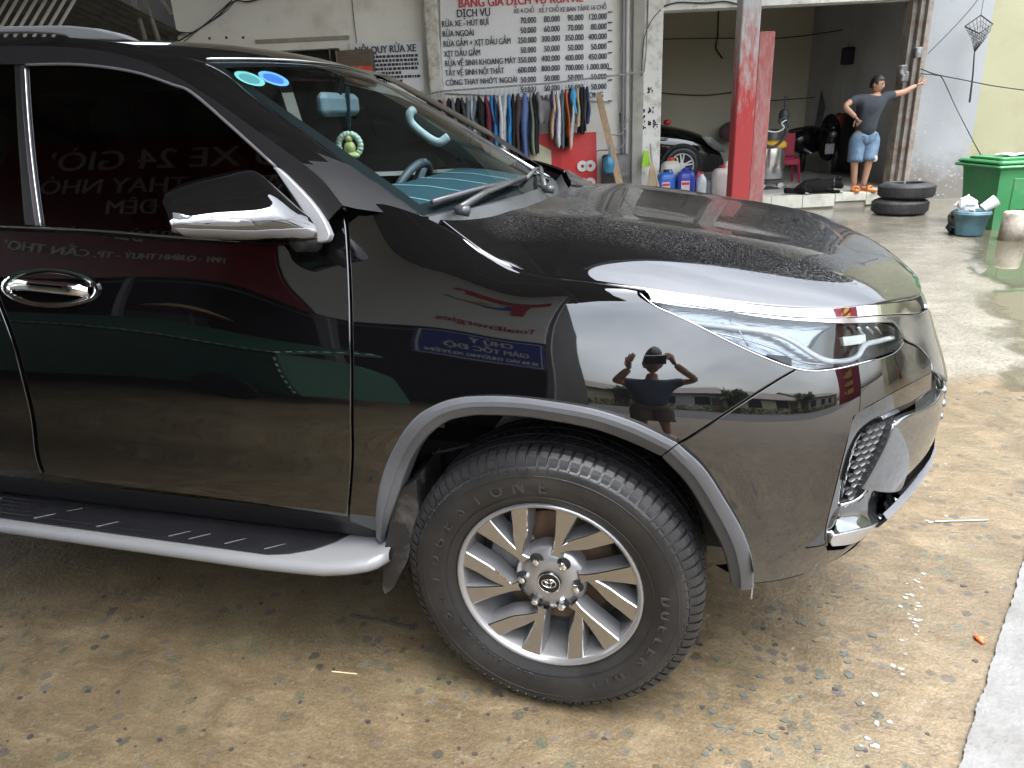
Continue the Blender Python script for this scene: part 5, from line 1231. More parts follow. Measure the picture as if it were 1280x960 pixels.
# ================================================================== things in front of and inside the garage
def on_wall_text(b,txt,px,py,D,size,align='CENTER',bold=0.0,sx=1.0,shear=0.0,mi=0):
    v,f=text_mesh(txt,size,bold=bold,extrude=.0012,align=align,sx=sx,shear=shear)
    M=face_frame(wp(px,py,D),RV,(0,0,1)); b.add(v,f,M,mi)
def sheet(name,corners,D,m,par,thick=.006,nx=24,ny=16,wave=.012,seed=1):
    """a hanging vinyl sheet with slight waves; corners px tl,tr,br,bl"""
    P=[np.array(wl(x,y,D)) for x,y in corners]; r=random.Random(seed); ph=[r.uniform(0,6.3) for _ in range(4)]
    F_=[];Bk=[]
    for i in range(nx+1):
        u=i/nx; rf=[];rb=[]
        for j in range(ny+1):
            v=j/ny; p=(P[0]*(1-u)+P[1]*u)*(1-v)+(P[3]*(1-u)+P[2]*u)*v
            w=wave*(.6*math.sin(u*9+ph[0]+v*3)+.4*math.sin(v*8+ph[1]-u*5))
            rf.append(tuple(W3(p[0],p[1]-.012+w,p[2]))); rb.append(tuple(W3(p[0],p[1]-.012+w+thick,p[2])))
        F_.append(rf);Bk.append(rb)
    b=MB(); b.grid(F_); b.grid([r_[::-1] for r_ in Bk]); 
    return b.build(name,m,par,smooth=True)
vinyl=mat('white_vinyl',(.76,.77,.78),rough=.45,var=.04,vscale=3)
ink=mat('navy_ink',(.028,.026,.05),rough=.5); red_ink=mat('red_ink',(.55,.03,.05),rough=.5)
# price banner
pb=thing('price_banner',W3(*wl(655,115,11.15)),'big white vinyl price list banner with black and red lettering','banner')
sheet('banner_sheet',[(549,-40),(764,-48),(764,127),(553,116)],11.16,vinyl,pb,wave=.004,seed=3)
b=MB(); on_wall_text(b,'BẢNG GIÁ DỊCH VỤ RỬA XE',651,1,11.13,.155,bold=.004,sx=.86); b.build('title_lettering',red_ink,pb)
b=MB(); on_wall_text(b,'DỊCH VỤ',592,16.5,11.13,.14,bold=.003,sx=.80); b.build('column_lettering',ink,pb)
for i,(t,x,y,sx) in enumerate((('RỬA XE - HÚT BỤI',552,30.5,.74),('RỬA NGOÀI',553,43,.74),('RỬA GẦM + XỊT DẦU GẦM',554,55.5,.72),('XỊT DẦU GẦM',555,68,.72),('RỬA VỆ SINH KHOANG MÁY',556,80,.72),('TẨY VỆ SINH NỘI THẤT',556.5,92,.72),('CÔNG THAY NHỚT NGOÀI',557,104,.74))):
    b=MB(); on_wall_text(b,t,x,y,11.13,.108,'LEFT',.002,sx); b.build('row_lettering',ink,pb)
for t,x,y in (('XE 4 CHỖ',655,13.5),('XE 7 CHỖ',686,12.5),('XE BÁN TẢI',715,11.5),('XE 16 CHỖ',744,9.5)):
    b=MB(); on_wall_text(b,t,x,y,11.13,.082,bold=.001,sx=.78); b.build('column_lettering',ink,pb)
rowsP=[('70.000','80.000','90.000','120.000'),('50.000','60.000','70.000','80.000'),('250.000','300.000','350.000','400.000'),('50.000',)*4,('350.000','400.000','400.000','450.000'),('600.000','800.000','700.000','1.000.000'),('50.000',)*4,('50.000',)*4]
for i,rw in enumerate(rowsP):
    for j,t in enumerate(rw):
        x=(659,688.5,718,747)[j]+(1.5 if len(t)==6 else 0); y=(25.6,24,22.3,21)[j]+i*(12.35,12.3,12.45,12.5)[j]
        b=MB(); on_wall_text(b,t,x,y,11.13,.108,bold=.002,sx=.76); b.build('price_lettering',ink,pb)
b=MB(); on_wall_text(b,'PHỤ THU',690,122.5,11.13,.11,bold=.003,sx=.85); on_wall_text(b,'LONG',743,119,11.13,.11,bold=.003,sx=.85); b.build('footer_lettering',ink,pb)
for k,y in enumerate((15,28,38,52,66,86,100,126)):
    a,_,z=wl(762.5,y,11.13); g=MB(); g.bbox(a-.03,a+.03,11.11,11.14,z-.006,z+.006,.003,WF); g.build('banner_tie',mat('tie_black',(.03,.03,.03),rough=.6),pb)
# notice
nb=thing('notice_banner',W3(*wl(485,110,11.15)),'smaller white notice banner with navy heading behind the windshield','banner')
sheet('banner_sheet',[(437,54),(527,52),(531,114),(441,118)],11.16,vinyl,nb,wave=.004,seed=5)
b=MB(); on_wall_text(b,'NỘI QUY RỬA XE',482,62,11.13,.135,bold=.003,sx=.80); b.build('title_lettering',ink,nb)
r=random.Random(2)
for k in range(7):
    g=MB(); y=72+k*5.2; x=447
    while x<522-(20 if k in (4,6) else 0):
        w=r.uniform(1.5,4.5); p=wl(x,y-.04*(x-447),11.135); q=wl(x+w,y-.04*(x+w-447),11.135); g.box(p[0],q[0],11.132,11.137,p[2]-.017,p[2]+.017,WF); x+=w+r.uniform(.8,1.6)
    tag(g.build('small_print',ink,nb),kind='stuff')
# wooden cabinet with red label under the notice
cb=thing('wall_cabinet',W3(*wl(443,95,11.0)),'brown wooden box with a red label fixed under the notice','cabinet')
p0=wl(421,64,11.0);p1=wl(468,93,11.0)
bx('box',p0[0],p1[0],10.9,11.19,p1[2]-.15,p0[2],mat('dark_brown_wood',(.12,.09,.065),rough=.6,var=.3,vscale=6,stretch=(1,1,8)),cb,.01)
q=wl(440,83,10.89); bx('red_label',q[0],p1[0]-.005,10.885,10.897,p1[2]-.08,q[2],mat('red_label',(.55,.06,.03),rough=.5,dirt=(.6,.35,.1),dscale=14,damt=.2),cb)
bx('slat',p0[0]-.0,p0[0]+.02,10.885,10.897,p1[2]-.1,p0[2],mat('slat_brown',(.2,.15,.1),rough=.6),cb)
# cables on the wall
cab=mat('black_cable',(.02,.02,.02),rough=.5)
def cable(pts,D,r_,name,label,cat='cable',m=None):
    g=MB(); P=[wp(x,y,D if not isinstance(D,(list,tuple)) else D[i]) for i,(x,y) in enumerate(pts)]; g.tube(cr(P,8),r_,6); return tag(g.build(name,m or cab,None,smooth=True),label,cat)
cable([(222,52),(242,40),(270,22),(292,2),(310,2),(335,-4)],11.12,.010,'cable','thick black cable bundle sagging over the left wall','cable')
cable([(222,40),(244,39),(275,14),(298,-8)],11.10,.008,'cable','second black cable crossing the upper left wall')
cable([(228,54),(250,36),(280,16),(296,-2)],11.08,.006,'cable','lowest thin black cable at the shed corner')
cable([(440,0),(443,30),(446,55)],11.17,.006,'cable','thin dark cord hanging above the notice banner')
cable([(826,10),(835,6),(850,3),(880,4),(905,2),(925,6)],11.15,.010,'cable','dark cable running along the white lintel')
cable([(826,12),(815,25),(806,45),(803,70),(802,95)],11.0,.007,'cable','looped thin cable hanging down the white pillar')
cable([(830,49),(870,48),(920,48)],[16.1]*3,.008,'cable','straight cable across the bay back wall, upper')
cable([(960,49),(1010,44),(1062,36)],[15.5,15,14.8],.010,'cable','sagging cable across the bay behind the red post')
cable([(955,126),(990,124),(1040,120)],[15.8]*3,.010,'cable','low cable crossing the bay wall behind the vacuum cleaner')
cable([(822,116),(880,119),(925,114)],[16.1]*3,.010,'cable','low cable crossing above the black parked car')
cable([(898,12),(897,45),(895,60),(903,73)],[16.1]*4,.014,'cable','short dark cable hanging on the bay back wall')
for k in range(7):
    o=k*1.4; cable([(1100+o,3),(1078+o*.6,14),(1066+o*.5,30),(1070+o*.3,55),(1064+o*.8,75),(1060+o,100),(1056+o*1.1,120)],14.45+.02*k,.016,'cable',('leftmost black cable','second black cable from the left','third black cable from the left','middle black cable','third black cable from the right','second black cable from the right','rightmost black cable')[k]+' in the hanging bundle at the bay partition')
for o in [o for o in COL.objects if 'in the hanging bundle' in o.get('label','')]: o['group']='cable bundle on the bay partition'
g=MB(); p=wl(1062,68,14.3); g.bbox(p[0]-.12,p[0]+.12,14.2,14.4,p[2]-.17,p[2]+.12,.02,WF); tag(g.build('meter_box',mat('box_black',(.025,.027,.03),rough=.5)),'black electric box on the cable bundle inside the bay','box')
cable([(1151,86),(1170,93),(1205,100),(1240,107),(1290,114)],11.1,.008,'cable','long cable drooping across the white pier and yellow wall')
cable([(1151,92),(1170,94),(1178,98),(1192,128),(1208,160),(1225,192),(1232,202)],[11.1,11.1,11.1,11,10.6,9.6,9.2],.007,'cable','cable slanting down from the pier to the green bin')
cable([(1160,67),(1185,42),(1210,15),(1228,-8)],11.1,.005,'cable','thin cord rising across the white pier to the upper right')
for k,(x,y) in enumerate(((1127,88),(1129,96),(1146,66))):
    g=MB(); p=wl(x,y,11.12); g.bbox(p[0]-.05,p[0]+.05,11.05,11.15,p[2]-.07,p[2]+.07,.015,WF); tag(g.build('switch_box',mat('dirty_switch',(.12,.12,.125),rough=.5,dirt=(.5,.5,.5),dscale=10,damt=.3)),('small grubby switch box on the bay jamb, left one','small grubby switch box on the bay jamb, lower one','small dark switch box high on the bay jamb')[k],'switch')
# clothes rail and garments
rail_px=[(520,121),(553,114),(620,109),(690,104),(745,97),(805,90)]
g=MB(); g.tube([wp(x,y,10.85) for x,y in rail_px],.012,8); g.tube([wp(805,90,10.85),wp(808,60,10.95),wp(810,0,11.08)],.010,8); tag(g.build('clothes_rail',mat('rail_steel',(.30,.29,.27),rough=.5,metal=.5),None,smooth=True),'thin steel clothes rail in front of the price banner','rail')
def rail_y(x): return float(np.interp(x,[p[0] for p in rail_px],[p[1] for p in rail_px]))
hang=mat('hanger_wire',(.55,.56,.58),rough=.4)
def garment(x,bot,w,col,label,seed,top=None,stripe=None):
    r=random.Random(seed); D=10.85; y0=rail_y(x); t=thing('garment',W3(*wl(x,bot,D)),label,'garment','clothes hanging on the rail')
    a,_,zr=wl(x,y0,D); zt=zr-.10; zb=wl(x,bot,D)[2]; hw=w/82/2*1.15; L=max(zt-zb,.1)
    b=MB(); rows=[]; nz=12; na=18; ph=r.uniform(0,6.3); lean=r.uniform(-.02,.02)
    for i in range(nz+1):
        v=i/nz; z=zt-L*v; W=hw*(.35+.65*min(1,v*5))*(1+.20*math.sin(v*6+ph)-.12*v); Dp=.20*(.25+.75*min(1,v*3.2))*(1-.10*v)
        row=[]
        for k in range(na):
            an=2*math.pi*k/na; fold=1+(.30*math.sin(an*5+ph+v*2)+.16*math.sin(an*9-ph*2+v*5))*min(1,v*2)
            row.append(tuple(W3(a+lean*v*3+W*math.cos(an)*fold+.008*math.sin(v*9+ph),D+Dp*math.sin(an),z+.03*math.sin(an*3+ph)*(i==nz))))
        rows.append(row+[row[0]])
    b.grid(rows); b.f.append(tuple(range(na))); b.mi.append(0)
    m=mat('cloth_%02x%02x%02x'%tuple(int(c*255) for c in col),col,rough=.85,var=.18,vscale=9)
    b.build('cloth',m,t,smooth=True)
    if stripe:
        g=MB(); zz=zt-L*.45; g.bbox(a-hw*1.05,a+hw*1.05,D-.20,D-.10,zz-.10,zz+.10,.03,WF); g.build('sleeve',mat('cloth_%02x%02x%02x'%tuple(int(c*255) for c in stripe),stripe,rough=.85,var=.15,vscale=9),t)
    g=MB(); g.tube([W3(a,D,zr-.09),W3(a+.004,D,zr-.05),W3(a+.010,D-.012,zr-.005),W3(a+.002,D-.016,zr+.014),W3(a-.010,D-.010,zr+.004)],.0045,5); g.build('hanger',hang,t,smooth=True)
    return t
BK=(.012,.012,.014);DG=(.05,.05,.055);GR=(.20,.20,.21);LG=(.50,.52,.54);WH=(.68,.69,.70);NV=(.02,.03,.09);BL=(.03,.22,.50);DN=(.11,.17,.36);MR=(.14,.02,.04);BR=(.07,.045,.045);OL=(.22,.24,.16);TN=(.50,.38,.24);OR=(.55,.13,.04);PK=(.40,.27,.24);BG=(.13,.17,.21)
GL=[(534,160,6,DG,'dark grey garment at the far left end of the rail'),(538,160,6,BK,'first black garment from the left end of the rail'),(543,165,6,BR,'dark brown garment left of the column on the rail'),(548,165,6,BK,'black garment just left of the price banner edge'),
(555,165,6,PK,'dusty pink garment near the left of the rail'),(560,165,6,BK,'black garment right of the dusty pink one'),(565,165,6,GR,'mid grey garment right of the dusty pink one'),(571,168,7,BK,'wide black garment left of the blue-grey one'),(577,168,6,DG,'charcoal garment left of the blue-grey one'),
(583,170,6,BG,'blue-grey garment at the middle left of the rail'),(588,172,5,LG,'pale grey garment right of the blue-grey one'),(592,172,5,BG,'slate blue garment left of the black shirt'),(598,175,8,BK,'black shirt left of the maroon one'),(607,178,7,MR,'maroon shirt hanging between black and bright blue'),
(613,180,6,BL,'bright blue shirt right of the maroon one'),(618,182,5,NV,'navy shirt between bright blue and white'),(624,186,7,WH,'long white garment beside the navy shirt'),(630,186,7,LG,'pale grey shirt right of the long white garment'),(636,180,6,BL,'second bright blue shirt near the rail middle'),
(641,190,6,BK,'long black trousers right of the second blue shirt'),(647,193,7,BR,'long dark brown trousers beside the denim'),(655,206,9,DN,'longest blue denim trousers on the rail'),(663,193,5,OL,'olive green trousers right of the denim'),(667,190,6,BK,'long black garment right of the olive trousers'),(672,153,8,GR,'short grey shirt alone right of the black trousers'),
(689,170,5,(.10,.07,.22),'purple garment at the left of the second cluster'),(692,172,5,TN,'tan shirt in the second cluster'),(697,182,6,WH,'white shirt in the second cluster'),(702,183,5,BG,'slate garment in the second cluster'),(707,185,6,OR,'bright orange shirt in the second cluster'),(712,183,5,BK,'black garment right of the orange shirt'),
(716,184,5,LG,'pale garment under the blue top in the second cluster'),(715,144,7,(.08,.40,.72),'short sky blue top in the second cluster'),(721,156,6,TN,'second tan shirt right of the sky blue top'),(726,166,6,BK,'black shirt near the right end of the rail'),(730,164,5,DG,'charcoal shirt near the right end of the rail'),(733.5,153,5,NV,'navy shirt at the right end of the rail')]
for k,(x,bt,w,c,lab) in enumerate(GL): garment(x,bt,w,c,lab,k+11)
# red banner
rb=thing('red_banner',W3(*wl(700,235,11.05)),'red banner with cream corner and turned white numerals below the clothes','banner')
redv=mat('red_vinyl',(.62,.035,.035),rough=.45,var=.08,vscale=4)
sheet('banner_sheet',[(612,170),(745,165),(747,250),(612,250)],11.05,redv,rb,wave=.015,seed=8)
g=MB(); P=[wl(x,y,11.012) for x,y in ((640,166),(668,177),(689,188),(690,250),(620,250),(612,180))]; g.add([(p[0],p[1],p[2]) for p in P]+[(p[0],p[1]+.004,p[2]) for p in P],[(0,1,2,3,4,5)]+[(i,(i+1)%6,6+(i+1)%6,6+i) for i in range(6)],WF); g.build('cream_field',mat('cream_vinyl',(.68,.64,.47),rough=.5,var=.05,vscale=3),rb)
for (x,y) in ((733,207.5),(733,229)):
    g=MB(); c=wl(x,y,11.0)
    for s in (-1,1): 
        M=WF@Matrix.Translation((c[0]+s*.058,c[1],c[2]))@Matrix.Rotation(math.pi/2,4,'X'); g.lathe([(.025,-.003),(.025,.003),(.078,.003),(.078,-.003),(.025,-.003)],20,M)
    g.build('numeral',mat('white_print',(.74,.73,.70),rough=.5),rb)
# plank, barrel, bag, hose loops
woodm=mat('weathered_plank',(.36,.25,.15),rough=.8,var=.3,vscale=5,stretch=(6,6,1))
g=MB(); p0=np.array(wl(748,117,10.95)); p1=np.array(wl(776,236,10.55)); d=(p1-p0)
g.add([tuple(p0+np.array(o)) for o in ((-.045,0,0),(.045,0,0),(.045,.03,0),(-.045,.03,0))]+[tuple(p1+np.array(o)) for o in ((-.05,0,0),(.05,0,0),(.05,.03,0),(-.05,.03,0))],[(0,1,5,4),(1,2,6,5),(2,3,7,6),(3,0,4,7),(3,2,1,0),(4,5,6,7)],WF)
tag(g.build('wooden_plank',woodm),'weathered wooden plank leaning against the wall by the pillar','plank')
c=wl(769,235,10.95); zt_=wl(769,193,10.95)[2]; g=MB(); M=Matrix.Translation(W3(c[0],10.95,0)); g.lathe([(0,0),(.19,0),(.20,.02),(.20,zt_*.33),(.206,zt_*.34),(.20,zt_*.35),(.20,zt_*.66),(.206,zt_*.67),(.20,zt_*.68),(.195,zt_-.02),(.18,zt_),(0,zt_)],28,M); tag(g.build('oil_barrel',mat('grimy_barrel',(.13,.13,.125),rough=.6,dirt=(.05,.05,.05),dscale=5,damt=.4),smooth=True),'grimy dark grey barrel behind the wooden plank','barrel')
g=MB(); c=W3(*wl(761,206,10.62)); r=random.Random(5)
v,f=_sph(c,(.085,.06,.13),14,10); v=[tuple(np.array(p)+np.array([r.uniform(-.012,.012) for _ in range(3)])) for p in v]; g.add(v,f); g.tube([c+[0,0,.12],c+[.01,0,.2],c+[0,.05,.26]],.012,6); tag(g.build('plastic_bag',mat('blue_bag',(.05,.22,.36),rough=.35,var=.2,vscale=12),smooth=True),'blue plastic bag hung on the grimy barrel','bag')
hosem=mat('grey_hose',(.28,.28,.27),rough=.5)
cable([(760,168),(775,168),(782,160),(782,172),(776,184),(766,187),(750,188),(746,189)],10.9,.010,'hose','grey hose looped on the wall beside the plank','hose',hosem)
cable([(776,60),(775,110),(774,140),(777,156),(786,150),(790,142)],11.0,.008,'hose','thin grey hose dropping down the wall by the pipes','hose',hosem)
g=MB(); c=W3(*wl(776,152,10.95)); g.tube([c,c+[0,0,.12]],.022,8); g.tube([c,c+[.0,0,-.12]],.012,8); tag(g.build('spray_nozzle',mat('nozzle_black',(.05,.05,.055),rough=.4)),'black spray nozzle hanging on the wall hose','nozzle')
# broom and dustpan at the pillar
bm_=thing('broom',W3(*wl(816,238,10.6)),'straw broom standing against the white pillar','broom')
p0=W3(*wl(813,180,10.95)); p1=W3(*wl(815,205,10.8)); p2=W3(*wl(817,243,10.55)); g=MB(); g.tube([p0,p1],.013,7); g.build('broom_handle',mat('broom_stick',(.35,.33,.28),rough=.7),bm_)
g=MB(); r=random.Random(3)
for k in range(60):
    o=np.array([r.gauss(0,.04),r.gauss(0,.02),0]); g.tube([p1+o*.15+[0,0,.02],(p1+p2)/2+o*.8,p2+o*1.4],.004,4)
tag(g.build('straw_bristles',mat('broom_straw',(.58,.45,.28),rough=.8,var=.2,vscale=9),bm_),kind='stuff')
g=MB(); c=wl(807,199,10.9); pts=[(-.03,.12),(.03,.12),(.05,-.02),(.08,-.10),(-.06,-.10),(-.05,-.02)]; M=WF@Matrix.Translation((c[0],c[1],c[2]))@Matrix.Rotation(math.pi/2,4,'X'); g.prism(pts,-.02,.03,M); tag(g.build('dustpan',mat('lime_plastic',(.32,.62,.02),rough=.4)),'lime green dustpan hanging on the pillar','dustpan')
# jugs on the step
def jug(px,w,ptop,pbot,D,col,label,cap=None,lab=True,style='jerry'):
    c=wl(px,pbot,D); zt_=wl(px,ptop,D)[2]; zb=zS+.002 if D>10.79 else c[2]; t=thing('jug',W3(c[0],D,zb),label,'jug'); W=w/82/2; H=zt_-zb
    g=MB()
    if style=='jerry':
        Dp=W*.75; P=[]
        for z,s in ((0,.90),(.02,1),(H*.70,1),(H*.82,.93),(H*.90,.72),(H*.93,.30),(H*.97,.26)):
            ring=[]
            for k in range(24):
                an=2*math.pi*k/24; q=(abs(math.cos(an))**4+abs(math.sin(an))**4)**-.25; ring.append(tuple(W3(c[0]+W*s*q*math.cos(an),D+Dp*s*q*math.sin(an),zb+z)))
            P.append(ring+[ring[0]])
        g.grid(P)
        g.tube([W3(c[0]+W*.1,D-.0,zb+H*.86),W3(c[0]+W*.2,D,zb+H*.99),W3(c[0]+W*.6,D,zb+H*.99),W3(c[0]+W*.78,D,zb+H*.84)],.012,8)
    else:
        g.lathe([(0,0),(W*.92,0),(W,.02),(W,H*.62),(W*.86,H*.78),(W*.36,H*.90),(W*.32,H*.95)],24,Matrix.Translation(W3(c[0],D,zb)))
    g.build('jug_body',mat('plastic_%02x%02x%02x'%tuple(int(k*255) for k in col),col,rough=.3,var=.06,vscale=6),t,angle=50)
    g=MB(); g.lathe([(W*.32,H*.93),(W*.34,H*.93),(W*.34,H*1.0),(0,H*1.0)],16,Matrix.Translation(W3(c[0]-(0 if style!='jerry' else 0),D,zb))); g.build('cap',mat('cap_%02x'%int((cap or col)[0]*255),cap or col,rough=.4),t)
    if lab:
        g=MB(); g.box(c[0]-W*.62,c[0]+W*.30,D-(W*.75 if style=='jerry' else W)-.004,D-(W*.75 if style=='jerry' else W)+.002,zb+H*.16,zb+H*.62,WF); l=g.build('paper_label',mat('paper_label',(.62,.55,.58),rough=.6),t)
        g=MB(); g.box(c[0]-W*.58,c[0]+W*.26,D-(W*.75 if style=='jerry' else W)-.006,D-(W*.75 if style=='jerry' else W)-.003,zb+H*.50,zb+H*.58,WF); g.build('label_band',mat('label_red',(.55,.05,.07),rough=.6),l)
    return t
blue1=(.03,.13,.50); blue2=(.04,.06,.38)
jug(832,21,212,242,10.9,blue1,'bright blue jerrycan at the left of the step',(.02,.02,.03)); jug(856,22,210,243,10.9,blue2,'deep blue jerrycan right of the bright blue one')
jug(876,13,215,243,10.9,(.62,.66,.68),'white round bottle between the blue jerrycan and the big pale jug',(.6,.05,.05),False,'round'); jug(885,6,224,243,10.95,(.35,.36,.42),'small grey bottle right of the white round bottle',None,False,'round')
jug(901,23,207,244,10.88,(.66,.60,.58),'big pale jug with red cap left of the red post',(.55,.04,.06),False); jug(909,14,198,240,11.05,(.64,.64,.58),'cream jug half hidden behind the red post',None,False)
jug(838,24,197,222,11.1,(.55,.54,.46),'beige oil can lying behind the blue jerrycans',(.6,.05,.04),False); jug(872,10,214,240,11.05,(.55,.12,.14),'small red bottle behind the white round bottle',None,False,'round')
# red post pair
redp=mat('flaking_red_post',(.34,.10,.095),rough=.8,var=.2,vscale=7,dirt=(.34,.235,.22),dscale=9,damt=.45,stretch=(2.5,2.5,.6),bump=.2,bscale=40)
m_,nt_,bs_=principled('red_post_paint'); N_=nt_.nodes; L_=nt_.links
tc_=N_.new('ShaderNodeTexCoord'); sx_=N_.new('ShaderNodeSeparateXYZ'); L_.new(tc_.outputs['Object'],sx_.inputs[0]); nz_=N_.new('ShaderNodeTexNoise'); nz_.inputs['Scale'].default_value=9; nz_.inputs['Detail'].default_value=9; nz_.inputs['Roughness'].default_value=.7
mp_=N_.new('ShaderNodeMapping'); mp_.inputs['Scale'].default_value=(2,2,.5); L_.new(tc_.outputs['Object'],mp_.inputs[0]); L_.new(mp_.outputs[0],nz_.inputs['Vector'])
ad_=N_.new('ShaderNodeMath'); ad_.operation='MULTIPLY_ADD'; ad_.inputs[1].default_value=.42; L_.new(sx_.outputs[2],ad_.inputs[0])
sc_=N_.new('ShaderNodeMath'); sc_.operation='MULTIPLY_ADD'; sc_.inputs[1].default_value=1.5; sc_.inputs[2].default_value=-1.05; L_.new(nz_.outputs['Fac'],sc_.inputs[0]); L_.new(sc_.outputs[0],ad_.inputs[2])
cr_=N_.new('ShaderNodeValToRGB'); e_=cr_.color_ramp.elements; e_[0].position=.30; e_[0].color=(.40,.045,.045,1); e_[1].position=.85; e_[1].color=(.42,.44,.44,1); q_=e_.new(.55); q_.color=(.38,.22,.21,1)
L_.new(ad_.outputs[0],cr_.inputs[0]); L_.new(cr_.outputs[0],bs_.inputs['Base Color']); bs_.inputs['Roughness'].default_value=.8
MATS['red_post_paint']=m_
a0=wl(914,200,10.0)[0]; a1=wl(936,200,10.0)[0]; a2=wl(955,200,10.0)[0]; zc=wl(955,40,10.0)[2]
g=MB(); g.bbox(a0,a1,9.9,10.15,0,4.2,.012,WF); tag(g.build('steel_post',MATS['red_post_paint']),'tall square post with flaking red paint holding the canopy','post')
g=MB(); g.bbox(a1+.004,a2,9.92,10.14,0,zc,.012,WF); tag(g.build('steel_post',redp),'shorter flaking reddish post fixed beside the tall one','post')
# wet vacuum cleaner
vc=thing('vacuum_cleaner',W3(*wl(966,216,12.0)),'steel drum vacuum cleaner with yellow top behind the red posts','vacuum'); c=wl(962,213,12.0); zz=zS
g=MB(); g.lathe([(0,.14),(.20,.14),(.21,.16),(.21,.62),(.20,.66)],24,Matrix.Translation(W3(c[0],12,zz))); g.build('drum',mat('drum_steel',(.55,.55,.54),rough=.22,metal=.9),vc,smooth=True)
g=MB(); g.lathe([(.215,.62),(.23,.64),(.22,.70),(.16,.74),(0,.75)],24,Matrix.Translation(W3(c[0],12,zz))); g.build('motor_head',mat('yellow_plastic',(.55,.33,.03),rough=.4),vc,smooth=True)
g=MB(); g.lathe([(.17,.745),(.17,.86),(.14,.90),(0,.91)],20,Matrix.Translation(W3(c[0],12,zz))); g.build('motor_cover',mat('dark_plastic',(.06,.06,.065),rough=.4),vc,smooth=True)
g=MB(); P=[W3(*wl(x,y,11.75)) for x,y in ((955,181),(968,183),(980,172),(982,158),(974,152),(982,148),(985,160))]; g.tube(cr(P,6),.022,8); g.build('hose',mat('black_hose',(.03,.03,.03),rough=.5),vc,smooth=True)
g=MB(); P=[W3(*wl(x,y,11.72)) for x,y in ((955,163),(970,165),(980,160),(977,154),(983,150))]; g.tube(cr(P,6),.010,8); g.build('power_cord',mat('pale_cord',(.65,.65,.62),rough=.5),vc,smooth=True)
g=MB(); p=W3(*wl(980,145,11.85)); g.sphere(p,(.08,.06,.11),10,8); g.tube([p,p+[0,0,.3]],.012,6); g.build('crevice_tool',mat('dark_plastic2',(.02,.022,.03),rough=.5),vc,smooth=True)
g=MB(); g.lathe([(.0,.10),(.24,.10),(.24,.135),(0,.135)],20,Matrix.Translation(W3(c[0],12,zz))); g.build('trolley_base',mat('dark_plastic',(.06,.06,.065)),vc)
for an in (0.3,2.2,3.9,5.4):
    g=MB(); M=Matrix.Translation(W3(c[0]+.21*math.cos(an),12+.21*math.sin(an),zz+.05))@Matrix.Rotation(math.pi/2,4,'X'); g.lathe([(0,-.015),(.045,-.015),(.05,0),(.045,.015),(0,.015)],14,M); g.build('castor',mat('castor_pale',(.55,.55,.54),rough=.5),vc)
# red plastic stool
st_=thing('plastic_stool',W3(*wl(984,212,12.6)),'dark red plastic stool beside the vacuum cleaner','stool'); c=wl(984,212,12.7); rs=mat('dark_red_plastic',(.28,.02,.05),rough=.4); H=.42
g=MB(); g.bbox(c[0]-.15,c[0]+.15,12.55,12.85,zS+H-.03,zS+H,.012,WF); g.build('seat',rs,st_)
for sx in (-1,1):
    for sy in (-1,1):
        g=MB(); g.tube([W3(c[0]+sx*.125,12.7+sy*.125,zS+H-.03),W3(c[0]+sx*.16,12.7+sy*.16,zS)],.022,6); g.build('leg',rs,st_)
g=MB(); g.bbox(c[0]-.14,c[0]+.14,12.55,12.57,zS+H-.12,zS+H-.03,.005,WF); g.build('apron',rs,st_); g=MB(); g.bbox(c[0]-.15,c[0]+.15,12.83,12.86,zS+H,zS+H+.38,.01,WF); g.build('backrest',rs,st_)

# tyres by the wall
def loose_tyre(c,z,rz,lab):
    t=thing('loose_tyre',(c[0],c[1],z),lab,'tyre','pair of stacked old tyres'); M=Matrix.Translation((c[0],c[1],z))@Matrix.Rotation(rz,4,'Z')
    g=MB(); g.lathe([(.20,.02),(.21,.0),(.27,.004),(.325,.02),(.345,.045),(.348,.11),(.348,.135),(.335,.175),(.28,.198),(.22,.205),(.20,.19),(.215,.16),(.30,.15),(.315,.10),(.30,.05),(.215,.04),(.20,.02)],48,M); g.build('carcass',mat('old_tyre',(.035,.036,.038),rough=.65,var=.25,vscale=8,dirt=(.11,.10,.09),dscale=6,damt=.2),t,smooth=True)
    g=MB()
    for k in range(56):
        a=2*math.pi*k/56
        for z0,z1 in ((.045,.078),(.085,.118),(.125,.158)): g.box(.340,.353,-.013,.013,z0,z1,M@Matrix.Rotation(a+(.02 if z0>.1 else 0),4,'Z'))
    tag(g.build('tread',mat('old_tread',(.028,.028,.03),rough=.6),t),kind='stuff')
    return t
ct=at(1141,271,0,2)+FV*.36; loose_tyre(ct,.0,.3,'lower old tyre of the stack by the white pier'); loose_tyre(ct+RV*.06,.207,1.1,'upper old tyre of the stack by the white pier')
g=MB(); p=ct+RV*.02; g.tube([p+[0,0,.3],p+[.0,0,.52]],.014,6); tag(g.build('tube_stub',mat('stub_grey',(.30,.29,.27),rough=.6)),'short grey pipe stub standing in the tyre stack','pipe')
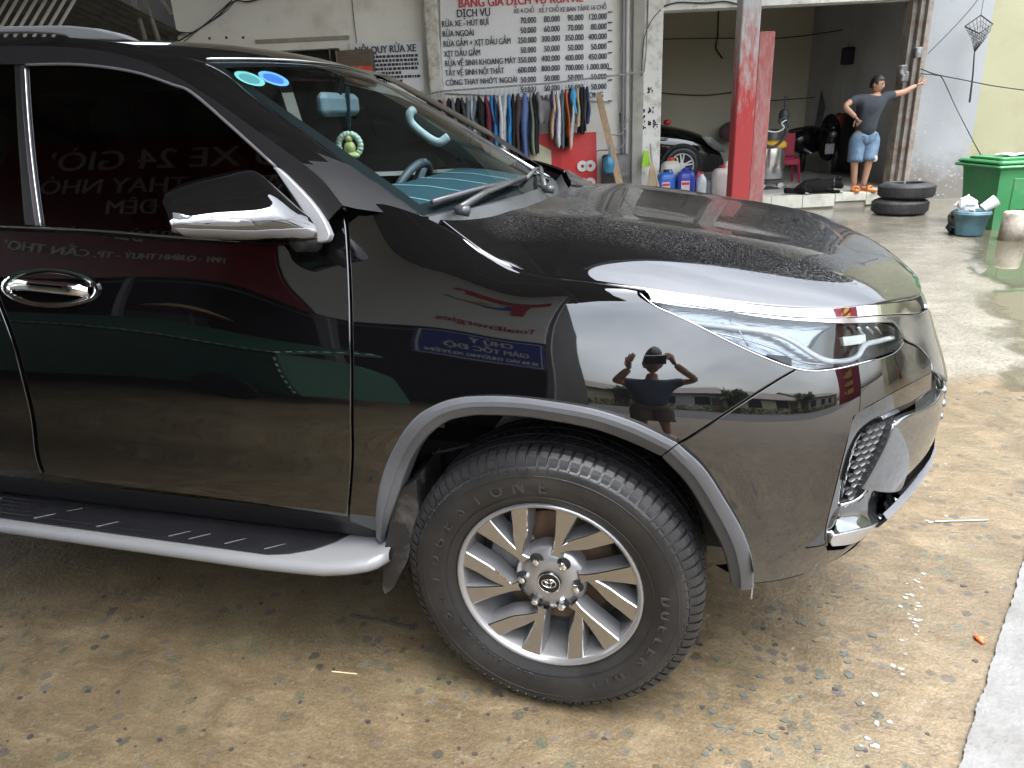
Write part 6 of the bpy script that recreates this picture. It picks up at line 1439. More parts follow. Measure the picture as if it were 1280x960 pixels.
# wheelie bin
wb_=thing('wheelie_bin',W3(*gl(1270,296),0),'large green plastic rubbish bin by the yellow wall','bin'); gp=mat('green_plastic',(.030,.19,.065),rough=.45,var=.2,vscale=3,dirt=(.10,.20,.11),dscale=5,damt=.2)
a,Dd=gl(1244,290); Dd+=.1; zt_=wl(1250,205,Dd)[2]
P=[]
for z,s,o in ((0,.80,.03),(.03,.82,.03),(zt_*.85,.97,.0),(zt_*.93,1.0,0)):
    x0=a-.33*(s-.92); P.append([W3(a+.10-.10*s,Dd,z),W3(a+.10-.10*s+1.0*s,Dd,z),W3(a+.10-.10*s+1.0*s,Dd+.75*s,z),W3(a+.10-.10*s,Dd+.75*s,z),W3(a+.10-.10*s,Dd,z)])
g=MB(); g.grid([[tuple(p) for p in r_] for r_ in P]); body=g.build('bin_body',gp,wb_)
md=body.modifiers.new('bevel','BEVEL'); md.width=.05; md.segments=4; md.limit_method='ANGLE'
bx('bin_rim',a-.045,a+1.06,Dd-.04,Dd+.82,zt_*.92,zt_*.97,gp,wb_,.015); bx('bin_lid',a-.03,a+1.05,Dd-.02,Dd+.80,zt_*.972,zt_*1.03,gp,wb_,.03); bx('lid_ridge',a+.05,a+1.0,Dd+.1,Dd+.7,zt_*1.03,zt_*1.07,gp,wb_,.025)
bx('front_panel',a+.17,a+.40,Dd-.012,Dd+.06,zt_*.30,zt_*.78,gp,wb_,.008)
pa=wl(1262,193,Dd+.2); g=MB(); r=random.Random(6); rows=[[tuple(W3(pa[0]+i*.07,Dd+.25+j*.08,zt_*1.075+r.uniform(0,.025))) for j in range(4)] for i in range(6)]; g.grid(rows); g.grid([[tuple(np.array(p)+[0,0,.004]) for p in q] for q in rows]); tag(g.build('newspaper',mat('newsprint',(.6,.58,.6),rough=.8,dirt=(.3,.12,.15),dscale=12,damt=.2)),'crumpled printed paper lying on the green bin lid','paper')
# bucket with rubbish
c=at(1222,297,0,2)+FV*.17; bk=thing('bucket',(c[0],c[1],0),'battered teal bucket full of rubbish in front of the bin','bucket'); tealm=mat('teal_plastic',(.09,.20,.25),rough=.45,var=.15,vscale=5,dirt=(.05,.055,.06),dscale=3,damt=.25)
H=wl(1222,264,gl(1222,299)[1]+.17)[2]; M=Matrix.Translation((c[0],c[1],0)); g=MB(); g.lathe([(0,.01),(.135,.01),(.14,.02),(.172,H-.06),(.185,H-.055),(.188,H-.02),(.185,H),(.172,H),(.168,H-.05),(.13,.05),(0,.05)],32,M); g.build('bucket_body',tealm,bk,smooth=True)
g=MB(); g.tube([(c[0]+.186*math.cos(t),c[1]+.186*math.sin(t),H-.03) for t in np.linspace(0,6.283,33)],.009,6); g.build('bucket_rim',tealm,bk,smooth=True)
def lump(name,p,rr,m,label,cat,seed,n=16):
    g=MB(); r=random.Random(seed); v,f=_sph(p,rr,n,10); v=[tuple(np.array(q)+np.array([r.gauss(0,rr[i]*.12) for i in range(3)])) for q in v]; g.add(v,f); return tag(g.build(name,m),label,cat)
pl=mat('crumpled_white',(.66,.67,.70),rough=.5,var=.08,vscale=20)
lump('rubbish_bag',(c[0]-.06,c[1],H+.05),(.10,.09,.10),pl,'crumpled white bag in the teal bucket','rubbish',1); 
g=MB(); g.lathe([(0,0),(.05,0),(.065,.15),(.06,.15),(.045,.01),(0,.01)],18,Matrix.Translation((c[0]+.09,c[1]-.03,H+.02))@Matrix.Rotation(.9,4,'Y')); tag(g.build('paper_cup',mat('cup_white',(.7,.7,.68),rough=.5)),'white paper cup tipped in the teal bucket','cup')
lump('black_bag',W3(*gl(1205,294),.13)+FV*.1,(.13,.12,.16),mat('black_bag',(.012,.012,.013),rough=.35),'slumped black bag left of the teal bucket','bag',2)
q=[at(x,y,0,2)+[0,0,.012] for x,y in ((1187,286),(1204,283),(1204,292))]; g=MB(); g.prism([(p[0],p[1]) for p in q],.004,.016); tag(g.build('black_scrap',mat('black_bag',(.012,.012,.013))),'flat black scrap on the wet ground left of the bucket','scrap')
# concrete stub at the right edge
c=at(1277,303,0,2)+FV*.16; H=wl(1277,264,gl(1277,303)[1]+.16)[2]; g=MB(); g.lathe([(0,0),(.13,0),(.127,H*.5),(.122,H-.02),(.11,H),(0,H)],20,Matrix.Translation((c[0],c[1],0))); tag(g.build('concrete_stub',mat('mossy_concrete',(.42,.38,.32),rough=.9,dirt=(.12,.10,.08),dscale=7,damt=.4,bump=.4,bscale=25),smooth=True),'mottled concrete stub post at the right edge','post')
# landing net on the pier
ln=thing('landing_net',W3(*wl(1222,60,11.05)),'black fishing landing net hung on the white pier','net'); nm=mat('net_black',(.02,.02,.022),rough=.6)
A_=[W3(*wl(x,y,10.98)) for x,y in ((1206,33),(1226,19),(1241,30),(1224,42),(1206,33))]; g=MB(); g.tube(A_,.010,6); g.build('net_frame',nm,ln)
tip=W3(*wl(1218,66,10.95)); g=MB()
fr=[]; 
for p,q in zip(A_,A_[1:]): fr+=[p+(q-p)*t for t in (0,.25,.5,.75)]
for p in fr: g.tube([p,p*.5+tip*.5-FV*.05,tip],.0035,4)
for s in (.15,.3,.45,.6,.75,.88): g.tube([p*(1-s)+tip*s-FV*.05*math.sin(s*3.14) for p in fr]+[fr[0]*(1-s)+tip*s-FV*.05*math.sin(s*3.14)],.003,4)
for p in fr: 
    for s in (.2,.5): g.tube([p*(1-s)+tip*s-FV*.04,fr[(fr.index if 0 else 0)]*0+p*(1-s-.12)+tip*(s+.12)-FV*.045],.003,4)
tag(g.build('net_mesh',nm,ln),kind='stuff')
g=MB(); g.tube([tip,W3(*wl(1216,95,11.0)),W3(*wl(1212,128,11.0))],[.008,.011,.014],7); g.build('net_handle',nm,ln); g=MB(); g.tube([W3(*wl(1226,20,11.0)),W3(*wl(1231,-10,11.1))],.004,5); g.build('net_cord',nm,ln)

# black car parked inside the bay
pc=thing('parked_car',W3(*wl(850,225,13.4)),'black car parked inside the bay behind the jerrycans','car'); pk=mat('parked_car_paint',(.006,.006,.007),rough=.05,ior=1.9); Dn=13.2
prof=lambda pts:[wl(x,y,Dn) for x,y in pts]
zg=zS
rows=[]
sec=[(700,150,170),(780,152,172),(822,154,174),(850,159,177),(875,164,181),(892,172,186),(904,183,192),(911,196,204),(912,214,216)]
for x,yt,ys in sec:
    a_,_,z1=wl(x,yt,Dn); zsh=wl(x,ys,Dn)[2]; f=max(0,(x-870)/45.)
    rows.append([tuple(W3(a_,Dn+.10+.22*f,zg+.18)),tuple(W3(a_,Dn+.03+.22*f,zg+.45*min(1,(z1-zg)/.6))),tuple(W3(a_,Dn+.0+.25*f,zsh)),tuple(W3(a_,Dn+.10+.25*f,zsh+(z1-zsh)*.75)),tuple(W3(a_,Dn+.45,z1)),tuple(W3(a_+.03,Dn+.9,z1+.02)),tuple(W3(a_,Dn+1.35,z1)),tuple(W3(a_,Dn+1.75,zsh)),tuple(W3(a_,Dn+1.75,zg+.18))])
g=MB(); g.grid(rows); pb_=g.build('body',pk,pc,smooth=True); md=pb_.modifiers.new('subsurf','SUBSURF'); md.levels=2; md.render_levels=2
cw=wl(852,204,Dn-.03); rw=.325
g=MB(); M=WF@Matrix.Translation((cw[0],Dn-.012,zg+rw))@Matrix.Rotation(math.pi/2,4,'X'); g.lathe([(0,-.02),(rw*1.13,-.02),(rw*1.16,0.01),(rw*1.06,.012),(0,0.0)],40,M); g.build('wheel_arch',gap_black,pc)
g=MB(); g.lathe([(rw*.64,.03),(rw*.70,.045),(rw*.92,.045),(rw,.02),(rw,-.1),(rw*.6,-.1)],44,M); g.build('tyre',rubber,pc,smooth=True)
g=MB(); g.lathe([(rw*.60,.035),(rw*.66,.045),(rw*.68,.03)],44,M); 
for k in range(5):
    for s in (-.16,.16):
        an=2*math.pi*k/5+.3+s; g.add([(.06*math.cos(an-.25),.06*math.sin(an-.25),.036),(.06*math.cos(an+.25),.06*math.sin(an+.25),.036),(rw*.63*math.cos(an+.055),rw*.63*math.sin(an+.055),.040),(rw*.63*math.cos(an-.055),rw*.63*math.sin(an-.055),.040)],[(0,1,2,3)],M)
g.lathe([(0,.04),(.06,.038),(.065,.03)],20,M); g.build('rim',mat('white_rim',(.72,.72,.72),rough=.3,metal=.2),pc)
g=MB(); P=[W3(*wl(x,y,Dn-.03+.1*max(0,(x-880)/20))) for x,y in ((877,171),(890,172),(903,182),(907,189),(896,187),(886,181))]; g.add([tuple(p) for p in P]+[tuple(p+FV*.06) for p in P],[(0,1,2,3,4,5)]+[(i,(i+1)%6,6+(i+1)%6,6+i) for i in range(6)]); hl_=g.build('headlight',mat('headlight_grey',(.35,.37,.40),rough=.1,metal=.6),pc)
g=MB(); g.tube([W3(*wl(x,y,Dn-.05)) for x,y in ((877,170),(886,179),(893,186),(906,190))],.012,6); g.build('light_strip',chrome,pc)
g=MB(); p=W3(*wl(834,153,Dn-.05)); g.sphere(p,(.07,.05,.045),12,8); g.build('door_mirror',mat('red_mirror',(.5,.02,.03),rough=.3),pc,smooth=True)
g=MB(); p=W3(*wl(829,174,Dn-.02)); M2=WF@Matrix.Translation((wl(829,174,Dn)[0],Dn-.02,wl(829,174,Dn)[2])); g.bbox(-.10,.08,-.015,.015,-.015,.015,.012,M2); g.build('door_handle',satin_chrome,pc)

# scooter in the bay
sc=thing('motor_scooter',W3(*wl(1025,200,14.2)),'dark motor scooter standing deep in the bay','scooter'); dk=mat('scooter_black',(.010,.010,.012),rough=.2); D0=14.2
def wtube(pts,r_,nm,m,par,n=8):
    g=MB(); g.tube(cr([W3(*wl(x,y,d)) for x,y,d in pts],5),r_,n); return g.build(nm,m,par,smooth=True)
for (x,y,d) in ((1003,194,14.5),(1044,193,13.9)):
    a_,_,z=wl(x,y,d); M=WF@Matrix.Translation((a_,d,zS+.26))@Matrix.Rotation(rad(70),4,'Z')@Matrix.Rotation(math.pi/2,4,'X'); g=MB(); g.lathe([(.15,.04),(.2,.055),(.25,.05),(.265,0),(.25,-.05),(.2,-.055),(.15,-.04)],28,M); w_=g.build('wheel',rubber,sc,smooth=True); g=MB(); g.lathe([(0,.02),(.15,.02),(.15,-.02),(0,-.02)],16,M); g.build('hub',mat('hub_grey',(.2,.2,.2),rough=.4,metal=.6),sc)
def blob(px,py,d,rr,nm,m,par,rz=0):
    g=MB(); c=W3(*wl(px,py,d)); v,f=_sph((0,0,0),rr,16,10); M=Matrix.Translation(Vector(c))@Matrix.Rotation(YAW+rz,4,'Z'); g.add(v,f,M); return g.build(nm,m,par,smooth=True)
blob(1010,175,14.4,(.42,.22,.26),'rear_body',dk,sc,.3); blob(1036,172,14.0,(.18,.24,.42),'front_shield',dk,sc,.2); blob(1008,163,14.4,(.40,.15,.07),'seat',mat('seat_black',(.015,.015,.015),rough=.6),sc,.3); blob(1038,160,13.95,(.15,.22,.12),'handlebar_cowl',dk,sc)
wtube(((1018,166,13.9),(1030,157,13.95),(1045,158,14.1)),.016,'handlebar',dk,sc); g=MB(); a_,_,z=wl(1038,186,13.72); g.bbox(a_-.10,a_+.06,13.70,13.72,z-.09,z+.09,.005,WF@Matrix.Translation((0,0,0))); g.build('number_plate',mat('plate_white',(.6,.6,.6),rough=.5,dirt=(.1,.1,.1),dscale=30,damt=.3),sc)
blob(1042,168,13.78,(.06,.05,.06),'headlamp',mat('lamp_glass',(.3,.3,.3),rough=.1,metal=.5),sc); wtube(((1005,186,14.1),(1015,192,14.0)),.03,'exhaust',satin_chrome,sc)
# leaning boards and red can in the bay
g=MB(); g.add([tuple(W3(*wl(x,y,d))) for x,y,d in ((1018,160,14.9),(1026,160,14.9),(1038,104,15.6),(1028,104,15.6),(1018,160,14.95),(1026,160,14.95),(1038,104,15.65),(1028,104,15.65))],[(0,1,2,3),(7,6,5,4),(0,4,5,1),(1,5,6,2),(2,6,7,3),(3,7,4,0)]); tag(g.build('leaning_board',mat('grey_board',(.10,.10,.105),rough=.7,var=.3,vscale=5)),'grey board leaning on the bay back wall','board')
blob(1048,152,14.2,(.10,.08,.16),'fire_bucket',mat('dull_red',(.22,.02,.02),rough=.5),None); o=COL.objects[-1] if False else bpy.data.objects['fire_bucket']; tag(o,'dull red can hung on the bay partition','can')
blob(912,165,15.6,(.22,.12,.20),'bundle',mat('mauve_cloth',(.16,.09,.10),rough=.8),None); tag(bpy.data.objects['bundle'],'dark mauve bundle on the bay wall behind the parked car','bundle')

# ================================================================== people and dog
def skin(verts,edges,radii,sub=2):
    """continuous surface grown over a skeleton; returns vertices and faces"""
    me=bpy.data.meshes.new('skin'); me.from_pydata([tuple(v) for v in verts],edges,[]); o=bpy.data.objects.new('skin',me); COL.objects.link(o)
    o.modifiers.new('skin','SKIN'); sm=o.modifiers.new('sub','SUBSURF'); sm.levels=sub; sm.render_levels=sub
    if not me.skin_vertices: 
        bm=bmesh.new(); bm.from_mesh(me); bm.verts.layers.skin.verify(); bm.to_mesh(me); bm.free()
    for i,d in enumerate(me.skin_vertices[0].data):
        r=radii[i]; d.radius=(r,r) if not isinstance(r,tuple) else r; d.use_root=(i==0)
    dg=bpy.context.evaluated_depsgraph_get(); dg.update(); e=bpy.data.meshes.new_from_object(o.evaluated_get(dg))
    v=[tuple(p.co) for p in e.vertices]; f=[tuple(p.vertices) for p in e.polygons]
    bpy.data.objects.remove(o); bpy.data.meshes.remove(me); bpy.data.meshes.remove(e); return v,f
def chain(pts,rs): return [np.array(p) for p in pts],[(i,i+1) for i in range(len(pts)-1)],rs
def hand(b,wrist,direction,palm_n,spread=.35,curl=.25,scale=1.0,side=1):
    """palm and five separate bent fingers"""
    d=Vector(direction).normalized(); n=Vector(palm_n); n=(n-d*n.dot(d)).normalized(); s=d.cross(n)*side; w=Vector(wrist)
    L=.085*scale; 
    v,f=skin([w-d*.01,w+d*.03*scale,w+d*L*.62,w+d*L],[(0,1),(1,2),(2,3)],[(.026*scale,.020*scale),(.032*scale,.017*scale),(.040*scale,.015*scale),(.036*scale,.012*scale)],2); b.add(v,f)
    for k,(off,ln) in enumerate(((-.033,.068),(-.011,.078),(.011,.074),(.031,.058))):
        base=w+d*(L*.92)+s*off*scale; a=(k-1.5)/1.5*spread*.5; dd=(d*math.cos(a)+s*math.sin(a)); p=[base-dd*.012]; ang=0; q=base
        for j,seg in enumerate((.46,.31,.23)):
            ang+=curl*(1+.4*j); q=q+(dd*math.cos(ang)+n*math.sin(ang))*ln*seg*scale; p.append(q)
        v,f=skin([tuple(x) for x in p],[(0,1),(1,2),(2,3)],[.0098*scale,.0092*scale,.0084*scale,.0066*scale],1); b.add(v,f)
    base=w+d*.028*scale-s*.028*scale; td=(d*.62-s*.72+n*.25).normalized(); p=[base,base+td*.032*scale,base+(td*.058+d*.006)*scale,base+(td*.075+d*.022)*scale]
    v,f=skin([tuple(x) for x in p],[(0,1),(1,2),(2,3)],[.0125*scale,.0110*scale,.0098*scale,.0075*scale],1); b.add(v,f)
def head_mesh(b,c,fwd,up,h=.225):
    """skull with jaw, nose, brow, ears; c = centre of the head"""
    f=Vector(fwd).normalized(); u=Vector(up); u=(u-f*u.dot(f)).normalized(); s=u.cross(f)   # s = the person's left
    M=Matrix.Identity(4)
    for i in range(3): M[i][0]=s[i]; M[i][1]=f[i]; M[i][2]=u[i]; M[i][3]=c[i]
    v,fa=_sph((0,0,0),(1,1,1),24,18); out=[]
    for x,y,z in v:
        X=x*.074; Y=y*.094; Z=z*h/2
        if z<0: X*=1-.30*(-z)**1.5; Y*=1-.10*(-z); 
        if z<-.2 and y>0: Y*=1+.10*(-z)
        if y<0 and z<0: Y*=1-.25*(-z)
        if y>.5: Y*=.94
        if y>.6 and abs(x)<.35 and -.45<z<.15: Y+=.020*(1-abs(x)/.35)*(1-abs(z+.18)/.36)      # nose
        if y>.6 and .12<z<.30: Y+=.005                                                     # brow
        if y>.55 and .0<z<.14 and .2<abs(x)<.6: Y-=.008                                    # eye sockets
        if y>.6 and -.66<z<-.5: Y+=.006*(1-abs(x)/.6) if abs(x)<.6 else 0                  # lips
        out.append((X,Y,Z))
    b.add(out,fa,M)
    for sd in (-1,1):
        v,fa=_sph((sd*.076,-.008,-.004),(.010,.020,.032),10,8); b.add(v,fa,M)
    return M
skin_m=mat('skin_tone',(.40,.22,.145),rough=.55,var=.06,vscale=20)
hair_m=mat('black_hair',(.012,.010,.009),rough=.5,bump=.3,bscale=250)
def hair_cap(M,h,par,low=.10):
    v,f=_sph((0,0,0),(1,1,1),28,20); g=MB(); keep=[]; r=random.Random(2)
    pts=[]
    for x,y,z in v: 
        k=1.07+r.uniform(-.012,.012); pts.append((x*.074*k,y*.094*k-.004,z*h/2*k+.004))
    fs=[]
    for q in f:
        z=np.mean([v[i][2] for i in q]); y=np.mean([v[i][1] for i in q])
        lim=.42 if y>.35 else (.05 if y>-.2 else -.45)
        if z>lim: fs.append(q)
    used=sorted({i for q in fs for i in q}); mp={i:k for k,i in enumerate(used)}
    g.add([pts[i] for i in used],[tuple(mp[i] for i in q) for q in fs],M); o=g.build('hair',hair_m,par,smooth=True); md=o.modifiers.new('solid','SOLIDIFY'); md.thickness=.012; md.offset=-.3; return o
def face_bits(M,h,par):
    g=MB()
    for sd in (-1,1):
        g.sphere((sd*.030,.083,.008),(.011,.006,.006),8,6,M); g.tube([(sd*.012,.094,.026),(sd*.030,.094,.031),(sd*.048,.084,.027)],.004,5,M=M)
    g.tube([(-.024,.088,-.066),(0,.096,-.064),(.024,.088,-.066)],.003,5,M=M)
    tag(g.build('face_marks',mat('face_dark',(.035,.02,.018),rough=.5),par),kind=None)

# ---- man leaning in the bay
D0=10.98
J=lambda x,y,d=D0:np.array(W3(*wl(x,y,d)))
man=thing('person',J(1078,236)*[1,1,0]+[0,0,zS],'man in grey t-shirt and denim shorts leaning on the bay jamb','person')
neck=J(1096,119); headc=J(1097,105.5); chest=J(1090,128); belly=J(1083,152); pelv=J(1081,171)
shL=J(1069,123,D0-.02); shR=J(1110,119,D0+.02); elL=J(1055.5,133,D0-.12); wrL=J(1070,147,D0-.16); elR=J(1128,116,D0+.02); wrR=J(1146,106.5,D0+.03)
hipL=J(1072.5,176); hipR=J(1089,176); knL=J(1068,203,D0-.04); knR=J(1086,202,D0-.06); anL=J(1067.5,230,D0-.0); anR=J(1079,229,D0-.04)
for k in (anL,anR): k[2]=zS+.075
b=MB()
V=[pelv,belly,chest,neck,shL,elL,wrL,shR,elR,wrR,hipL,knL,anL,hipR,knR,anR,neck+np.array([0,0,.05])]
E_=[(0,1),(1,2),(2,3),(2,4),(4,5),(5,6),(2,7),(7,8),(8,9),(0,10),(10,11),(11,12),(0,13),(13,14),(14,15),(3,16)]
R_=[.105,.11,.120,.052,.052,.044,.031,.052,.046,.031,.080,.060,.040,.080,.060,.040,.05]
v,f=skin(V,E_,R_); b.add(v,f)
toe=-FV*.9+RV*.12
M=head_mesh(b,headc,-FV*.72+RV*.62-np.array([0,0,.12]),(0,0,1))
hand(b,wrL,(RV*.6-FV*-.1-np.array([0,0,.75])),FV,.3,.35); hand(b,wrR,RV*.9+np.array([0,0,.35])-FV*.1,FV,.5,.15,side=-1)
for an,tx in ((anL,RV*-.15),(anR,RV*.55)):
    d=(-FV*.8+tx); d/=np.linalg.norm(d); p0=np.array([an[0],an[1],zS+.055])-d*.05; v,f=skin([p0,p0+d*.09-[0,0,.010],p0+d*.17-[0,0,.022],p0+d*.215-[0,0,.026]],[(0,1),(1,2),(2,3)],[(.034,.036),(.036,.030),(.042,.020),(.034,.014)],1); b.add(v,f)
b.build('body',skin_m,man,smooth=True); hair_cap(M,.225,man); face_bits(M,.225,man)
shirt=mat('charcoal_tshirt',(.035,.041,.052),rough=.85,var=.12,vscale=14,bump=.15,bscale=30)
ml=elL*.62+shL*.38; mr=elR*.60+shR*.40
b=MB(); V=[pelv+[0,0,-.02],belly,chest,neck+[0,0,-.045],shL-[0,0,.015],ml,shR-[0,0,.015],mr]; v,f=skin(V,[(0,1),(1,2),(2,3),(2,4),(4,5),(2,6),(6,7)],[.158,.146,.148,.066,.070,.074,.070,.072]); b.add(v,f); b.build('t_shirt',shirt,man,smooth=True)
dn=mat('washed_denim',(.11,.18,.27),rough=.85,var=.25,vscale=9,bump=.12,bscale=40,dirt=(.24,.31,.38),dscale=7,damt=.1)
def shorts(wst,hL,kL,hR,kR,m,par,name):
    b=MB()
    for h_,k_ in ((hL,kL),(hR,kR)):
        top=wst*.72+np.array([h_[0],h_[1],wst[2]])*.28; mid_=wst*.45+np.array([h_[0],h_[1],wst[2]-.10])*.55
        b.tube(cr([top,mid_,h_,h_*.5+k_*.5,k_*.97+h_*.03],3),[.118,.125,.132,.132,.130,.126,.120,.116,.113,.110,.108,.108,.112],16)
    return b.build(name,m,par,smooth=True)
shorts(pelv+np.array([0,0,.03]),hipL,knL,hipR,knR,dn,man,'denim_shorts')
b=MB(); q=(knR*.85+hipR*.15)-FV*.095+RV*.04; b.sphere(tuple(q),(.035,.012,.045),10,8); b.build('ripped_patch',mat('ripped_patch',(.55,.47,.40),rough=.8),man,smooth=True)
sand=mat('orange_sandal',(.50,.17,.02),rough=.5)
for an,tx in ((anL,RV*-.15),(anR,RV*.55)):
    d=(-FV*.8+tx); d/=np.linalg.norm(d); sN=np.cross(d,[0,0,1]); p=np.array([an[0],an[1],0])
    g=MB(); pts=[]
    for t in np.linspace(0,6.283,21)[:-1]: q=p+d*(.08+.145*math.cos(t))+sN*.052*math.sin(t)*(1+.15*math.cos(t)); pts.append((q[0],q[1]))
    g.prism(pts,zS+.003,zS+.028); g.tube([p+d*.11-sN*.05+[0,0,zS+.03],p+d*.10-sN*.03+[0,0,zS+.075],p+d*.10+sN*.03+[0,0,zS+.075],p+d*.11+sN*.05+[0,0,zS+.03]],.022,8); g.build('sandal',sand,man,smooth=False)
# printed motif on the chest
g=MB(); c=W3(*wl(1092,136,D0-.165))
for k in range(5): g.tube([c+RV*(-.10+.01*k)+[0,0,.03-.022*k],c+RV*(-.03)+[0,0,.035-.022*k],c+RV*.04+[0,0,.028-.022*k],c+RV*(.10-.02*k)+[0,0,.034-.022*k]],.004,4)
g.build('shirt_print',mat('shirt_print',(.02,.022,.028),rough=.8),man)

# ---- dog lying on the step
dog=thing('dog',W3(*wl(1015,236,10.95))*[1,1,0]+[0,0,zS],'black dog lying asleep on the tiled step beside the man','dog')
fur=mat('black_fur',(.008,.0075,.0075),rough=.7,spec=.15,var=.4,vscale=30,bump=.6,bscale=120)
Jd=lambda x,y,d=10.98:np.array(W3(*wl(x,y,d)))
def zfix(p,z): p=np.array(p); p[2]=zS+z; return p
rump=zfix(Jd(1000,230),.10); mid=zfix(Jd(1016,228),.115); chs=zfix(Jd(1032,226),.125); nk=zfix(Jd(1042,225),.13); hd=zfix(Jd(1049,224),.12); mz=zfix(Jd(1055,228,10.93),.06)
t1=zfix(Jd(993,232,10.95),.06); t2=zfix(Jd(986,232,10.93),.06); t3=zfix(Jd(980,231,10.93),.07)
fl1=zfix(Jd(1034,234,10.88),.05); fl2=zfix(Jd(1044,236,10.82),.03); fl3=zfix(Jd(1051,236,10.80),.025); hl1=zfix(Jd(1004,234,10.86),.07); hl2=zfix(Jd(1014,236,10.82),.04); hl3=zfix(Jd(1008,237,10.81),.025)
V=[mid,rump,chs,nk,hd,mz,t1,t2,t3,fl1,fl2,fl3,hl1,hl2,hl3]
v,f=skin(V,[(0,1),(0,2),(2,3),(3,4),(4,5),(1,6),(6,7),(7,8),(2,9),(9,10),(10,11),(1,12),(12,13),(13,14)],[.105,.10,.115,.075,.072,.032,.035,.05,.045,.042,.028,.024,.055,.032,.024])
b=MB(); r=random.Random(8); v=[tuple(np.array(p)+np.array([r.gauss(0,.003) for _ in range(3)])) for p in v]; v=[(p[0],p[1],max(p[2],zS+.004)) for p in v]; b.add(v,f)
for sd in (-1,1): q=hd+FV*.045*sd+np.array([0,0,.055]); b.add([tuple(q-RV*.03),tuple(q+RV*.03),tuple(q+FV*.02*sd+[0,0,.06]),tuple(q+FV*.025)],[(0,1,2),(1,3,2),(3,0,2),(0,3,1)])
b.build('body',fur,dog,smooth=True)
g=MB(); r=random.Random(12)
for k in range(420):
    base=[t1,t2,t3,rump,mid,chs,nk][r.choice((0,1,1,2,2,2,3,4,5,6))]; n=np.array([r.gauss(0,1),r.gauss(0,1),abs(r.gauss(0,1))]); n/=np.linalg.norm(n); rr=.055 if base is t2 or base is t3 or base is t1 else .10
    p=base+n*rr+RV*r.uniform(-.06,.06); g.add([tuple(p),tuple(p+RV*.004),tuple(p+n*.028-RV*.018-[0,0,.008])],[(0,1,2)])
g.v=[(p[0],p[1],max(p[2],zS+.003)) for p in g.v]; tag(g.build('fur_tufts',fur,dog),kind='stuff')
g=MB(); 
for p in (fl3,hl3): g.sphere(tuple(p+RV*.01),(.030,.026,.018),10,8)
g.build('pale_paws',mat('pale_paw',(.42,.38,.33),rough=.8),dog,smooth=True)
g=MB(); g.tube([nk+np.array([.0,math.cos(t)*.075,math.sin(t)*.075]) for t in np.linspace(0,6.28,19)],.009,5); g.build('collar',mat('collar_grey',(.12,.12,.13),rough=.6),dog,smooth=True)

# ---- the photographer, standing behind the phone (seen mirrored in the fender)
ph=thing('person',(.42,-1.80,0),'person in navy t-shirt raising a phone, mirrored in the black fender','person')
cz=CAM[2]; hx,hy=.40,-1.70
hc=np.array([hx,hy-.02,cz+.045]); nk=np.array([hx,hy-.06,cz-.13]); chs=np.array([hx,hy-.07,cz-.32]); bel=np.array([hx,hy-.06,cz-.55]); plv=np.array([hx,hy-.06,cz-.70])
sl=np.array([hx-.19,hy-.07,cz-.22]); sr=np.array([hx+.19,hy-.07,cz-.22]); el_l=np.array([hx-.30,hy+.02,cz-.26]); el_r=np.array([hx+.42,hy+.02,cz-.20]); wl_=np.array([hx-.185,hy+.14,cz-.075]); wr_=np.array([hx+.165,hy+.14,cz-.02])
hl_=np.array([hx-.09,hy-.06,cz-.78]); hr_=np.array([hx+.09,hy-.06,cz-.78]); kl=np.array([hx-.10,hy-.03,.47]); kr=np.array([hx+.10,hy-.02,.47]); al=np.array([hx-.11,hy-.07,.08]); ar=np.array([hx+.12,hy-.06,.08])
b=MB(); v,f=skin([plv,bel,chs,nk,sl,el_l,wl_,sr,el_r,wr_,hl_,kl,al,hr_,kr,ar,nk+[0,.01,.08]],E_,[.115,.12,.135,.055,.058,.044,.030,.058,.044,.030,.085,.056,.036,.085,.056,.036,.052]); b.add(v,f)
M=head_mesh(b,hc,(-.02,1,-.25),(0,0,1)); hand(b,wl_,(.05,-.02,.95),(.5,-.3,0),.75,.12); hand(b,wr_,(-.55,.05,.75),(-.5,-.4,0),.4,.35,side=-1)
for an,tx in ((al,-.1),(ar,.25)):
    d=np.array([tx,1,0]); d/=np.linalg.norm(d); p0=np.array([an[0],an[1],.055])-d*.05; v,f=skin([p0,p0+d*.1-[0,0,.010],p0+d*.2-[0,0,.022],p0+d*.25-[0,0,.026]],[(0,1),(1,2),(2,3)],[(.036,.038),(.038,.032),(.044,.022),(.036,.016)],1); b.add(v,f)
b.build('body',skin_m,ph,smooth=True); hair_cap(M,.225,ph); face_bits(M,.225,ph)
b=MB(); v,f=skin([plv+[0,0,-.03],bel,chs,nk+[0,0,-.05],sl,sl*.35+el_l*.65,sr,sr*.45+el_r*.55],[(0,1),(1,2),(2,3),(2,4),(4,5),(2,6),(6,7)],[.17,.16,.16,.07,.078,.080,.078,.078]); b.add(v,f); b.build('t_shirt',mat('navy_tshirt',(.035,.05,.085),rough=.85,var=.1,vscale=14,bump=.12,bscale=30),ph,smooth=True)
shorts(plv+np.array([0,0,.04]),hl_,kl,hr_,kr,mat('brown_cloth',(.10,.075,.055),rough=.85,var=.12,vscale=14),ph,'brown_shorts')
g=MB(); g.bbox(-.082,.082,-.005,.005,-.039,.039,.004,Matrix.Translation((CAM[0]+.02,CAM[1]-.055,CAM[2]+.0))@Matrix.Rotation(YAW*.3,4,'Z')); tag(g.build('phone',mat('phone_black',(.01,.01,.012),rough=.2)),'black phone held up before the mirrored person','phone')

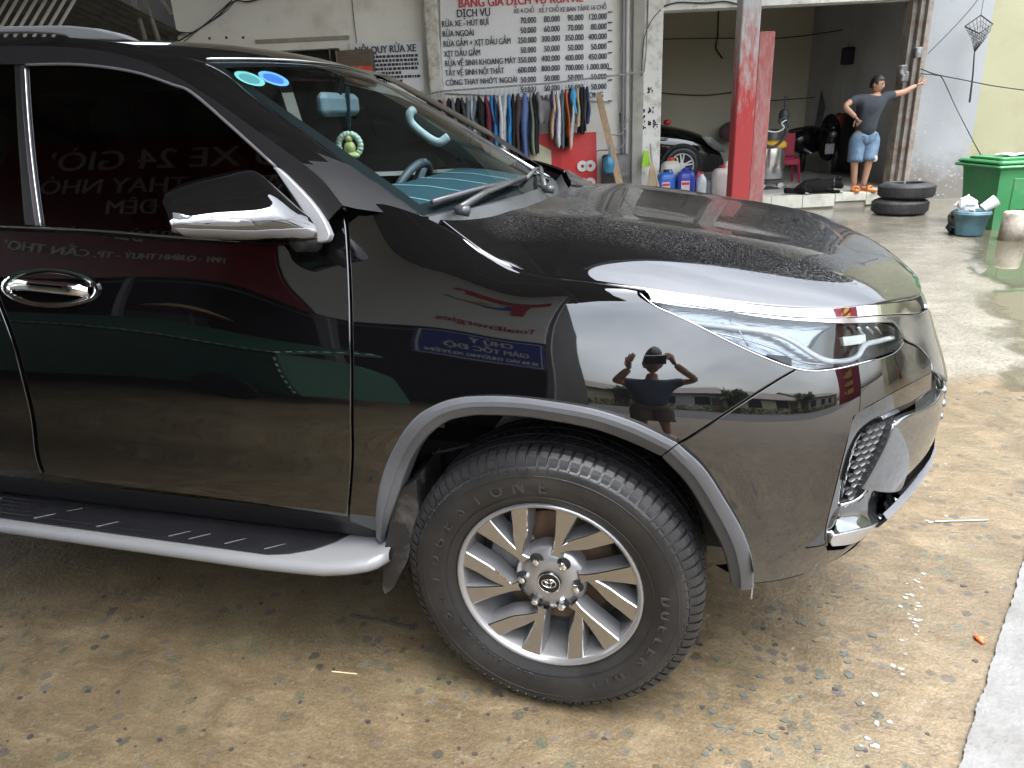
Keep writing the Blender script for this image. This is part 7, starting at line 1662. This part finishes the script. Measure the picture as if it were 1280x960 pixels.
# ================================================================== what the paint mirrors: boards, shop, street behind the camera
YB=-4.5
fs=thing('sign_gantry',(-4.5,YB,0),'roadside sign gantry mirrored in the door and fender','gantry')
gsteel=mat('gantry_steel',(.20,.20,.21),rough=.5,metal=.4)
for x in (-8.2,-5.6,-2.98,-1.06):
    g=MB(); g.bbox(x-.05,x+.05,YB-.12,YB-.02,0,4.98,.008); g.build('gantry_post',gsteel,fs)
g=MB(); g.tube([(-8.2,YB-.15,2.42),(-1.06,YB-.15,2.42)],.03,6); g.build('gantry_beam',gsteel,fs)
def ymirror_text(b,txt,x,z,size,bold=.0,sx=1.0,y=YB+.03,shear=0,mi=0):
    v,f=text_mesh(txt,size,bold=bold,extrude=.002,sx=sx,shear=shear); b.add(v,f,face_frame((x,y,z),(-1,0,0),(0,0,1)),mi)
rbd=thing('red_signboard',(-5.6,YB,2.5),'dark red signboard with white lettering mirrored in the door','sign'); g=MB(); g.bbox(-8.2,-3.0,YB-.02,YB+.02,2.5,4.95,.005); g.build('board',mat('signboard_red',(.24,.014,.024),rough=.4,var=.06,vscale=2),rbd)
wpr=mat('sign_white',(.78,.78,.76),rough=.4)
for t,x,z,sz,sh in (('GIỮ XE 24 GIỜ',-5.5,4.5,.56,.25),('RỬA XE - THAY NHỚT',-5.6,4.0,.40,.2),('ĐÊM',-5.9,3.6,.36,.2),('1991 - Q.BÌNH THUỶ - TP. CẦN THƠ',-5.6,3.1,.22,0)):
    g=MB(); ymirror_text(g,t,x,z,sz,.006,1.0,shear=sh); g.build('sign_lettering',wpr,rbd)
wbd=thing('white_signboard',(-2.0,YB,2.5),'white fuel brand signboard with red lettering mirrored in the fender','sign'); g=MB(); g.bbox(-2.97,-1.10,YB-.02,YB+.02,2.52,4.95,.005); g.build('board',mat('signboard_white',(.82,.82,.80),rough=.4,var=.04,vscale=2),wbd)
g=MB(); ymirror_text(g,'TotalEnergies',-1.78,2.86,.235,.004,.80); g.build('sign_lettering',mat('sign_red',(.50,.02,.04),rough=.4),wbd)
def arcs(c,r0,r1,a0,a1,m,nm,squash=.6):
    g=MB(); P=[]
    for t in np.linspace(rad(a0),rad(a1),18): P.append([(c[0]-r0*math.cos(t),YB+.028,c[1]+r0*squash*math.sin(t)),(c[0]-r1*math.cos(t),YB+.028,c[1]+r1*squash*math.sin(t)),(c[0]-r1*math.cos(t),YB+.022,c[1]+r1*squash*math.sin(t))])
    g.grid(P); g.build(nm,m,wbd)
red_s=mat('sign_red',(.5,.02,.04)); arcs((-1.75,3.95),.30,.42,20,120,red_s,'logo_band'); arcs((-1.95,3.80),.30,.40,150,250,mat('sign_blue',(.03,.08,.36),rough=.4),'logo_band'); arcs((-1.95,3.80),.28,.38,250,330,mat('sign_green',(.20,.42,.08),rough=.4),'logo_band'); arcs((-2.1,3.82),.30,.39,190,260,mat('sign_yellow',(.68,.50,.05),rough=.4),'logo_band')
g=MB(); g.bbox(-1.95,-1.25,YB+.02,YB+.03,3.95,4.15,.003); g.bbox(-1.62,-1.50,YB+.02,YB+.03,3.45,3.95,.003); g.build('logo_letter',red_s,wbd)
bbd=thing('blue_signboard',(-1.75,YB,1.6),'blue warning signboard with white lettering mirrored in the fender','sign'); g=MB(); g.bbox(-2.42,-1.12,YB-.02,YB+.02,1.66,2.47,.005); g.build('board',mat('signboard_blue',(.025,.05,.30),rough=.4),bbd)
for t,z,sz in (('CHÚ Ý',2.26,.23),('GIẢM TỐC ĐỘ',2.02,.20),('XE RA VÀO THƯỜNG XUYÊN',1.80,.125)):
    g=MB(); ymirror_text(g,t,-1.77,z,sz,.004,.66); g.build('sign_lettering',wpr,bbd)
g=MB()
for (x0,x1,z0,z1) in ((-2.39,-1.15,2.425,2.44),(-2.39,-1.15,1.69,1.705),(-2.39,-2.375,1.705,2.425),(-1.165,-1.15,1.705,2.425)): 
    g2=MB(); g2.box(x0,x1,YB+.02,YB+.026,z0,z1); g2.build('border_line',wpr,bbd)
# dark shop behind the gantry
shp=thing('roadside_shop',(-6,-7,0),'dark open shop front mirrored in the door panel','shop'); dkw=mat('shop_dark',(.045,.043,.04),rough=.8,var=.3,vscale=1.5)
for (x0,x1,y0,y1,z0,z1,nm,m) in ((-11,-1.2,-9.2,-9,0,4.6,'back_wall',dkw),(-11,-1.2,-9,-5.2,4.5,4.6,'shop_roof',dkw),(-1.3,-1.2,-9,-5.2,0,4.5,'side_wall',dkw),(-11,-10.9,-9,-5.2,0,4.5,'side_wall',dkw),(-9,-7,-8.9,-8.3,0,1.9,'shelf',mat('shelf_brown',(.13,.10,.08),rough=.7))):
    g=MB(); g.bbox(x0,x1,y0,y1,z0,z1,.01); g.build(nm,m,shp)
# green kiosk cart
kg=mat('kiosk_green',(.015,.075,.045),rough=.45,var=.15,vscale=4); kio=thing('green_kiosk',(-3.9,-2.4,0),'dark green market cart with white stitched edges mirrored in the door','kiosk')
g=MB(); g.bbox(-6.0,-1.9,-3.0,-1.95,.25,.98,.01); g.build('cart_box',kg,kio)
g=MB(); g.add([(-1.9,-1.93,.98),(-6.0,-1.93,.98),(-5.8,-2.6,1.22),(-1.7,-2.6,1.22),(-1.9,-1.95,.95),(-6.0,-1.95,.95),(-5.8,-2.62,1.19),(-1.7,-2.62,1.19)],[(0,1,2,3),(7,6,5,4),(0,4,5,1),(1,5,6,2),(2,6,7,3),(3,7,4,0)]); g.build('sloped_lid',kg,kio)
wdot=mat('white_stitch',(.55,.58,.55),rough=.6)
for (p,q) in (((-1.9,-1.925,.985),(-1.7,-2.595,1.225)),((-1.9,-1.925,.985),(-6.0,-1.925,.985)),((-1.92,-1.945,.3),(-1.92,-1.945,.95))):
    p=np.array(p);q=np.array(q); n=int(np.linalg.norm(q-p)/.09)
    g=MB()
    for k in range(n): a=p+(q-p)*(k/n); c=p+(q-p)*((k+.5)/n); g.tube([a,c],.007,4)
    tag(g.build('edge_stitching',wdot,kio),kind='stuff')
for x in (-5.6,-2.4):
    g=MB(); g.lathe([(0,-.02),(.24,-.02),(.25,0),(.24,.02),(0,.02)],20,Matrix.Translation((x,-1.92,.25))@Matrix.Rotation(math.pi/2,4,'X')); g.build('cart_wheel',gap_black,kio)
# tan parasol
par=thing('parasol',(-4.3,-4.0,0),'round tan parasol on a blue pole mirrored in the door','parasol'); g=MB(); g.lathe([(0,.10),(.25,.075),(.5,0),(.5,-.02),(.25,.05),(0,.075)],24,Matrix.Translation((-4.25,-4.2,1.62))); g.build('canopy',mat('parasol_tan',(.42,.27,.15),rough=.8),par,smooth=True); g=MB(); g.tube([(-4.25,-4.2,1.66),(-4.05,-4.2,.0)],.02,6); g.build('pole',mat('pole_blue',(.10,.14,.28),rough=.5),par)
# road and distant street
g=MB(); g.add([(-120,-14.2,.004),(160,-14.2,.004),(160,-5.6,.004),(-120,-5.6,.004)],[(0,1,2,3)]); tag(g.build('road',mat('asphalt',(.06,.06,.06),rough=.8,var=.15,vscale=1)),kind='structure')
r=random.Random(31)
def house(x,y,w,d,h,col,lab,win=True):
    t=thing('street_house',(x+w/2,y,0),lab,'house','houses across the road'); g=MB(); g.bbox(x,x+w,y-d,y,0,h,.02); g.build('wall',mat('house_%02x%02x%02x'%tuple(int(c*255) for c in col),col,rough=.85,var=.08,vscale=.8),t)
    g=MB(); g.add([(x-.4,y+.5,h-.1),(x+w+.4,y+.5,h-.1),(x+w+.4,y-d/2,h+1.1),(x-.4,y-d/2,h+1.1),(x-.4,y-d-.4,h-.1),(x+w+.4,y-d-.4,h-.1)],[(0,1,2,3),(3,2,5,4),(0,3,4),(1,5,2),(0,4,5,1)]); g.build('roof',mat('roof_tin',(.16,.13,.12),rough=.7,var=.2,vscale=1),t)
    if win:
        for k in range(max(1,int(w/2.6))):
            g=MB(); g.bbox(x+.8+k*2.6,x+2.0+k*2.6,y-.02,y+.04,1.0,2.2,.01); wi=g.build('window',gap_black,t)
        g=MB(); g.bbox(x+w-1.3,x+w-.4,y-.02,y+.05,0,2.1,.01); g.build('door',mat('door_brown',(.09,.06,.04),rough=.6),t)
for k,x in enumerate(np.arange(-3,24,3.0)):
    g=MB(); q=random.Random(50+k); 
    for _ in range(160):
        p=np.array([x+q.uniform(0,2.8),-14.6+q.uniform(-.3,.3),q.uniform(.02,.9)]); s=q.uniform(.08,.18); w=[np.array([q.gauss(0,1) for _ in range(3)]) for _ in range(2)]; w=[e/np.linalg.norm(e)*s for e in w]; g.add([tuple(p-w[0]),tuple(p+w[1]),tuple(p+w[0]),tuple(p-w[1])],[(0,1,2,3)])
    tag(g.build('roadside_bush',mat('olive_leaf',(.16,.15,.045),rough=.7,var=.3,vscale=2)),'olive roadside bush mirrored in the fender, number %s from the left'%('one','two','three','four','five','six','seven','eight','nine')[k],'bush','bushes along the road')
HS=[(-13,-15.5,8,6,2.9,(.45,.44,.40),'grey house across the road, nearest behind the shop'),(-4.4,-15.8,5,6,2.5,(.50,.46,.32),'ochre house across the road, second from the left'),(1.2,-16,6,6,2.7,(.40,.41,.40),'plain grey house across the road behind the photographer'),(8,-15.6,6,6,2.4,(.52,.50,.36),'cream house across the road right of the plain grey one'),(15,-15.8,10,7,2.8,(.36,.34,.31),'brown-grey house across the road at the far right')]
for h_ in HS: house(*h_)
def tree(x,y,h,lab,seed,cr_r=1.3):
    r=random.Random(seed); t=thing('street_tree',(x,y,0),lab,'tree','trees across the road'); g=MB(); g.tube([(x,y,0),(x+.1,y,h*.4),(x-.1,y,h*.75)],[.16,.12,.06],8)
    for k in range(5): a=k*1.26+r.random(); g.tube([(x,y,h*.4),(x+math.cos(a)*cr_r*.6,y+math.sin(a)*cr_r*.6,h*.72)],[.06,.02],5)
    g.build('trunk',mat('tree_bark',(.09,.07,.05),rough=.9),t); g=MB()
    for k in range(900):
        a=r.uniform(0,6.283); e=r.uniform(-.6,1); rr=cr_r*(r.random()**.4)*(.75+.25*math.sin(a*3+e*4)); p=np.array([x+rr*math.cos(a)*math.sqrt(max(0,1-e*e*.7)),y+rr*math.sin(a)*math.sqrt(max(0,1-e*e*.7)),h*.78+rr*e*.7]); s=r.uniform(.12,.28); n=[np.array([r.gauss(0,1) for _ in range(3)]) for _ in range(2)]; n=[q/np.linalg.norm(q)*s for q in n]; g.add([tuple(p-n[0]),tuple(p+n[1]*.5),tuple(p+n[0]),tuple(p-n[1]*.5)],[(0,1,2,3)])
    g.build('crown',mat('leaf_green',(.06,.09,.025),rough=.6,var=.3,vscale=2),t)
tree(.4,-14.9,3.1,'bushy street tree across the road left of the plain grey house',1); tree(7.4,-14.8,2.9,'bushy street tree across the road beside the cream house',2); tree(14.3,-14.9,3.4,'tallest street tree across the road at the right',3)
# yellow neighbour house on the right with window and potted palm (mirrored in nose and bumper)
nh=thing('yellow_house',(11,7,0),'yellow house on the right mirrored in the bumper corner','house'); ym=mat('wall_yellow',(.33,.322,.21))
for (y0,y1,z0,z1) in ((2.4,5.6,0,3.6),(6.8,12.5,0,3.6),(5.6,6.8,0,1.4),(5.6,6.8,2.6,3.6)):
    g=MB(); g.box(9.0,9.25,y0,y1,z0,z1); g.build('wall',ym,nh)
g=MB(); g.box(9.12,9.2,5.6,6.8,1.4,2.6); g.build('window',gap_black,nh)
for y in (5.6,6.18,6.74): g=MB(); g.bbox(9.02,9.1,y,y+.06,1.4,2.6,.006); g.build('window_frame',rust,nh)
g=MB(); g.bbox(8.8,14,2.2,12.7,3.6,3.75,.02); g.build('roof_slab',wall_grey,nh); g=MB(); g.box(9.25,14,2.4,2.6,0,3.6); g.build('wall',ym,nh)
pp=thing('potted_palm',(7.9,4.2,0),'potted palm before the yellow house mirrored in the bumper','plant'); g=MB(); g.lathe([(0,0),(.2,0),(.27,.4),(.25,.42),(.2,.38),(0,.38)],20,Matrix.Translation((7.9,4.2,0))); g.build('pot',mat('terracotta',(.30,.13,.08),rough=.8),pp,smooth=True)
g=MB(); r=random.Random(17)
for k in range(16):
    a=k*.39+r.random()*.3; L=r.uniform(.7,1.1); pts=[]
    for t in np.linspace(0,1,7): pts.append(np.array([7.9+math.cos(a)*L*t,4.2+math.sin(a)*L*t,.4+1.5*t-1.1*t*t*r.uniform(.9,1.1)]))
    for i in range(1,7):
        for sd in (-1,1):
            d=np.array([-math.sin(a),math.cos(a),0])*sd; p=pts[i]; g.add([tuple(p),tuple(p+d*.22+np.array([math.cos(a),math.sin(a),-.5])*.12),tuple(p+np.array([math.cos(a),math.sin(a),0])*.05)],[(0,1,2)])
    g.tube(pts,.008,4)
tag(g.build('fronds',mat('palm_green',(.05,.10,.025),rough=.5),pp),kind='stuff')
fl=thing('banner_flag',(3.4,-.5,0),'tall narrow red banner flag mirrored in the bumper','flag'); g=MB(); g.tube([(3.4,-.5,0),(3.4,-.5,3.45)],.02,8); g.build('pole',gsteel,fl); g=MB(); rows=[[(3.4+.03*math.sin(z*3),-.5-1.05*u,z) for u in (0,.33,.66,1)] for z in np.linspace(.75,3.4,14)]; g.grid(rows); o=g.build('cloth',mat('flag_red',(.42,.03,.06),rough=.7),fl,smooth=True); o.modifiers.new('solid','SOLIDIFY').thickness=.006
g=MB()
for k in range(9): g.box(3.345,3.360,-1.12-.06*(k%2),-.85,.95+k*.26,1.09+k*.26); g.box(3.345,3.360,-1.26,-1.18+.05*(k%3),.98+k*.26,1.06+k*.26)
tag(g.build('yellow_strokes',mat('flag_yellow',(.70,.45,.05),rough=.6),fl),kind='stuff')
# ---- canopy roof over the yard's left half
cn=thing('yard_canopy',tuple(W3(0,9,4.0)),'dark sheet metal canopy mirrored in the hood','canopy')
wA=W3(6.4,11.02,0); wB=W3(-11,11.02,0)
cp=[(-12,-6.2)]+[tuple(p) for p in cr([(.15,-6.1),(-.12,-4.8),(-.2,-2.3),(.1,-1.2),(.32,-.5),(.36,.6),(.28,1.5),(-.28,1.8),(-.42,2.5),(.02,3.8),(.42,4.8),(.9,5.45),(1.4,5.85),(2.0,5.9),(2.5,6.0),(3.0,6.9),(3.5,8.3),(3.9,9.6)],5)]+[(wA[0],wA[1]),(wB[0],wB[1])]
ZC=5.05
g=MB(); g.prism(cp,ZC,ZC+.06); g.build('roof_sheet',mat('canopy_underside',(.14,.144,.155),rough=.7,var=.25,vscale=1.5),cn)
for k,(x,y1) in enumerate(((-7.5,6.5),(-5,7.2),(-2.9,7.9),(-1.05,8.5))):
    g=MB(); g.bbox(x-.05,x+.05,-6.0,y1,ZC-.14,ZC-.005,.01); g.build('beam',gsteel,cn)
g=MB(); g.tube([(-.5,2.5,ZC-.05),(-.05,3.9,ZC-.05),(.38,4.9,ZC-.05),(.9,5.55,ZC-.05),(1.4,5.95,ZC-.05),(2.4,6.1,ZC-.05),(2.95,7.0,ZC-.05),(3.8,9.5,ZC-.05)],.05,8); g.build('edge_beam',gsteel,cn)
# ---- charm hanging from the rear-view mirror
hcx=.95
ch=thing('hanging_charm',tuple(at(437,140,hcx)),'beaded ring charm with small yellow figure hanging from the mirror','charm')
tm=mat('tassel_teal',(.10,.35,.33),rough=.6); bdm=mat('pale_beads',(.70,.72,.52),rough=.3)
g=MB()
for k in range(5): g.tube(cr([at(433+k*.7,108,hcx),at(432+k*1.2,130,hcx),at(434+k*.9,150,hcx),at(437,167,hcx)],5),.003,5)
g.build('cord',mat('dark_cord',(.02,.05,.06),rough=.6),ch)
g=MB(); c=at(437,182,hcx); rr=np.linalg.norm(at(450,182,hcx)-c)
for k in range(20):
    a=2*math.pi*k/20; p=c+np.array([0,0,1])*rr*.95*math.sin(a)+RV*rr*.95*math.cos(a); g.sphere(tuple(p),.0115,8,6)
g.build('bead_ring',bdm,ch,smooth=True)
g=MB(); g.sphere(tuple(c+np.array([0,0,.022])),.014,10,8); g.sphere(tuple(c+np.array([0,0,-.008])),(.022,.016,.024),10,8); g.sphere(tuple(c+np.array([0,0,-.034])),(.036,.02,.014),10,8); g.build('figurine',mat('yellow_jade',(.68,.62,.22),rough=.35),ch,smooth=True)
g=MB(); g.tube([c-[0,0,rr],c-[0,0,rr*1.35]],.010,6); g.tube([c-[0,0,rr*1.35],c-[0,0,rr*2.05]],[.012,.016],8); g.build('tassel',tm,ch,smooth=True)
def settle(root):
    inv=Matrix.LocRotScale(root.location,root.rotation_euler,root.scale).inverted()
    for ch in root.children: ch.matrix_parent_inverse=inv
for r_ in SETTLE: settle(r_)
